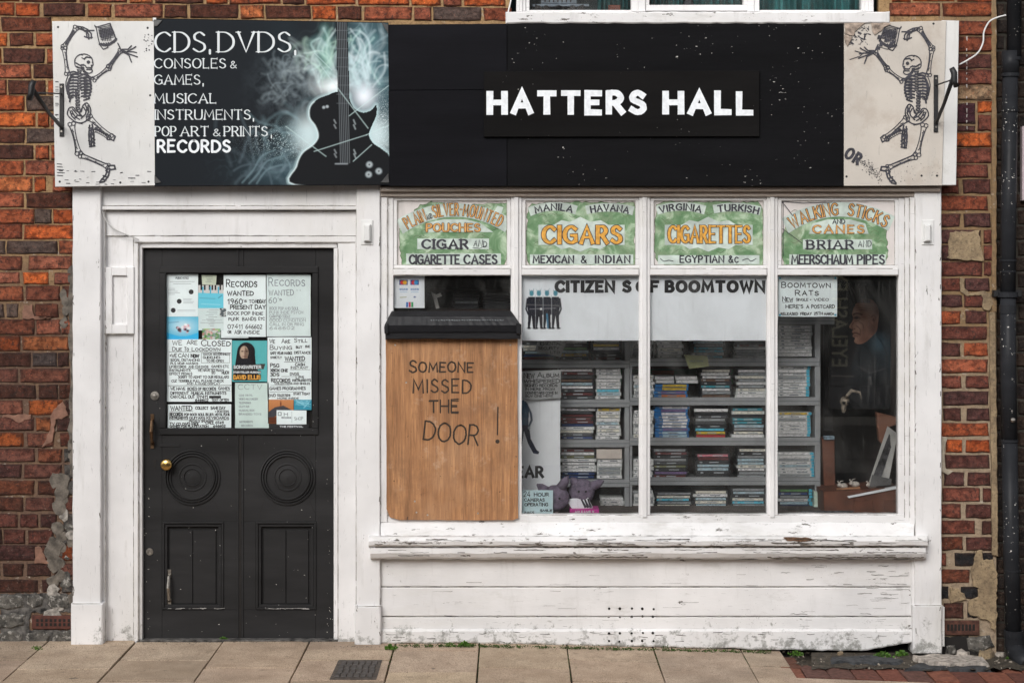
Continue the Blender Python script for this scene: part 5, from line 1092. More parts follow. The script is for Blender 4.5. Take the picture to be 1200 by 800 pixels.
# 2
t = transfer('green painted sign reading Cigars in gold, second upper light', [(621, 240), (650, 237), (655, 240), (668, 237), (700, 237), (742, 238), (745, 252), (743, 280), (745, 300), (744, 313), (700, 314), (650, 313), (632, 314), (620, 310), (616, 290), (618, 262), (619, 248)], 2)
p, k, g = bk(); f1, f2 = arcf(625, 251, 650, 246, 673, 250), arcf(689, 250, 714, 247, 740, 251); arcband(p, 622, 674, f1, 9, dn=1); arcband(p, 688, 741, f2, 9, dn=1); banner(p, [(631, 287), (631, 263.5), (732, 263.5), (732, 287)]); banner(p, [(621, 309.5), (621, 298), (742, 298), (742, 309.5)]); banner(p, [(648, 264), (658, 258), (668, 260), (680, 254), (692, 260), (704, 258), (714, 264)]); banner(p, [(648, 286), (658, 292), (668, 290), (680, 295), (692, 290), (704, 292), (714, 286)])
k.text('MANILA', 628, 670, 250, 7, 2.0, 1.2, basef=f1, sq=True); k.text('HAVANA', 693, 736, 250, 7, 2.0, 1.2, basef=f2, sq=True)
k.text('CIGARS', 637, 727, 284.5, 19, 6.6, 4.2, gap=.36, serif=False, sq=True); g.text('CIGARS', 637, 727, 284.5, 19, 4.8, 2.6, gap=.36, sq=True)
k.text('MEXICAN', 625, 672, 307.8, 8, 2.1, 1.5, gap=.3, sq=True); k.text('&', 681, 687, 308, 8, 1.5, 1.2); k.text('INDIAN', 698, 738, 307.8, 8, 2.1, 1.5, gap=.4, sq=True)
p.build('banner', PALE, t); k.build('lettering', INKN, t); g.build('gold_lettering', GOLD, t)
# 3
t = transfer('green painted sign reading Cigarettes in gold, third upper light', [(770, 240), (782, 236), (800, 238), (830, 236), (860, 237), (888, 237), (894, 244), (893, 270), (895, 290), (893, 312), (860, 313), (820, 314), (785, 312), (770, 306), (766, 290), (768, 262)], 3)
p, k, g = bk(); f1, f2 = arcf(770, 251, 797, 246, 824, 250), arcf(838, 249, 866, 247, 892, 252); arcband(p, 771, 825, f1, 9, dn=1); arcband(p, 837, 890, f2, 9, dn=1); banner(p, [(779, 287), (779, 263.5), (882, 263.5), (882, 287)]); banner(p, [(771, 309.5), (771, 299), (890, 299), (890, 309.5)]); banner(p, [(798, 264), (808, 258), (818, 260), (830, 254), (842, 260), (854, 258), (864, 264)]); banner(p, [(798, 286), (808, 292), (818, 290), (830, 295), (842, 290), (854, 292), (864, 286)])
k.text('VIRGINIA', 774, 821, 250, 7, 2.0, 1.2, basef=f1, sq=True); k.text('TURKISH', 842, 888, 250, 7, 2.0, 1.2, basef=f2, sq=True)
k.text('CIGARETTES', 784, 878, 284, 19, 4.9, 3.0, gap=.30, sq=True); g.text('CIGARETTES', 784, 878, 284, 19, 3.4, 1.7, gap=.30, sq=True)
k.text('EGYPTIAN', 797, 848, 307.5, 7.8, 1.9, 1.3, gap=.28, sq=True); k.text('&c', 854, 865, 307.5, 7.8, 1.4, 1.2); k.stroke(crom([(774, 303), (778, 306), (784, 305), (789, 306)]), .8); k.stroke(crom([(870, 305), (876, 303), (880, 306), (886, 303)]), .8)
p.build('banner', PALE, t); k.build('lettering', INKN, t); g.build('gold_lettering', GOLD, t)
# 4
t = transfer('cracked green painted sign reading Walking Sticks and Canes, rightmost upper light', [(928, 252), (940, 249), (958, 241), (985, 238), (1010, 241), (1028, 246), (1041, 260), (1039, 275), (1040, 300), (1036, 313), (1010, 314), (960, 312), (920, 315), (916, 300), (916, 280), (921, 262)], 4)
p, k, g = bk(); f1 = arcf(926, 270, 978, 252, 1040, 268); arcband(p, 924, 1041, f1, 15); banner(p, [(948, 274), (952, 262), (970, 257), (996, 257), (1014, 262), (1018, 274)]); banner(p, [(941, 292), (941, 280.5), (1022, 280.5), (1022, 292)]); banner(p, [(925, 310), (925, 298), (1038, 298), (1038, 310)])
for s_, a, b in (('WALKING', 929, 982), ('STICKS', 994, 1037)): k.text(s_, a, b, 268, 13.5, 3.2, 2.1, basef=f1, gap=.24, sq=True); g.text(s_, a, b, 268, 13.5, 1.6, 1.1, basef=f1, gap=.24)
k.text('AND', 976, 990, 262, 5, 1.2, .8); k.text('CANES', 953, 1012, 273, 8.8, 3.0, 1.8, gap=.4); g.text('CANES', 953, 1012, 273, 8.8, 2.2, 1.2, gap=.4)
k.text('BRIAR', 946, 1000, 291.5, 9.6, 2.6, 1.4, serif=True, gap=.4); k.text('AND', 1006, 1021, 289, 7, .9, .6, jit=.05)
k.text('MEERSCHAUM', 928, 999, 309, 10, 2.3, 1.6, gap=.24, sq=True); k.text('PIPES', 1005, 1036, 309, 10, 2.3, 1.6, gap=.28, sq=True)
k.stroke([(916, 236), (924, 246), (929, 253)], .9); k.stroke([(917, 236), (940, 238), (975, 237)], .6); k.stroke([(917, 268), (928, 276), (940, 285)], .6); k.stroke([(918, 236), (918, 300)], .5)
p.build('banner', PALE, t); k.build('lettering', INKN, t); g.build('gold_lettering', GOLDF, t)

# ---------------------------------------------------------------- plywood board and tarpaulin roll
t = thing('plywood_board', 'plywood board over a broken pane, handwritten Someone missed the door', 'plywood board', P(530, 609, -.012))
mb = MB(); out = [(452, 396), (606.5, 396), (607.5, 607), (600, 609.5), (468, 609), (457, 606), (453, 596)]; mb.prism(rag(out, .35, 14), -.014, .003, .0015); mb.build('board', PLY, t)
k = Ink(-.0146)
k.text('Someone', 480, 554, 436, 14, 2.0, gap=.22, jit=.035, sc=.80, slant=.02); k.text('MISSED', 484, 552, 460, 15, 1.9, gap=.34, jit=.035); k.text('THE', 503, 537, 483, 14, 1.6, gap=.22, jit=.03); k.text('THE', 503.5, 537, 483.5, 14, 1.2, gap=.22, jit=.03)
k.text('DOOR', 496, 560, 517, 22, 2.0, gap=.2, jit=.03, basef=linf(495, 515, 562, 522)); k.stroke([(583.5, 477), (583.2, 490), (583, 509)], 1.5); k.dot(583, 517, 2.5)
k.build('handwriting', CHAR, t)
for x, y in ((486, 587), (488, 600), (501, 603), (463, 404), (598, 404), (476, 448), (560, 601)): mb = MB(); mb.disc(P(x, y, -.014), [(.005, 0), (.004, -.001), (.001, .0)], 8); mb.build('screw', STEEL, t)
t = thing('tarpaulin_roll', 'black plastic sheet wrapped over a batten above the plywood board', 'tarpaulin', P(530, 398, -.02))
mb = MB(); rings = []
for i in range(41):
    u = i/40; xt = 459+(599-459)*u; xb = 450.5+(610.5-450.5)*u; a = R.uniform(-.15, .15)
    rings.append([P(xt, 367, .004), P(xt, 364.5+a*.6, -.012), P(xt+(xb-xt)*.4, 371+a, -.05-R.uniform(0, .0015)), P(xb, 381+a, -.075-R.uniform(0, .002)), P(xb, 389+a, -.07), P(xb, 390, .004)])
mb.ring(rings); mb.build('sheet', TARP, t)
mb = MB(); mb.box(451.5, 388, 610, 397.5, -.062, .004, .005, wob=.5, n=24); mb.build('batten', TARP, t)
mb = MB(); mb.prism([(450, 383), (455, 378), (455, 391), (450.5, 391)], -.08, -.04, .003); mb.prism([(605, 378), (611, 380), (611, 392), (605, 391)], -.08, -.04, .003); mb.build('folded_end', TARP, t)
k = Ink(-.0785); 
for x in range(505, 590, 3): k.stroke([(x, 375+R.uniform(-.4, .4)), (x+R.uniform(.6, 1.6), 375+R.uniform(-.4, .4))], .5)
k.build('white_seam', INKF, t)

# ---------------------------------------------------------------- notices
def note(name, lab, cat, x0, y0, x1, y1, y, m=PAPER, pts=None, curl=.0012, group=None):
    t = thing(name, lab, cat, P((x0+x1)/2, y1, y), group)
    mb = MB(); mb.prism(rag(pts or [(x0, y1), (x1, y1), (x1, y0), (x0, y0)], .18, 12), y, y+.0006, 0); mb.build('sheet', m, t); return t
def lines(t, y, rows, m=INKB, jit=.05, wd=.72, name='handwriting', gap=.25):
    k = Ink(y-.0003, .00001)
    for r in rows:
        s_, x0, x1, b, h = r[:5]; w_ = r[5] if len(r) > 5 else wd
        if s_ == '_': k.stroke([(x0, b), (x1, b+h)], w_)
        elif s_ == '[]': k.stroke([(x0, b), (x1, b), (x1, b+h), (x0, b+h), (x0, b)], w_)
        elif s_ == '#': k.rect(x0, b-h, x1, b)
        else: k.text(s_, x0, x1, b, h, w_, gap=gap, jit=jit)
    return k.build(name, m, t)
NG = 'notices behind the door glass'; YQ = YD+.022
def dn(i): return YQ + i*.0012
Y = dn(0)
t = note('notice', 'printed white notice with three black dots, top left of the door glass', 'notice', 195.5, 321, 232, 371, Y, group=NG)
lines(t, Y, [('PUBLIC', 206, 213, 327, 2.4, .5), ('NOTICE', 214, 221, 327, 2.4, .5), ('_', 199, 228, 330, 0, .35), ('_', 203, 224, 332.5, 0, .35)]+[('_', 197, 207+R.uniform(-3, 6), 338+q*1.7, 0, .35) for q in range(5)]+[('_', 215, 227+R.uniform(-5, 2), 350+q*1.7, 0, .35) for q in range(4)]+[('_', 208, 229, 363+q*1.7, 0, .3) for q in range(2)], INKF2, 0, name='small_print')
k = Ink(Y-.0004); [k.dot(x, y, 2.9) for x, y in ((224, 342), (210, 353), (203, 363.5))]; k.build('dots', INKB, t)
r = Ras(195.3, 371, 232.5, 398.5, 2.5, (.12, .52, .72)); r.put(np.clip((r.Y-371)/27, 0, 1)*.0+np.exp(-((r.X-214)/15)**2-((r.Y-382)/8)**2)*.9, (.62, .80, .86)); r.put((r.Y > 391+3*np.cos((r.X-214)/9))*1., (.05, .48, .82))
for q in range(16): r.ell(214+R.uniform(-7, 8), 384+R.uniform(-4, 5), R.uniform(1, 2.4), R.uniform(1, 2.2), R.choice([(.75, .45, .5), (.9, .85, .85), (.08, .05, .06), (.4, .2, .3), (.9, .9, .9)]))
r.line([(198, 378), (209, 377)], 1, (.1, .25, .4), .6)
t = thing('card', 'bright blue postcard with a flower spray under the dotted notice', 'postcard', P(214, 398, Y), NG); r.build('print', t, Y)
t = note('notice', 'small cream card with faint print above the piano keys flyer', 'notice', 236, 321, 254, 334, Y, plain('cream_card', (.60, .66, .52), .7), [(236, 322), (254, 322.5), (253, 334), (237, 333.5)], group=NG); lines(t, Y, [('_', 241, 249, 324, 0, .4), ('_', 242, 249, 327, 0, .4), ('_', 241, 248, 330, 0, .4), ('_', 243, 247, 328.5, 0, .4)], INKF2, name='small_print')
r = Ras(232.3, 334, 265, 361, 2.5, (.16, .60, .74)); r.poly([(232, 334), (265, 334), (265, 344), (232, 343)], (.62, .60, .58))
for x in (235, 239, 244.5, 248, 251.5, 257, 261): r.poly([(x, 334), (x+2, 334), (x+2, 340), (x, 340)], (.03, .03, .03))
for x in (237, 246, 255, 263): r.poly([(x, 336), (x+1.6, 336), (x+1.6, 344), (x, 344)], (.08, .45, .62))
r.line([(234, 349), (252, 350)], .6, (.05, .2, .3), .7); r.line([(256, 349), (260, 346)], .8, (.03, .1, .2), .8); r.line([(236, 356), (258, 357)], .5, (.5, .8, .9), .7)
t = thing('card', 'pale blue flyer with a strip of piano keys on the door glass', 'flyer', P(249, 361, Y), NG); r.build('print', t, Y)
t = note('notice', 'printed sheet with small black picture, between blue flyer and closed notice', 'notice', 232, 361, 266, 387, dn(1), PAPERF, group=NG)
lines(t, dn(1), [('_', 244+R.uniform(-3, 3), 252+R.uniform(-2, 4), 363+q*2.1, 0, .4) for q in range(10)]+[('_', 235, 262, 378, 0, .4), ('_', 237, 260, 375, 0, .3)], INKF2, name='small_print')
r = Ras(237, 385, 258.5, 398, 3, (.25, .35, .3)); 
for q in range(50): r.ell(R.uniform(237, 258), R.uniform(385, 398), R.uniform(.8, 2.2), R.uniform(.8, 2), R.choice([(.5, .25, .22), (.1, .3, .08), (.6, .62, .6), (.3, .55, .2), (.7, .5, .45)]))
t = thing('card', 'tiny red and green flower card above the closed notice', 'postcard', P(248, 398, Y), NG); r.build('print', t, Y)
r = Ras(257.5, 361, 265, 371, 4, (.1, .12, .13)); [r.ell(R.uniform(257, 265), R.uniform(361, 371), 1.1, .8, (.6, .62, .6)) for _ in range(12)]; t = thing('card', 'tiny black and white picture stuck beside the Records Wanted sheet', 'postcard', P(261, 371, Y-.002), NG); r.build('print', t, Y-.002)
t = note('notice', 'blank white slip showing under the bold Records Wanted sheet', 'notice', 259, 386, 291, 396, dn(2), PAPER, group=NG)
Y = dn(1)-.003
t = note('notice', 'bold handwritten Records Wanted sheet with a phone number on the door glass', 'notice', 262, 322, 311.5, 394.5, Y, group=NG)
lines(t, Y, [('Records', 265.5, 301, 336, 8, 1.1), ('WANTED', 266.5, 297, 346, 5, 1.1), ('1960', 267, 284, 356, 6, 1), ("'s", 285, 289, 354, 3, .7), ('TO', 292, 298, 355, 4), ('MIDDAY', 299, 311, 355, 4, .8), ('PRESENT', 270, 296, 362, 4.5, 1), ('DAY', 299, 311, 362, 4.5, 1), ('ROCK', 267, 280, 369, 4), ('POP', 283, 293, 369, 4), ('INDIE', 296, 308, 369, 3.5), ('PUNK', 268, 280, 375.5, 3.5), ('BANDS', 284, 300, 375.5, 3.5), ('ETC', 303, 310, 375, 3), ('07411', 267, 284, 385, 5), ('646602', 288, 307, 385, 4.6), ('OR', 267, 271, 390.5, 3), ('ASK', 275, 283, 391, 4), ('INSIDE', 286, 304, 391, 3.5)])
t = note('notice', 'faded Records Wanted sheet at the top right of the door glass', 'notice', 312.5, 321.5, 364, 394, Y, PAPERF, group=NG)
lines(t, Y, [('Records', 315, 357, 335, 9, .95), ('WANTED', 315, 344, 346, 6, .8), ('"', 348, 352, 344, 4, .6), ('60', 315, 324, 355, 6, .7), ("'s", 326, 330, 352, 3, .6)]+[(s_, 316, x1, 363+q*4.6, 3.4, .45) for q, (s_, x1) in enumerate((('ROCK POP AND SOUL', 350), ('PUNK INDIE PSYCH', 355), ('CASH PAID TODAY', 340), ('GOOD CONDITION', 358), ('CALL IN OR RING', 356), ('646602', 345)))]+[('_', 316, 358, 374, -2, .3)], INKF2)
t = note('notice', 'handwritten We Are Closed due to lockdown notice filling the left of the door glass', 'notice', 195.5, 397.5, 271.5, 470.5, Y, group=NG)
lines(t, Y, [('WE', 202, 213, 404, 5.5), ('ARE', 219, 231, 403.5, 5), ('Closed', 236, 270, 405, 7, .95), ('Due', 202, 213, 411, 4.2), ('To', 216, 221, 411, 4), ('Lockdown', 225, 258, 411, 4.2), ('_', 198, 257, 412.3, -.3, .4), ('+WE', 199, 207, 418.5, 4), ('CAN', 209, 221, 418.5, 4.4), ('NOW', 224, 233, 418.5, 3.4, 1.3), ('WATCH', 238, 248, 416, 2.6, .6), ('GOVERNMENT', 250, 270, 416, 2.6, .6), ('GUIDELINES', 238, 258, 420, 2.6, .6), ('TO RE-OPEN', 242, 262, 424, 2.6, .6), ('[]', 236, 269, 413.5, 11.5, .35), ('SOCIAL', 200, 211, 423, 2.8, .6), ('DISTANCING', 213, 234, 423, 2.6, .6), ('PLS', 200, 206, 427, 2.6, .6), ('WEAR', 208, 216, 427, 2.6, .6), ('MASKS', 218, 232, 427, 2.6, .6),
   ('LP RECORDS', 199, 218, 431, 2.6, .6), ('AND CDS DVDS', 221, 244, 431, 2.6, .6), ('_', 220, 255, 432, .2, .35), ('GAMES ETC', 248, 268, 430.5, 2.6, .6), ('INSTRUMENTS', 199, 223, 435, 2.6, .6), ('WE HAVE SO MUCH', 232, 262, 435, 2.6, .6), ('EFFECT PEDALS', 199, 225, 439, 2.6, .6), ('SO', 248, 252, 438, 2.6, .6), ('MUCH', 260, 268, 438, 3, .8), ('SORRY TO ADMIT TO OUR REGULARS', 209, 268, 443, 2.8, .6), ('CUZ', 201, 207, 447.5, 2.8, .6), ('TERRIBLE FULL PLEASE CHECK', 209, 262, 447.5, 2.6, .6), ('AND A HUGE DISPLAY', 219, 258, 450.5, 2.2, .5), ('_', 197, 271, 451.8, -.4, .6),
   ('WE HAVE', 200, 217, 457, 3.6), ('BOXES OF RECORDS', 220, 253, 457, 3.2, .7), ('GAMES', 256, 269, 456.5, 3.2, .7), ('_', 219, 270, 458, 0, .35), ('DIFFERENT', 200, 221, 462, 3, .7), ('MUSICAL INSTRUMENTS', 224, 265, 462, 3, .7), ('CAN CALL OUT', 200, 228, 466.3, 3.2, .75), ('07411', 231, 243, 466.3, 3.2, .8), ('#', 245, 259, 466.5, 3), ('646602', 229, 244, 470, 2.8, .8), ('TEXT OFTEN', 248, 268, 469.7, 2.6, .7), ('_', 228, 271, 470.4, 0, .3)], gap=.22)
t = note('notice', 'handwritten Wanted sheet lowest on the left of the door glass', 'notice', 196.5, 473.5, 271, 501, Y, group=NG)
lines(t, Y, [('WANTED', 200, 225, 480.5, 5, 1.0), ('_', 199, 226, 482, -.4, .5), ('COLLECT', 229, 244, 479.5, 3.2, .75), ('SAME DAY', 247, 264, 479.5, 3.2, .75), ('+ POSTERS', 252, 268, 483.5, 2.6, .6), ('RECORDS', 199, 214, 486.8, 3.2, .9), ('POP ROCK SOUL BLUES', 216, 250, 486.8, 2.8, .7), ('METAL PUNK', 252, 269, 486.8, 2.6, .7), ('_', 199, 215, 487.7, 0, .5), ('INSTRUMENTS', 199, 220, 491, 3, .8), ('GUITARS KEYBOARDS', 222, 268, 491, 2.8, .7), ('_', 199, 268, 492, 0, .35), ('PEDALS', 222, 234, 494.5, 2.4, .6), ('SPEAKERS', 236, 250, 494.5, 2.4, .6), ('TV CD DVD MIDI', 199, 232, 497.8, 2.8, .85), ('CALL 07411', 241, 262, 496.5, 2.8, .8), ('GAMES FOR PLAYSTATION', 199, 244, 500.5, 2.4, .8), ('646602', 250, 264, 500.3, 2.6, .8)], gap=.22)
r = Ras(272, 399, 313, 447, 3, (.09, .42, .44)); r.put(r.noise(12, 3)*.35, (.20, .62, .62))
r.ell(288.5, 412, 10.5, 11, (.012, .01, .012)); r.poly([(278, 411), (275.5, 428), (300, 429), (298.5, 411)], (.014, .011, .012)); r.ell(286, 413, 5, 7.6, (.52, .38, .28)); r.poly([(287, 406), (291, 410), (290, 420), (286, 421)], (.22, .14, .10)); r.ell(284, 411.5, 1.3, .7, (.03, .02, .02)); r.ell(289, 411.5, 1.2, .7, (.03, .02, .02)); r.line([(286.5, 411), (286.7, 415)], .6, (.2, .12, .1)); r.line([(284.5, 417.6), (288.5, 417.6)], .8, (.15, .06, .05)); r.poly([(281, 420), (293, 420), (302, 432), (304, 446), (274, 446), (274, 430)], (.014, .014, .018))
r.poly([(273, 428), (311, 426), (309, 432.5), (273, 434)], (.06, .055, .05)); r.poly([(273, 434.5), (306, 434), (306, 437.5), (273, 438)], (.025, .02, .02)); r.poly([(273, 438.5), (306, 438.5), (306, 444.5), (273, 445)], (.02, .015, .015))
t = thing('poster', 'teal poster of a long-haired man lettered David Ellis on the door glass', 'poster', P(292, 447, Y), NG); r.build('print', t, Y)
lines(t, Y, [('SONGWRITER', 274, 306, 431.5, 3.2, .9), ('STORYTELLER MUSICIAN', 273.5, 305, 437, 1.9, .6)], INKP, 0, name='lettering'); lines(t, Y, [('DAVID', 274, 288, 444, 4.3, 1.3), ('ELLIS', 291, 305, 444, 4.3, 1.3)], GOLD, 0, name='gold_lettering')
t = note('notice', 'faded list in pale ink below the teal poster on the door glass', 'notice', 275.5, 448.5, 315, 501.5, Y, plain('pale_green_paper', (.58, .70, .66), .7, .04), group=NG)
lines(t, Y, [('CCTV', 279, 307, 456, 5.5, .5)]+[(s_, 280, x1, 464+q*4.4, 2, .42) for q, (s_, x1) in enumerate((('CDS VINYL', 296), ('VIDEO RECORDER', 302), ('TELEPHONES', 294), ('GUITAR', 292), ('MUSICAL BOX', 298), ('BRANDED TOYS', 306)))]+[('INSTRUMENTS', 281, 296, 495, 2, .42), ('RECORDS', 283, 296, 499.5, 2, .42)], INKF2, .03)
t = note('notice', 'handwritten We Are Still Buying sheet on the right of the door glass', 'notice', 313.5, 395, 365, 468, Y, group=NG)
lines(t, Y, [('We', 316, 322, 402, 5), ('Are', 330, 340, 402, 4.6), ('Still', 345, 360, 401, 4.2), ('Buying', 316.5, 342, 409.5, 5), ('but', 347, 354, 408, 3.2, .7), ('be', 358, 363, 407, 3, .7), ('SAFE WEAR MASKS', 317, 342, 415, 2.8, .7), ('DISTANCE', 345, 364, 414.5, 2.8, .7), ('STRICTLY', 317, 330, 420, 2.4, .6), ('WANTED', 334, 357, 422.5, 4.6, 1), ('_', 333, 358, 424, -.3, .5), ('CASH', 346, 357, 428.5, 3, .8), ('PSG', 317, 327, 430, 4, .9), ('XBOX ONE', 317, 337, 435.5, 3.2, .9), ('INSTANT', 341, 361, 432, 2.6, .6), ('_', 340, 363, 433, 0, .35), ('3DS', 317, 327, 440.5, 3.4, .9), ('DVDS', 340, 350, 439.5, 2.8, .7), ('_', 330, 356, 441, 0, .35), ('LPS', 347, 356, 443.5, 2.8, .7), ('RECORDS', 318, 340, 447.5, 3.8, .9), ('INSTRUMENTS', 343, 364, 446.8, 2.6, .7), ('_', 317, 340, 451.5, 0, .4), ('COLLECTIONS AND SINGLES', 322, 363, 450.3, 2.2, .55), ('GAMES PROGRAMMES', 316, 358, 456.5, 3.2, .7), ('_', 316, 356, 459, 0, .4), ('DVD', 315, 323, 464.8, 3, .7), ('COLLECTIONS', 325, 340, 464.2, 2.6, .6), ('START TODAY', 344, 363, 462.5, 2.6, .6), ('MORE INSIDE', 325, 350, 467.5, 1.9, .5)], gap=.22)
r = Ras(314, 468, 344, 496, 2.5, (.45, .16, .05)); r.put(np.clip((486-r.Y)/16, 0, 1)*.7, (.62, .28, .12)); r.poly([(314, 483), (322, 477), (332, 475), (340, 479), (343, 481), (334, 481), (326, 486), (318, 490), (314, 491)], (.06, .06, .07)); r.poly([(314, 489), (344, 486), (344, 496), (314, 496)], (.12, .035, .015)); r.ell(329, 473, .8, 3, (.15, .03, .02))
t = thing('card', 'orange sunset postcard low on the right of the door glass', 'postcard', P(329, 496, Y), NG); r.build('print', t, Y)
r = Ras(344.5, 468, 365, 480, 3, (.05, .30, .42)); [r.line([(R.uniform(345, 365), R.uniform(468, 480)), (R.uniform(345, 365), R.uniform(468, 480))], .7, (.3, .65, .75), .7) for _ in range(14)]
t = thing('card', 'small turquoise postcard right of the orange sunset card', 'postcard', P(355, 480, Y), NG); r.build('print', t, Y)
t = note('notice', 'small white business card over the orange sunset card', 'notice', 324, 480.5, 359, 497, Y-.002, group=NG)
lines(t, Y-.002, [('[]', 326, 329.5, 483, 3.5, .9), ('H', 333, 337, 487, 3.6, .7), ('RECORDS', 330, 341, 490, 1.6, .5), ('SHOP', 345, 355, 492, 3.4, .45), ('_', 342, 342, 482, 13, .3)], INKF2, .05)
lines(thing('card', 'strip of black card with white print at the bottom of the door glass', 'card', P(345, 501, Y), NG), Y+.001, [('THE FESTIVAL', 328, 355, 500.4, 1.6, .6)], INKP, 0, name='lettering'); 
k = Ink(Y+.0015); k.rect(315, 496, 362, 501.5); t = [o for o in scn.objects if o.get('label', '').startswith('strip of black card')][0]; k.build('sheet', INKB, t)

# display window papers
YB2 = .046
t = note('banner', 'white banner lettered Citizens of Boomtown hanging inside the middle panes', 'banner', 609, 322, 900.5, 399, YB2, PAPERW)
k = Ink(YB2-.0018)
for s_, a, b in (('CITIZEN', 652, 719), ('S', 731, 738), ('OF', 747, 771), ('BOOMTOWN', 781, 895)): k.text(s_, a, b, 341.3, 11.2, 4.5, 3.6, gap=.40, sq=True)
k.build('lettering', INKB, t)
r = Ras(612, 336, 662, 388, 3, (.84, .88, .91))
for x, s_ in ((622, 1), (630.5, .9), (640, 1.02), (650, 1)):
    b = 386; hh = 46*s_; r.poly([(x-4, 345+3), (x+4, 348), (x+5.5, 358), (x+4, 366), (x-4, 366), (x-5.5, 357)], (.015, .017, .03)); r.poly([(x-4, 364), (x+4, 364), (x+4.5, b-2), (x+1.5, b-2), (x, 370), (x-2, b-2), (x-4.5, b-2)], (.02, .02, .03)); r.ell(x, 343.5, 2.6, 3.4, (.10, .32, .40)); r.poly([(x-3, 338), (x-1, 342), (x+1, 342), (x+3, 337), (x+1.5, 345), (x-1.5, 345)], (.08, .28, .36)); r.ell(x-3, b-1.5, 2.4, 1.1, (.01, .01, .015)); r.ell(x+3.5, b-1.5, 2.4, 1.1, (.01, .01, .015)); r.line([(x-5, 350), (x-6.5, 362), (x-4, 368)], 2, (.015, .017, .03)); r.line([(x+5, 350), (x+6.5, 362), (x+4, 368)], 2, (.015, .017, .03))
r.line([(616, 357), (654, 358)], 1.6, (.10, .10, .11)); [r.line([(x, 346), (x+.4, 384)], .55, (.45, .48, .5), .8) for x in (626.3, 635.3, 645.2)]; r.line([(640, 368), (641, 384)], 2, (.06, .22, .36)); r.line([(620, 362), (650, 361)], .8, (.25, .25, .27)); r.ell(633, 362, 1.3, 1.3, (.8, .8, .8))
r.X = r.X+1; o = r.build('print', t, YB2-.0009)
t = note('poster', 'tall white poster with a blue-coated figure and the letters EAR, behind the plywood edge', 'poster', 596, 464, 656.5, 606, .25, PAPERW)
k = Ink(.2492); k.text('YEAR', 594, 636, 558.5, 11.5, 3.6, 2.9, gap=.34, sq=True); k.build('lettering', INKB, t)
r = Ras(606, 464, 634, 536, 2.5, (.84, .88, .91)); b_ = (.012, .02, .045)
r.poly([(606, 468), (613, 468), (617, 471), (620, 482), (619, 500), (606, 501)], (.02, .07, .13)); r.line([(611, 470), (611, 499)], .8, (.01, .02, .05)); r.line([(614, 474), (616, 486)], .7, (.06, .15, .24)); r.line([(608, 484), (618, 486)], .6, (.01, .03, .06)); r.poly([(608, 498), (620, 498), (622, 514), (629, 527), (632, 529), (631, 532), (625, 531), (619, 520), (614, 505), (611, 527), (606, 527)], b_); r.line([(617, 473), (622, 484), (623, 492), (620, 499)], 2.6, (.015, .05, .10)); r.ell(620, 501, 1.4, 1.8, (.3, .35, .38)); r.line([(609, 527), (610, 530)], 2, b_)
r.build('print', t, .2490)
t = note('notice', 'grey handwritten New Album note above the tall white poster', 'notice', 611, 434, 657, 468, .22, PAPERG, [(611, 435), (657, 433), (657.5, 466), (611, 469)])
lines(t, .22, [('New', 614, 626, 443, 6, 1.1), ('Album', 630, 655, 442, 5, 1), ('WHISPERED', 614, 656, 448.5, 4, .9), ('SIGNED RECORDS', 615, 653, 453, 3, .8), ('IN HERE FROM', 616, 650, 457, 2.6, .7), ('DOWNSTAIRS COME IN', 616, 653, 461.5, 2.8, .7), ('BUY ONE HERE', 616, 648, 465, 2.2, .6)], gap=.2)
t = note('notice', 'pale blue note reading 24 Hour cameras operating in the pane corner', 'notice', 612, 574, 648, 602, .052, plain('pale_blue_paper', (.55, .72, .76), .7, .04))
lines(t, .052, [('24', 614, 621, 581.5, 6, .9), ('HOUR', 626, 643, 581, 3.8, .9), ('CAMERAS', 614.5, 638, 587, 3.4, .85), ('OPERATING', 615, 642, 592.5, 3.4, .85), ('SMILE', 633, 647, 599, 2.4, .8), ('INSIDE', 615, 626, 601, 2, .5), ('_', 614, 645, 600.5, 0, .4)])
t = note('notice', 'crumpled grey note tilted on the top shelf of the second pane', 'notice', 628, 398, 662, 418, .30, PAPERG, [(630, 399), (664, 400), (657, 418.5), (627, 411)])
lines(t, .30, [('ESSENTIAL', 633, 658, 404, 3.2, .8), ('SECURITY', 631, 655, 409.5, 3.2, .8), ('LTD', 645, 656, 414, 2.6, .7)])
t = note('notice', 'yellow paper scrap lying over the top shelf of the third pane', 'notice', 803, 416, 831, 432, .33, YNOTE, [(801.5, 415.5), (829, 417), (831, 429), (808, 432), (805, 425)]); lines(t, .33, [('SALE ITEMS', 808, 824, 424, 2, .4), ('_', 809, 826, 427, 0, .35)], INKF2)
t = note('notice', 'white handwritten Boomtown Rats notice at the top of the right pane', 'notice', 912, 324, 981, 371, .050, PAPER)
lines(t, .050, [('Boomtown', 916, 973, 337, 6.5, 1.1), ('Rats', 932, 959, 346, 6.5, 1.1), ('New', 917, 929, 353, 5, 1), ('_', 917, 929, 354.5, -.6, .5), ('SINGLE', 933, 947, 352.5, 2.8, .7), ('+ VIDEO', 949, 971, 352.5, 2.8, .7), ("HERE'S", 921, 941, 361, 4, .9), ('A', 945, 948, 361, 3.6, .9), ('POSTCARD', 951, 978, 361, 3.8, .9), ('RELEASED', 915, 935, 369, 2.8, .8), ('FRIDAY', 938, 951, 369, 2.8, .8), ('25TH', 954, 964, 368.6, 3, .8), ('MARCH', 966, 977, 369, 2.6, .8)])
k = Ink(.0492); [k.dot(x, y, 1.3) for x, y in ((914, 326), (979, 326), (914, 369), (979, 369), (896, 325), (896, 396))]; k.build('stickers', CBODY['c'], t)
t = note('card_sign', 'white card machine sign with payment logos in the left pane corner', 'sign', 462, 323, 497.5, 361, .044, PAPERW)
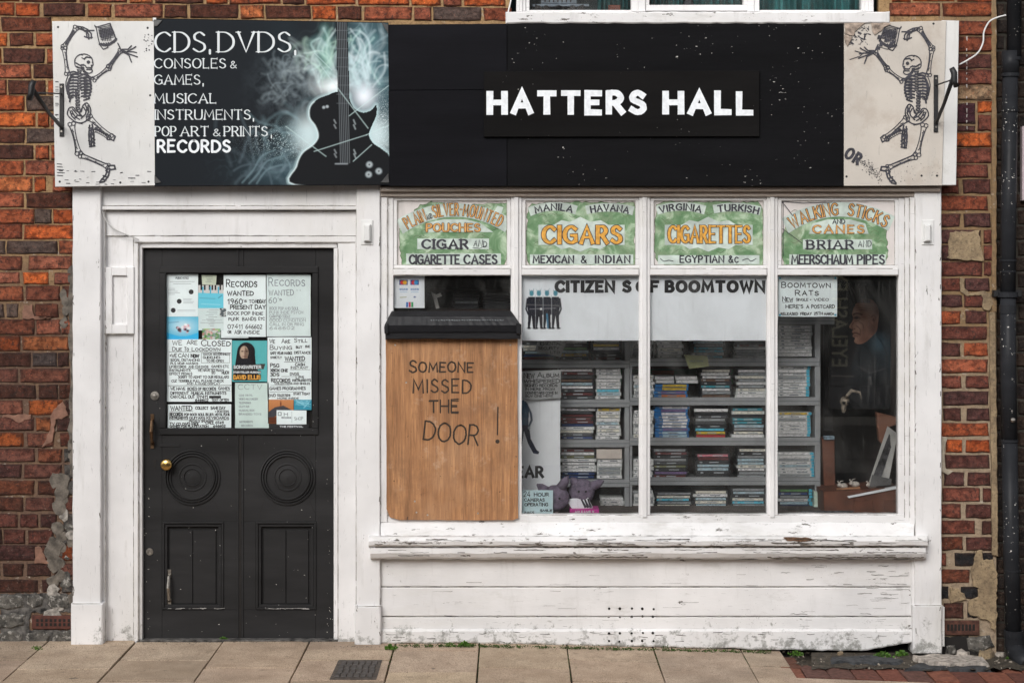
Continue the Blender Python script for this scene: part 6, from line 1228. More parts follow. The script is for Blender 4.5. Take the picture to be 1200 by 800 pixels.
r = Ras(466, 327, 493, 360, 4, (.84, .88, .91))
for x, c in ((468, (.05, .10, .3)), (481, (.06, .10, .35))):
    r.poly([(x, 328), (x+10, 328), (x+10, 334), (x, 334)], c); r.ell(x+3.5, 331, 2.4, 2.4, (.75, .04, .03)); r.ell(x+6.5, 331, 2.4, 2.4, (.80, .45, .03) if x < 475 else (.05, .35, .7)); r.line([(x+1, 339), (x+9, 339)], 1.8, (.10, .25, .55)); r.line([(x+1, 342), (x+9, 342)], 1, (.5, .65, .8))
r.line([(469, 348.5), (476, 348)], .8, (.4, .4, .15)); r.ell(486, 348, 1.3, .9, (.05, .1, .3))
for x, c in ((476, (.05, .2, .6)), (479, (.6, .05, .1)), (482, (.05, .4, .15))): r.poly([(x, 354), (x+2.4, 354), (x+2.4, 360), (x, 360)], c)
r.build('print', t, .0434); btext('VISA', 469, 337.6, 476.5, 340.4, .0430, 'lettering', INKP, t); btext('VISA', 482, 337.6, 489.5, 340.4, .0430, 'lettering', INKP, t)

# ---------------------------------------------------------------- room behind the window
rm = dict(kind='structure')
xw0, xw1 = -2.3, P(1068, 0, .1).x
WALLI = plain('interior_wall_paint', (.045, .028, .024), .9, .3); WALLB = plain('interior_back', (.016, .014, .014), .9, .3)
def wb(name, a, b, m): mb = MB(); mb.wbox(a, b); return mb.build(name, m, **rm)
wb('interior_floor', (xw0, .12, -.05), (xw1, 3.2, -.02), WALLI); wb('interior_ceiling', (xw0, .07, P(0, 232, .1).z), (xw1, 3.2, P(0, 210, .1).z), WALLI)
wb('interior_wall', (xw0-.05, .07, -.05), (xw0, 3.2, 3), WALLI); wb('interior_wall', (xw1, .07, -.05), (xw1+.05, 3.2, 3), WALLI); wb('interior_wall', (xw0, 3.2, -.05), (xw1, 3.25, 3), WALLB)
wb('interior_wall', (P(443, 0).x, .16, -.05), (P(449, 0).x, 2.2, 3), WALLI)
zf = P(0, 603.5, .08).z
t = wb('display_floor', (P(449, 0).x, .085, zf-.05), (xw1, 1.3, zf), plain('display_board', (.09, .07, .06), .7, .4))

# shelving
YS = .40
su = thing('shelving_unit', 'grey metal shelving unit packed with game cases behind the display window', 'shelving', P(800, 603, YS))
shelf_y = {}
def shelf(x0, x1, yt, yb):
    mb = MB(); mb.box(x0, yt, x1, yb, YS-.012, YS+.001, .002); a, b = P(x0, yt+2.2, YS), P(x1, yt+4, YS); mb.wbox((a.x, YS+.001, a.z-.015), (b.x, YS+.24, a.z)); o = mb.build('shelf', SHELF, su)
    mb = MB(); mb.box(x0, (yt*.55+yb*.45), x1, (yt*.5+yb*.5)+.3, YS-.0128, YS-.011, 0); mb.build('shelf_rib_shade', plain('shelf_shadow_line', (.12, .135, .15), .5) if 'shelf_shadow_line' not in bpy.data.materials else bpy.data.materials['shelf_shadow_line'], o)  # dark strip painting in the shadow line across the shelf front
rowsY = {'A': (422, 431), 'B': (468, 477), 'C': (515, 524), 'D': (561.5, 570.5)}
for kx, (a, b) in rowsY.items():
    shelf(606, 738, a, b); shelf(738, 960.5, a-2.5, b-2.2)
shelf(738, 978, 372, 380)
for x0, x1, y0, y1 in ((732, 737.5, 399, 603), (955, 961.5, 372, 603), (738, 741, 372, 603)):
    bx('upright', SHELF, x0, y0, x1, y1, YS-.006, YS+.24, .002, par=su)
mb = MB(); a, b = P(600, 603, YS), P(961, 340, YS); mb.wbox((a.x, YS+.245, zf), (b.x, YS+.26, b.z)); mb.build('back_panel', plain('maroon_back', (.05, .014, .012), .9, .3), su)
bx('green_strip', plain('green_box', (.01, .10, .03), .7), 655, 433, 905, 450, YS+.20, YS+.24, 0, par=su); bx('orange_strip', plain('orange_box', (.30, .08, .02), .7), 764, 434, 790, 450, YS+.18, YS+.199, 0, par=su)

# game cases
def case_mesh(body, name, strip):
    # unit: x 0..1, z 0..1, depth 0..0.13 (metres); spine face split in body ends, sleeve and title block
    me = bpy.data.meshes.new('game_case'); v = []; f = []; m = []
    def quad(x0, x1, z0, z1, y, mi): b = len(v); v.extend([(x0, y, z0), (x1, y, z0), (x1, y, z1), (x0, y, z1)]); f.append((b, b+1, b+2, b+3)); m.append(mi)
    b = 0; v += [(0, 0, .04), (1, 0, .04), (1, 0, .96), (0, 0, .96), (0, .13, .04), (1, .13, .04), (1, .13, .96), (0, .13, .96)]
    for q in ((0, 1, 2, 3), (5, 4, 7, 6), (3, 2, 6, 7), (4, 5, 1, 0), (4, 0, 3, 7), (1, 5, 6, 2)): f.append(q); m.append(0)
    quad(.06 if strip != 'l' else .22, .94 if strip != 'r' else .86, .12, .88, -.0006, 1)
    if strip == 'r': quad(.90, .995, .05, .95, -.0008, 2)
    if strip == 'l': quad(.03, .19, .10, .90, -.0008, 2)
    if name: quad(.3+name*.1, .55+name*.12, .34, .66, -.0012, 3); quad(.12, .2, .3, .7, -.0012, 3)
    me.from_pydata(v, [], f)
    for mm in (CBODY[body], SPINE, CBODY['c' if strip == 'r' else 'b'], INKF2 if body != 'k' else INKF): me.materials.append(mm)
    me.polygons.foreach_set('material_index', m); return me
CM = {(b, n, s_): case_mesh(b, n, s_) for b in 'wkb' for n in (0, 1, 2) for s_ in ('', 'r', 'l')}
COLS = {'white': (.86, .88, .86), 'cream': (.74, .72, .62), 'pale blue': (.40, .55, .62), 'grey': (.28, .30, .31), 'black': (.018, .02, .024), 'dark grey': (.06, .065, .07), 'teal': (.04, .28, .34), 'cyan': (.10, .50, .66),
        'yellow': (.65, .45, .04), 'red': (.45, .03, .03), 'maroon': (.12, .025, .025), 'dark blue': (.02, .05, .16), 'purple': (.18, .12, .26), 'pink': (.55, .18, .22), 'brown': (.14, .08, .05), 'olive': (.16, .17, .08), 'green': (.08, .22, .06), 'orange': (.50, .15, .03)}
ORD = ['top', 'second', 'third', 'fourth', 'fifth', 'sixth', 'seventh', 'eighth', 'ninth', 'tenth', 'eleventh', 'twelfth']
WH = ['white']*7+['cream', 'pale blue', 'grey']; DKM = ['black', 'dark grey', 'white', 'dark grey', 'white', 'maroon', 'grey', 'dark blue', 'cream', 'pale blue']
MX = ['white', 'black', 'teal', 'cream', 'grey', 'white', 'pale blue', 'grey', 'white', 'brown']; TL = ['teal', 'white', 'dark grey', 'pale blue', 'grey', 'black', 'cyan', 'cream', 'pale blue']
BW = ['white', 'white', 'pale blue', 'purple', 'white', 'grey', 'white']; WII = ['white']*8+['grey', 'pale blue']; BLU = ['dark blue', 'dark blue', 'grey', 'pale blue', 'white']
stacks = [ # row name, pane, stack word, x0, x1, y top, y bottom, body, strip, palette, count, {index: colour}
 ('top', 'second pane', 'left', 612, 652, 401, 422, 'k', '', DKM, 6, {}), ('top', 'second pane', 'middle', 656, 690, 399, 422, 'k', '', DKM, 6, {2: 'green', 4: 'yellow'}), ('top', 'second pane', 'right', 694, 728, 399, 422, 'k', '', DKM, 6, {1: 'yellow', 3: 'black'}), ('top', 'second pane', 'far right', 740, 764, 400, 420, 'w', '', ['grey', 'white'], 5, {}),
 ('top', 'third pane', 'left', 771, 800, 400, 420, 'w', '', WH, 5, {}), ('top', 'third pane', 'middle', 811, 850, 400, 420, 'k', '', TL, 6, {}), ('top', 'third pane', 'right', 860, 898, 400, 420, 'k', '', DKM, 6, {}), ('top', 'right pane', 'only', 911, 952, 381, 418, 'w', '', WII, 9, {}),
 ('second', 'second pane', 'left', 655, 697, 432, 468, 'k', 'x', DKM, 9, {3: 'brown', 0: 'white'}), ('second', 'second pane', 'middle', 699, 728, 432, 468, 'w', '', WH, 9, {6: 'cyan'}), ('second', 'second pane', 'right', 742, 766, 440, 466, 'w', '', WH, 7, {}),
 ('second', 'third pane', 'upper far left', 768, 790, 441, 449.5, 'w', '', WH, 2, {}), ('second', 'third pane', 'lower left', 767, 806, 450, 466, 'b', 'l', ['orange', 'purple', 'yellow', 'orange'], 4, {}), ('second', 'third pane', 'upper left', 792, 818, 441, 449.5, 'w', '', WH, 2, {}),
 ('second', 'third pane', 'middle', 820, 857, 433, 466, 'k', '', MX, 9, {}), ('second', 'third pane', 'right', 863, 898, 433, 466, 'k', '', ['white', 'grey', 'dark grey', 'cream', 'grey'], 9, {}), ('second', 'right pane', 'only', 911, 951, 429, 465, 'w', 'r', WII, 9, {}),
 ('third', 'second pane', 'left', 656, 697, 478, 515, 'k', '', DKM, 10, {6: 'white', 4: 'maroon'}), ('third', 'second pane', 'middle', 699, 727, 478, 515, 'w', '', WH, 9, {0: 'yellow'}), ('third', 'second pane', 'right', 742, 766, 481, 513, 'w', '', WH, 8, {}),
 ('third', 'third pane', 'left', 767, 807, 476, 513, 'b', 'l', BW, 10, {}), ('third', 'third pane', 'middle', 813, 852, 479, 513, 'k', '', ['dark grey', 'white', 'black', 'grey', 'dark grey', 'black'], 9, {8: 'red', 7: 'yellow', 6: 'cyan'}), ('third', 'third pane', 'right', 857, 896, 478, 513, 'k', '', MX, 9, {0: 'teal'}), ('third', 'right pane', 'only', 911, 951, 483, 512, 'w', 'r', WII, 8, {0: 'yellow'}),
 ('fourth', 'second pane', 'left', 656, 699, 526, 561, 'k', '', DKM+['white']*3, 9, {2: 'olive', 5: 'white', 6: 'white', 3: 'white'}), ('fourth', 'second pane', 'middle', 699, 728, 538, 561, 'w', '', WH, 5, {}), ('fourth', 'second pane', 'right', 742, 766, 538, 560, 'w', '', WH, 5, {}),
 ('fourth', 'third pane', 'left', 765, 807, 526, 560, 'k', '', ['black', 'dark grey', 'maroon', 'black', 'grey', 'dark blue'], 9, {5: 'olive', 7: 'purple'}), ('fourth', 'third pane', 'middle', 816, 857, 532, 560, 'k', '', TL, 7, {0: 'pink', 1: 'maroon'}), ('fourth', 'third pane', 'right', 864, 899, 526, 560, 'k', '', TL, 9, {}), ('fourth', 'right pane', 'only', 911, 955, 530, 559, 'w', 'r', WII, 8, {4: 'pale blue'}),
 ('bottom', 'second pane', 'left', 704, 731, 583, 602, 'w', '', ['pale blue', 'white'], 5, {}), ('bottom', 'second pane', 'right', 742, 766, 575, 602, 'w', '', ['grey', 'white'], 7, {}),
 ('bottom', 'third pane', 'left', 768, 812, 577, 602, 'k', '', TL, 7, {0: 'grey'}), ('bottom', 'third pane', 'middle', 813, 853, 575, 602, 'k', '', TL, 7, {0: 'cream', 5: 'white'}), ('bottom', 'third pane', 'right', 857, 899, 572, 602, 'k', '', TL, 8, {3: 'cream', 4: 'cyan'}), ('bottom', 'right pane', 'only', 911, 952, 573, 599, 'k', 'r', BLU, 7, {0: 'green'})]
kY = (D+YS)/D/S
for row, pane, pos, x0, x1, yt, yb, body, strip, pal, n, fix in stacks:
    lean = R.uniform(-.15, .15)
    for i in range(n):
        cn = fix.get(i, R.choice(pal)); h = (yb-yt)/n; dx = R.uniform(-1.1, 1.1)+lean*i
        bd = body; 
        if body == 'k' and cn in ('white', 'cream') and R.random() < .4: bd = 'w'
        st_ = {'x': ''}.get(strip, strip)
        me = CM[(bd, R.choice((0, 1, 2)), st_)]; o = bpy.data.objects.new('game_case', me); col.objects.link(o)
        z = P(0, yt+h*(i+1), YS).z; o.location = (P(x0+.3+dx, 0, YS).x, YS+.012+R.uniform(0, .012)+.0, z+.0004); o.scale = ((x1-x0+.5)*kY*R.uniform(.96, 1.0), 1, h*kY*.965)
        o.color = (*[min(.92, c*1.18+.012) for c in COLS[cn]], 1)
        at = f'{ORD[i]} from top' if i else 'topmost'
        tag(o, f'{cn} game case, {at}, {pos} stack, {row} shelf, {pane}'.replace('only stack', 'single stack').replace('top shelf', 'uppermost shelf'), 'game case', 'game cases stacked on the grey shelves')
# boxed item and upright discs
mb = MB(); mb.box(699, 526, 729, 537.5, YS+.008, YS+.12, .002); mb.build('cream_box', plain('cream_box', (.60, .54, .48), .6, .1), label='cream boxed item on top of the white cases, fourth shelf second pane', cat='box')
mb = MB(); mb.box(954, 576, 962, 602, YS-.03, YS+.1, .001); mb.build('magazine', plain('pale_green_cover', (.52, .66, .56), .6, .2, 40), label='thin pale green booklet standing at the right end of the bottom shelf', cat='booklet')
# cassettes seen over the tarpaulin in the left pane
YC = .34; mb = MB(); mb.box(500, 338, 600, 342, YC-.01, YC+.2, .002); mb.box(500, 362, 600, 366, YC-.01, YC+.2, .002); t = thing('wall_rack', 'dark rack behind the left pane above the tarpaulin', 'rack', P(550, 366, YC)); mb.build('rail', WALLI, t)
mb = MB(); mb.box(462, 323, 600, 341, YC+.1, YC+.12, 0); mb.build('back_board', plain('dusty_grey_board', (.075, .07, .065), .8, .6, 14), t)
i = 0
for x0, x1, nn in ((531, 561, 6), (566, 598, 7)):
    for j in range(nn):
        o = bpy.data.objects.new('game_case', CM[('k', 0, '')]); col.objects.link(o); h = 3.2; kk = (D+YC)/D/S
        o.location = (P(x0+R.uniform(-1, 1), 0, YC).x, YC, P(0, 362-h*j, YC).z); o.scale = ((x1-x0)*kk, 1, h*kk*.94); o.color = (*COLS[R.choice(['black', 'dark grey', 'black', 'dark grey', 'grey'])], 1)
        tag(o, f'dark case, {ORD[nn-1-j]+" from top" if j < nn-1 else "topmost"}, {"left" if x0 < 560 else "right"} stack in the rack behind the left pane', 'game case', 'game cases stacked on the grey shelves')
mb = MB(); c = P(512, 350, .2); 
mb.prism([(505, 342), (511, 345), (516, 343), (518, 347), (512, 349), (515, 361), (511, 362), (508, 350)], .2, .21, .001); mb.build('paper_bird', plain('dull_white_paper', (.35, .34, .32), .7, .2), label='small folded pale paper hanging behind the left pane', cat='paper')

# toys, books, boxes
PUR = plain('purple_plush', (.175, .145, .20), .95, .3, 40, .8, 120)
def toy(cx, cy, r, y, lab, ears):
    t = thing('plush_toy', lab, 'soft toy', P(cx, cy+r, y), 'purple soft toys on the window ledge'); c = P(cx, cy, y); q = r/S
    mb = MB(); mb.ball(c, q, 16, 10, (1.05, .7, 1.0), jit=.04); mb.build('body', PUR, t, smooth=True)
    for ex, ey in ears:
        mb = MB(); mb.tube([P(cx+ex*.45, cy+ey*.45, y), P(cx+ex*.8, cy+ey*.8, y-.01), P(cx+ex, cy+ey, y-.01)], [q*.42, q*.30, q*.05], 10); mb.build('ear', PUR, t, smooth=True)
    for ex in (-.25, .3): mb = MB(); mb.ball(P(cx+r*ex, cy+r*.05, y-q*.68), .006, 8, 6); mb.build('eye', INKB, t)
toy(651, 583, 15.5, .12, 'left purple soft toy with pointed ears above the pink box', [(-22, -16), (15, -26)])
toy(682, 575, 15, .17, 'right purple soft toy with droopy ears behind the white book', [(-13, -16), (26, -12)])
mb = MB(); mb.box(668, 596.5, 702, 603, .10, .22, .002); t = thing('pink_box', 'flat bright pink box lying at the front of the window ledge', 'box', P(685, 603, .1)); mb.build('box', plain('hot_pink_card', (.55, .04, .30), .5, .1), t); k = Ink(.0994); k.text('MY FAMILY', 674, 696, 601.5, 3.4, .7); k.build('lettering', INKP, t)
t = thing('book', 'white paperback with dark stripes leaning behind the pink box', 'book', P(678, 597, .14)); mb = MB(); mb.prism([(663, 585), (689, 582), (695, 595), (671, 597)], .135, .15, .002); mb.build('cover', PAPERW, t); k = Ink(.1345); [k.poly([(680+i*4, 584), (682+i*4, 584), (688+i*3, 594), (685+i*3, 595)]) for i in range(3)]; k.build('cover_print', INKN, t)
mb = MB(); mb.prism([(648, 596), (662, 586), (665, 590), (652, 602)], .12, .14, .002); mb.build('booklet', plain('pinkish_cover', (.45, .38, .36), .6, .3, 40), label='open pinkish booklet under the left purple soft toy', cat='booklet')

# right pane: poster, framed picture, brown case, figures
r = Ras(972, 330, 1052, 478, 2.2, (.012, .012, .014)); r.soft = .8
SK, SD, SL = (.30, .155, .105), (.10, .045, .034), (.50, .29, .21)
r.poly([(1006, 400), (1014, 392), (1030, 388), (1042, 396), (1050, 414), (1052, 478), (990, 478), (996, 440), (1001, 416)], (.012, .016, .020)); r.glow(1030, 402, 10, 11, (.045, .08, .105), .9); r.glow(1043, 412, 6, 20, (.024, .04, .052), .8)
for a_ in ([(1010, 402), (1020, 414), (1024, 440)], [(1030, 396), (1038, 412), (1040, 444)], [(1004, 418), (1012, 440), (1010, 470)], [(1044, 404), (1049, 430)]): r.line(crom(a_), .8, (.005, .006, .008), .9)
head = crom([(1003, 356), (1010, 350), (1019, 350), (1027, 356), (1030, 366), (1029, 378), (1027, 388), (1020, 396), (1012, 402), (1005, 403), (1001, 400), (1002, 396), (999, 394), (1000, 391), (998.5, 389), (999.5, 386), (995.5, 384), (996, 381), (999, 376), (999.5, 371), (998.5, 368), (1000, 362), (1003, 356)], 4)
r.poly(head, SK); m_ = r.a[..., 0] > .2
def sh(cx, cy, rx, ry, c, al): k0 = r.a.copy(); r.glow(cx, cy, rx, ry, c, al); r.a = np.where(m_[..., None], r.a, k0)
sh(1024, 386, 9, 12, SD, .9); sh(1014, 398, 9, 6, SD, .7); sh(1028, 364, 4, 10, SD, .7); sh(1010, 357, 8, 4, SL, .8); sh(1003, 365, 3.5, 3, SL, .7); sh(1006, 382, 4.5, 6, SL, .55); sh(1003, 397, 3, 3, SL, .4); sh(1004, 372, 4.5, 2.6, SD, .85); sh(1012, 372, 4, 3, SD, .5); sh(1012, 388, 3, 7, SD, .5)
r.line(crom([(1000, 368.5), (1004, 367), (1010, 368.5)]), 1.5, (.03, .013, .01)); r.line(crom([(1001, 372.6), (1004, 371.6), (1007.5, 373)]), 1, (.02, .01, .01)); r.ell(1003.6, 373, 1.1, .8, (.01, .01, .01)); r.line([(1006.6, 375.6), (1002, 376.4)], .7, SD); r.line(crom([(1000, 378), (998, 382), (999.5, 385.4), (1002, 385)]), .8, SD); r.line(crom([(999.5, 390.6), (1003, 390), (1007, 391.6)]), 1.2, (.05, .015, .012)); r.line([(1001, 393.4), (1004.6, 394)], .6, SD)
r.line(crom([(1004, 382), (1008, 386), (1008, 393)]), .8, SD); r.line(crom([(1007, 377.5), (1011, 380), (1012, 384)]), .6, SD); [r.line(crom([(1003, y_), (1009, y_-1.2), (1016, y_)]), .55, SD, .8) for y_ in (358.6, 361.2, 364)]
r.ell(1023.5, 374, 2.8, 5, (.26, .13, .09), 1, .2); r.line(crom([(1021.6, 371), (1024, 369.6), (1026, 373), (1024, 378)]), .8, SD); r.ell(1023.6, 374.6, 1.1, 2, SD)
for q_ in range(46):
    x_ = 1001+q_*.40+wr.uniform(-.6, .6); r.line(crom([(x_, 354-abs(x_-1010)*-.05), (x_-1+wr.uniform(-2, 1), 346), (x_-3+wr.uniform(-4, 3), 338-wr.uniform(0, 6))]), wr.choice((.5, .8)), wr.choice([(.16, .155, .15), (.09, .085, .08), (.24, .23, .22), (.04, .035, .03)]), .85)
r.line([(1008, 430), (1020, 437), (1036, 432)], 1, (.05, .05, .055)); r.line([(1020, 442), (1021, 450)], 2.2, (.12, .12, .12)); r.line([(975, 440), (1000, 441)], .8, (.10, .09, .08)); r.put(np.clip((r.Y-428)/26, 0, 1)*.75, (.009, .009, .01)); r.a = np.clip(r.a*1.5, 0, .8)
t = thing('poster', 'dark poster of a man in a blue coat with swept-up hair, behind right pane', 'poster', P(1012, 478, .60)); mb = MB(); mb.prism([(971, 479), (1054, 479), (1054, 329), (971, 329)], .601, .612, 0); mb.build('backing', DARK, t); r.build('print', t, .60)
BR2 = BROWN
t = thing('brown_case', 'low brown plastic case on the window ledge in the right pane', 'case', P(1008, 603, .16))
mb = MB(); mb.prism([(965, 576), (1054, 571), (1054, 604), (966, 604)], .18, .45, .004); mb.build('case_body', BR2, t)
for x0, x1 in ((1000, 1024), (1035, 1053)):
    for a in ((x0, 585, x1, 586.4), (x0, 586.4, x0+1.3, 602), (x1-1.3, 586.4, x1, 602)): bx('rib', BR2, *a, .176, .181, .001, par=t)
mb = MB(); mb.prism([(993, 581.5), (1054, 569), (1054, 572), (995, 583.5)], .168, .20, .001); mb.build('white_edge', PAPERW, t)
mb = MB(); mb.prism([(963, 513), (978, 515), (979, 570), (966, 576)], .40, .50, .004); mb.build('cardboard_box', BR2, label='narrow brown box standing beside the shelving end', cat='box')
mb = MB(); mb.box(966, 511, 978, 515, .38, .42, .002); mb.build('paper_bundle', plain('blue_grey_paper', (.20, .28, .34), .7, .5, 60), label='blue-grey papers on top of the narrow brown box', cat='papers')
mb = MB(); mb.prism([(1027, 483), (1052, 489), (1050, 498), (1043, 500), (1034, 520), (1030, 516)], .42, .46, .004); mb.build('case_lid', plain('brown_lid', (.20, .085, .05), .6, .2), label='brown lid standing behind the leaning silver picture', cat='lid')
t = thing('picture', 'silver-grey picture leaning on the brown case in the right pane', 'picture', P(1034, 570, .24))
def leanq(pts, yt, yb, th):
    mb = MB(); ys = [yb if q[1] > 530 else yt for q in pts]; mb.ring([[P(x, y_, d+th)-Vector((0, 0, 0)) for (x, y_), d in zip(pts, ys)], [P(x, y_, d) for (x, y_), d in zip(pts, ys)]]); return mb
leanq([(1017, 568), (1041, 566), (1052, 508), (1040, 499)], .34, .22, .012).build('frame', plain('silver_frame', (.42, .42, .40), .45, .15), t)
leanq([(1023, 558), (1032, 561), (1047, 516), (1042, 508)], .328, .212, .003).build('dark_print', plain('smoky_print', (.06, .06, .065), .5, .8, 30), t)
leanq([(1019, 570), (1044, 568), (1045, 561), (1022, 556)], .33, .205, .004).build('lower_edge', plain('grey_edge', (.12, .12, .12), .5, .3), t)
BONE = plain('bone_white', (.50, .46, .41), .6, .2, 60)
for i, (x, y, lab) in enumerate(((988, 569, 'left small white animal figure on the brown case'), (1002, 567, 'middle small white animal figure with horns on the brown case'), (1022, 569, 'right small white animal figure on the brown case'))):
    t = thing('animal_figure', lab, 'figurine', P(x, y+6, .23), 'small white figures on the brown case'); c = P(x, y, .23)
    mb = MB(); mb.ball(c, .019, 12, 8, (1.3, .8, .8), jit=.08); mb.build('body', BONE, t, smooth=True)
    mb = MB(); mb.ball(c+Vector((-.022, -.012, .006)), .011, 10, 7, (1.2, .8, .9)); mb.build('head', BONE, t, smooth=True)
    for s_ in (-1, 1): mb = MB(); mb.tube([c+Vector((-.02, -.012+s_*.004, .012)), c+Vector((-.024+.008*s_, -.012, .026)), c+Vector((-.012+.012*s_, -.014, .030))], [.0035, .003, .001], 6); mb.build('horn', BONE, t)
mb = MB(); mb.prism([(980, 572), (1008, 570), (1010, 579), (983, 580)], .215, .23, .001); mb.build('tray', plain('wooden_tray', (.35, .18, .09), .6, .3), label='small wooden tray under the white animal figures', cat='tray')
t = thing('animal_skull', 'pale hanging animal skull with curled horn beside the dark poster', 'skull', P(993, 480, .5)); c = P(990, 470, .5)
DB = plain('old_bone', (.26, .22, .17), .7, .5, 60); mb = MB(); mb.ball(c, .034, 12, 8, (.75, .7, .8), jit=.1); mb.ball(c+Vector((-.008, -.01, -.035)), .02, 10, 7, (.7, .8, 1.4)); mb.build('skull', DB, t, smooth=True); mb = MB(); mb.tube([c+Vector((0, -.02, .02)), c+Vector((.03, -.03, .06)), c+Vector((.075, -.03, .05)), c+Vector((.085, -.03, .01))], [.010, .010, .007, .002], 10); mb.build('horn', DB, t, smooth=True)
mb = MB(); mb.ball(c+Vector((-.01, -.028, -.005)), .009, 8, 6); mb.ball(c+Vector((.014, -.028, -.004)), .008, 8, 6); mb.build('eye_socket', DARK, t)
mb = MB(); mb.box(966, 380, 976, 505, .8, .83, .002); mb.build('post', plain('grey_post', (.05, .05, .052), .6, .3), label='dark grey upright post behind the end of the shelving', cat='post')
mb = MB(); mb.prism([(1000, 600), (1001, 598), (940, 598), (936, 602), (960, 603.5)], .12, .125, .0005); mb.build('papers', plain('dark_leaflet', (.08, .08, .085), .5, .6, 60), label='flat dark leaflets on the ledge in front of the right shelf end', cat='papers')

# ---------------------------------------------------------------- upstairs window
t = thing('upstairs_window', 'white sash window with teal curtains just above the black fascia', 'window', P(817, 28, 0))
UW = WIN
def ub(name, x0, y0, x1, y1, yf, yb, par=t, m=UW, b=.003): return bx(name, m, x0, y0, x1, y1, yf, yb, b, par=par)
mb = MB(); mb.box(592.5, 14, 1043, 27.5, -.095, .06, .006, wob=.5, n=60); mb.build('sill', WSILL, t)
for x0, x1, yf in ((605, 609, .01), (609, 612.5, -.004), (612.5, 616, .004), (616, 620.5, .014), (1010, 1014, .014), (1014, 1018, .002), (1018, 1024, -.006), (740, 748, .004), (748, 756.5, -.004), (876, 884, -.004), (884, 890, .004)): ub('frame_post', x0, -280, x1, 14, yf, .09)
for x0, x1 in ((620.5, 740), (890, 1010)): ub('sash_rail', x0, 12, x1, 15, .01, .08)
o = ub('sash', 757, 6, 876, 13, -.002, .08); ub('sash_stile', 757, -280, 761, 6, -.002, .08); ub('sash_stile', 872, -280, 876, 6, -.002, .08)
for x0, x1 in ((620.5, 740), (760, 873), (890, 1010)): ub('pane', x0-1, -280, x1+1, 13, .045, .048, m=GLASS, b=0)
ub('frame_head', 600, -295, 1026, -280, -.01, .09)
mb = MB(); mb.wbox((P(600, 0).x, .052, P(0, -270).z), (P(601, 0).x, .6, P(0, -270).z+.001)) 
UWI = plain('upstairs_dark', (.02, .035, .04), .9, .3)
mb = MB(); a, b = P(596, 28, .1), P(1034, -295, .1); mb.wbox((a.x, .72, a.z), (b.x, .75, b.z)); mb.wbox((a.x, .09, a.z-.02), (b.x, .72, a.z)); mb.wbox((a.x, .09, b.z), (b.x, .72, b.z+.02)); mb.wbox((a.x-.02, .09, a.z), (a.x, .72, b.z)); mb.wbox((b.x, .09, a.z), (b.x+.02, .72, b.z)); mb.build('room_lining', UWI, t)
CUR = plain('teal_curtain', (.025, .15, .155), .85, .5, 5, .2, st=(4, 1, .6))
for x0, x1 in ((700, 741), (760, 800), (812, 874), (890, 1010)):
    mb = MB(); n = 44; top = [P(x0+(x1-x0)*i/n, -275, .16+.025*math.sin(i*1.1)+R.uniform(-.006, .006)) for i in range(n+1)]; bot = [P(x0+(x1-x0)*i/n, 14, .16+.03*math.sin(i*1.1+.4)+R.uniform(-.006, .006)) for i in range(n+1)]
    for i in range(n): mb.poly([bot[i], bot[i+1], top[i+1], top[i]])
    mb.build('curtain', CUR, t, smooth=True)
ty = thing('toy_engine', 'blue-grey model engine on the upstairs window ledge, left pane', 'model', P(655, 14, .10)); TG = plain('blue_grey_tin', (.16, .20, .24), .6, .3, 30)
mb = MB(); mb.box(634, -14, 676, 5, .10, .16, .004); mb.build('body', TG, ty); mb = MB(); mb.box(624, 5, 690, 8, .095, .17, .002); mb.build('deck', TG, ty)
for i in range(7): bx('slat', IRON, 638+i*5, -2, 639.5+i*5, 3, .098, .101, 0, par=ty)
for x in (631, 640, 671, 681): mb = MB(); mb.tube([P(x, 10.5, .09), P(x, 10.5, .11)], 4/S, 16); mb.build('wheel', IRON, ty)
for a in ([(627, 6), (640, 12), (655, 7), (668, 12), (684, 6)],): mb = MB(); mb.tube([P(x, y, .092) for x, y in a], .003, 6); mb.build('linkage', IRON, ty)
mb = MB(); mb.box(713, 6, 727, 14, .11, .15, .002); mb.build('wooden_block', plain('red_brown_block', (.16, .05, .03), .7), label='small red-brown block on the upstairs window ledge', cat='block')
mb = MB(); mb.prism([(800, 14), (802, 2), (808, -8), (812, 4), (818, 8), (820, 14)], .12, .15, .004); mb.build('dark_ornament', plain('charcoal_ornament', (.03, .035, .04), .5, .4), label='dark ornament between the curtains of the upstairs middle pane', cat='ornament')
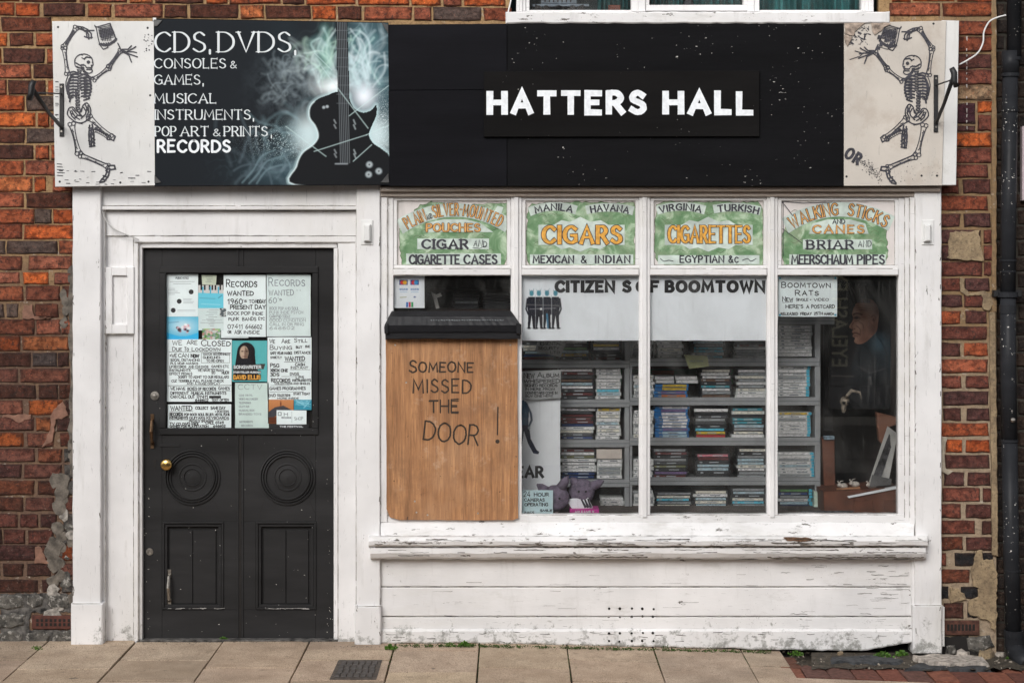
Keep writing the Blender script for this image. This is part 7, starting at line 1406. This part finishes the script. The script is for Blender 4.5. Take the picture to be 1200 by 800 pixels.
mb = MB(); mb.tube([P(x, y, -.03) for x, y in crom([(596, 24), (595, 17), (597, 8), (599, -4), (598, -30)])], .004, 6); mb.build('cable', PLASTIC, smooth=True, label='thin pale wire at the left end of the upstairs sill', cat='cable')

# ---------------------------------------------------------------- across the street (seen only as reflections in the glass)
ob = thing('opposite_shop', 'brick shop across the street with a dark window and upright sign, seen mirrored', 'shop', (0, -11.6, 0))
mb = MB(); mb.wbox((-14, -12.2, 2.9), (14, -11.65, 5.2)); mb.wbox((-14, -12.2, 0), (-5.5, -11.65, 2.9)); mb.wbox((8.2, -12.2, 0), (14, -11.65, 2.9)); mb.build('wall', plain('opposite_brick', (.16, .10, .08), .9, .4, 3), ob)
mb = MB(); mb.wbox((-5.5, -12.1, .0), (8.2, -11.95, 2.9)); mb.build('shop_window', plain('black_shop_window', (.006, .006, .007), .25, .2), ob)
mb = MB(); mb.wbox((-5.5, -11.95, .0), (8.2, -11.7, .35)); mb.build('stallriser', plain('dark_stallriser', (.02, .02, .022), .7), ob)
WIN2 = plain('opposite_window', (.03, .035, .04), .3)
t = thing('upright_sign', 'upright shop sign reading Eyelash Extensions, mirrored in the right pane', 'sign', (4.25, -11.6, .2))
cu = bpy.data.curves.new('t', 'FONT'); cu.body = 'EYELASH EXTENSIONS'; cu.offset = .01; o = bpy.data.objects.new('t', cu); col.objects.link(o)
me = bpy.data.meshes.new_from_object(o.evaluated_get(bpy.context.evaluated_depsgraph_get())); bpy.data.objects.remove(o)
a = np.array([v.co[:2] for v in me.vertices]); a = (a-a.min(0))/np.ptp(a, axis=0)
# the sign faces +y; its text runs upwards
mb = MB(); mb.v = [tuple((3.74+.19*v_, -11.60, .60+2.1*u_)) for u_, v_ in a]; mb.f = [tuple(p.vertices) for p in me.polygons]; mb.m = [0]*len(mb.f); mb.build('lettering', plain('sign_yellow', (.88, .80, .52), .6), t)
mb = MB(); mb.wbox((3.60, -11.75, .45), (4.08, -11.61, 2.8)); mb.build('board', DARK, t)
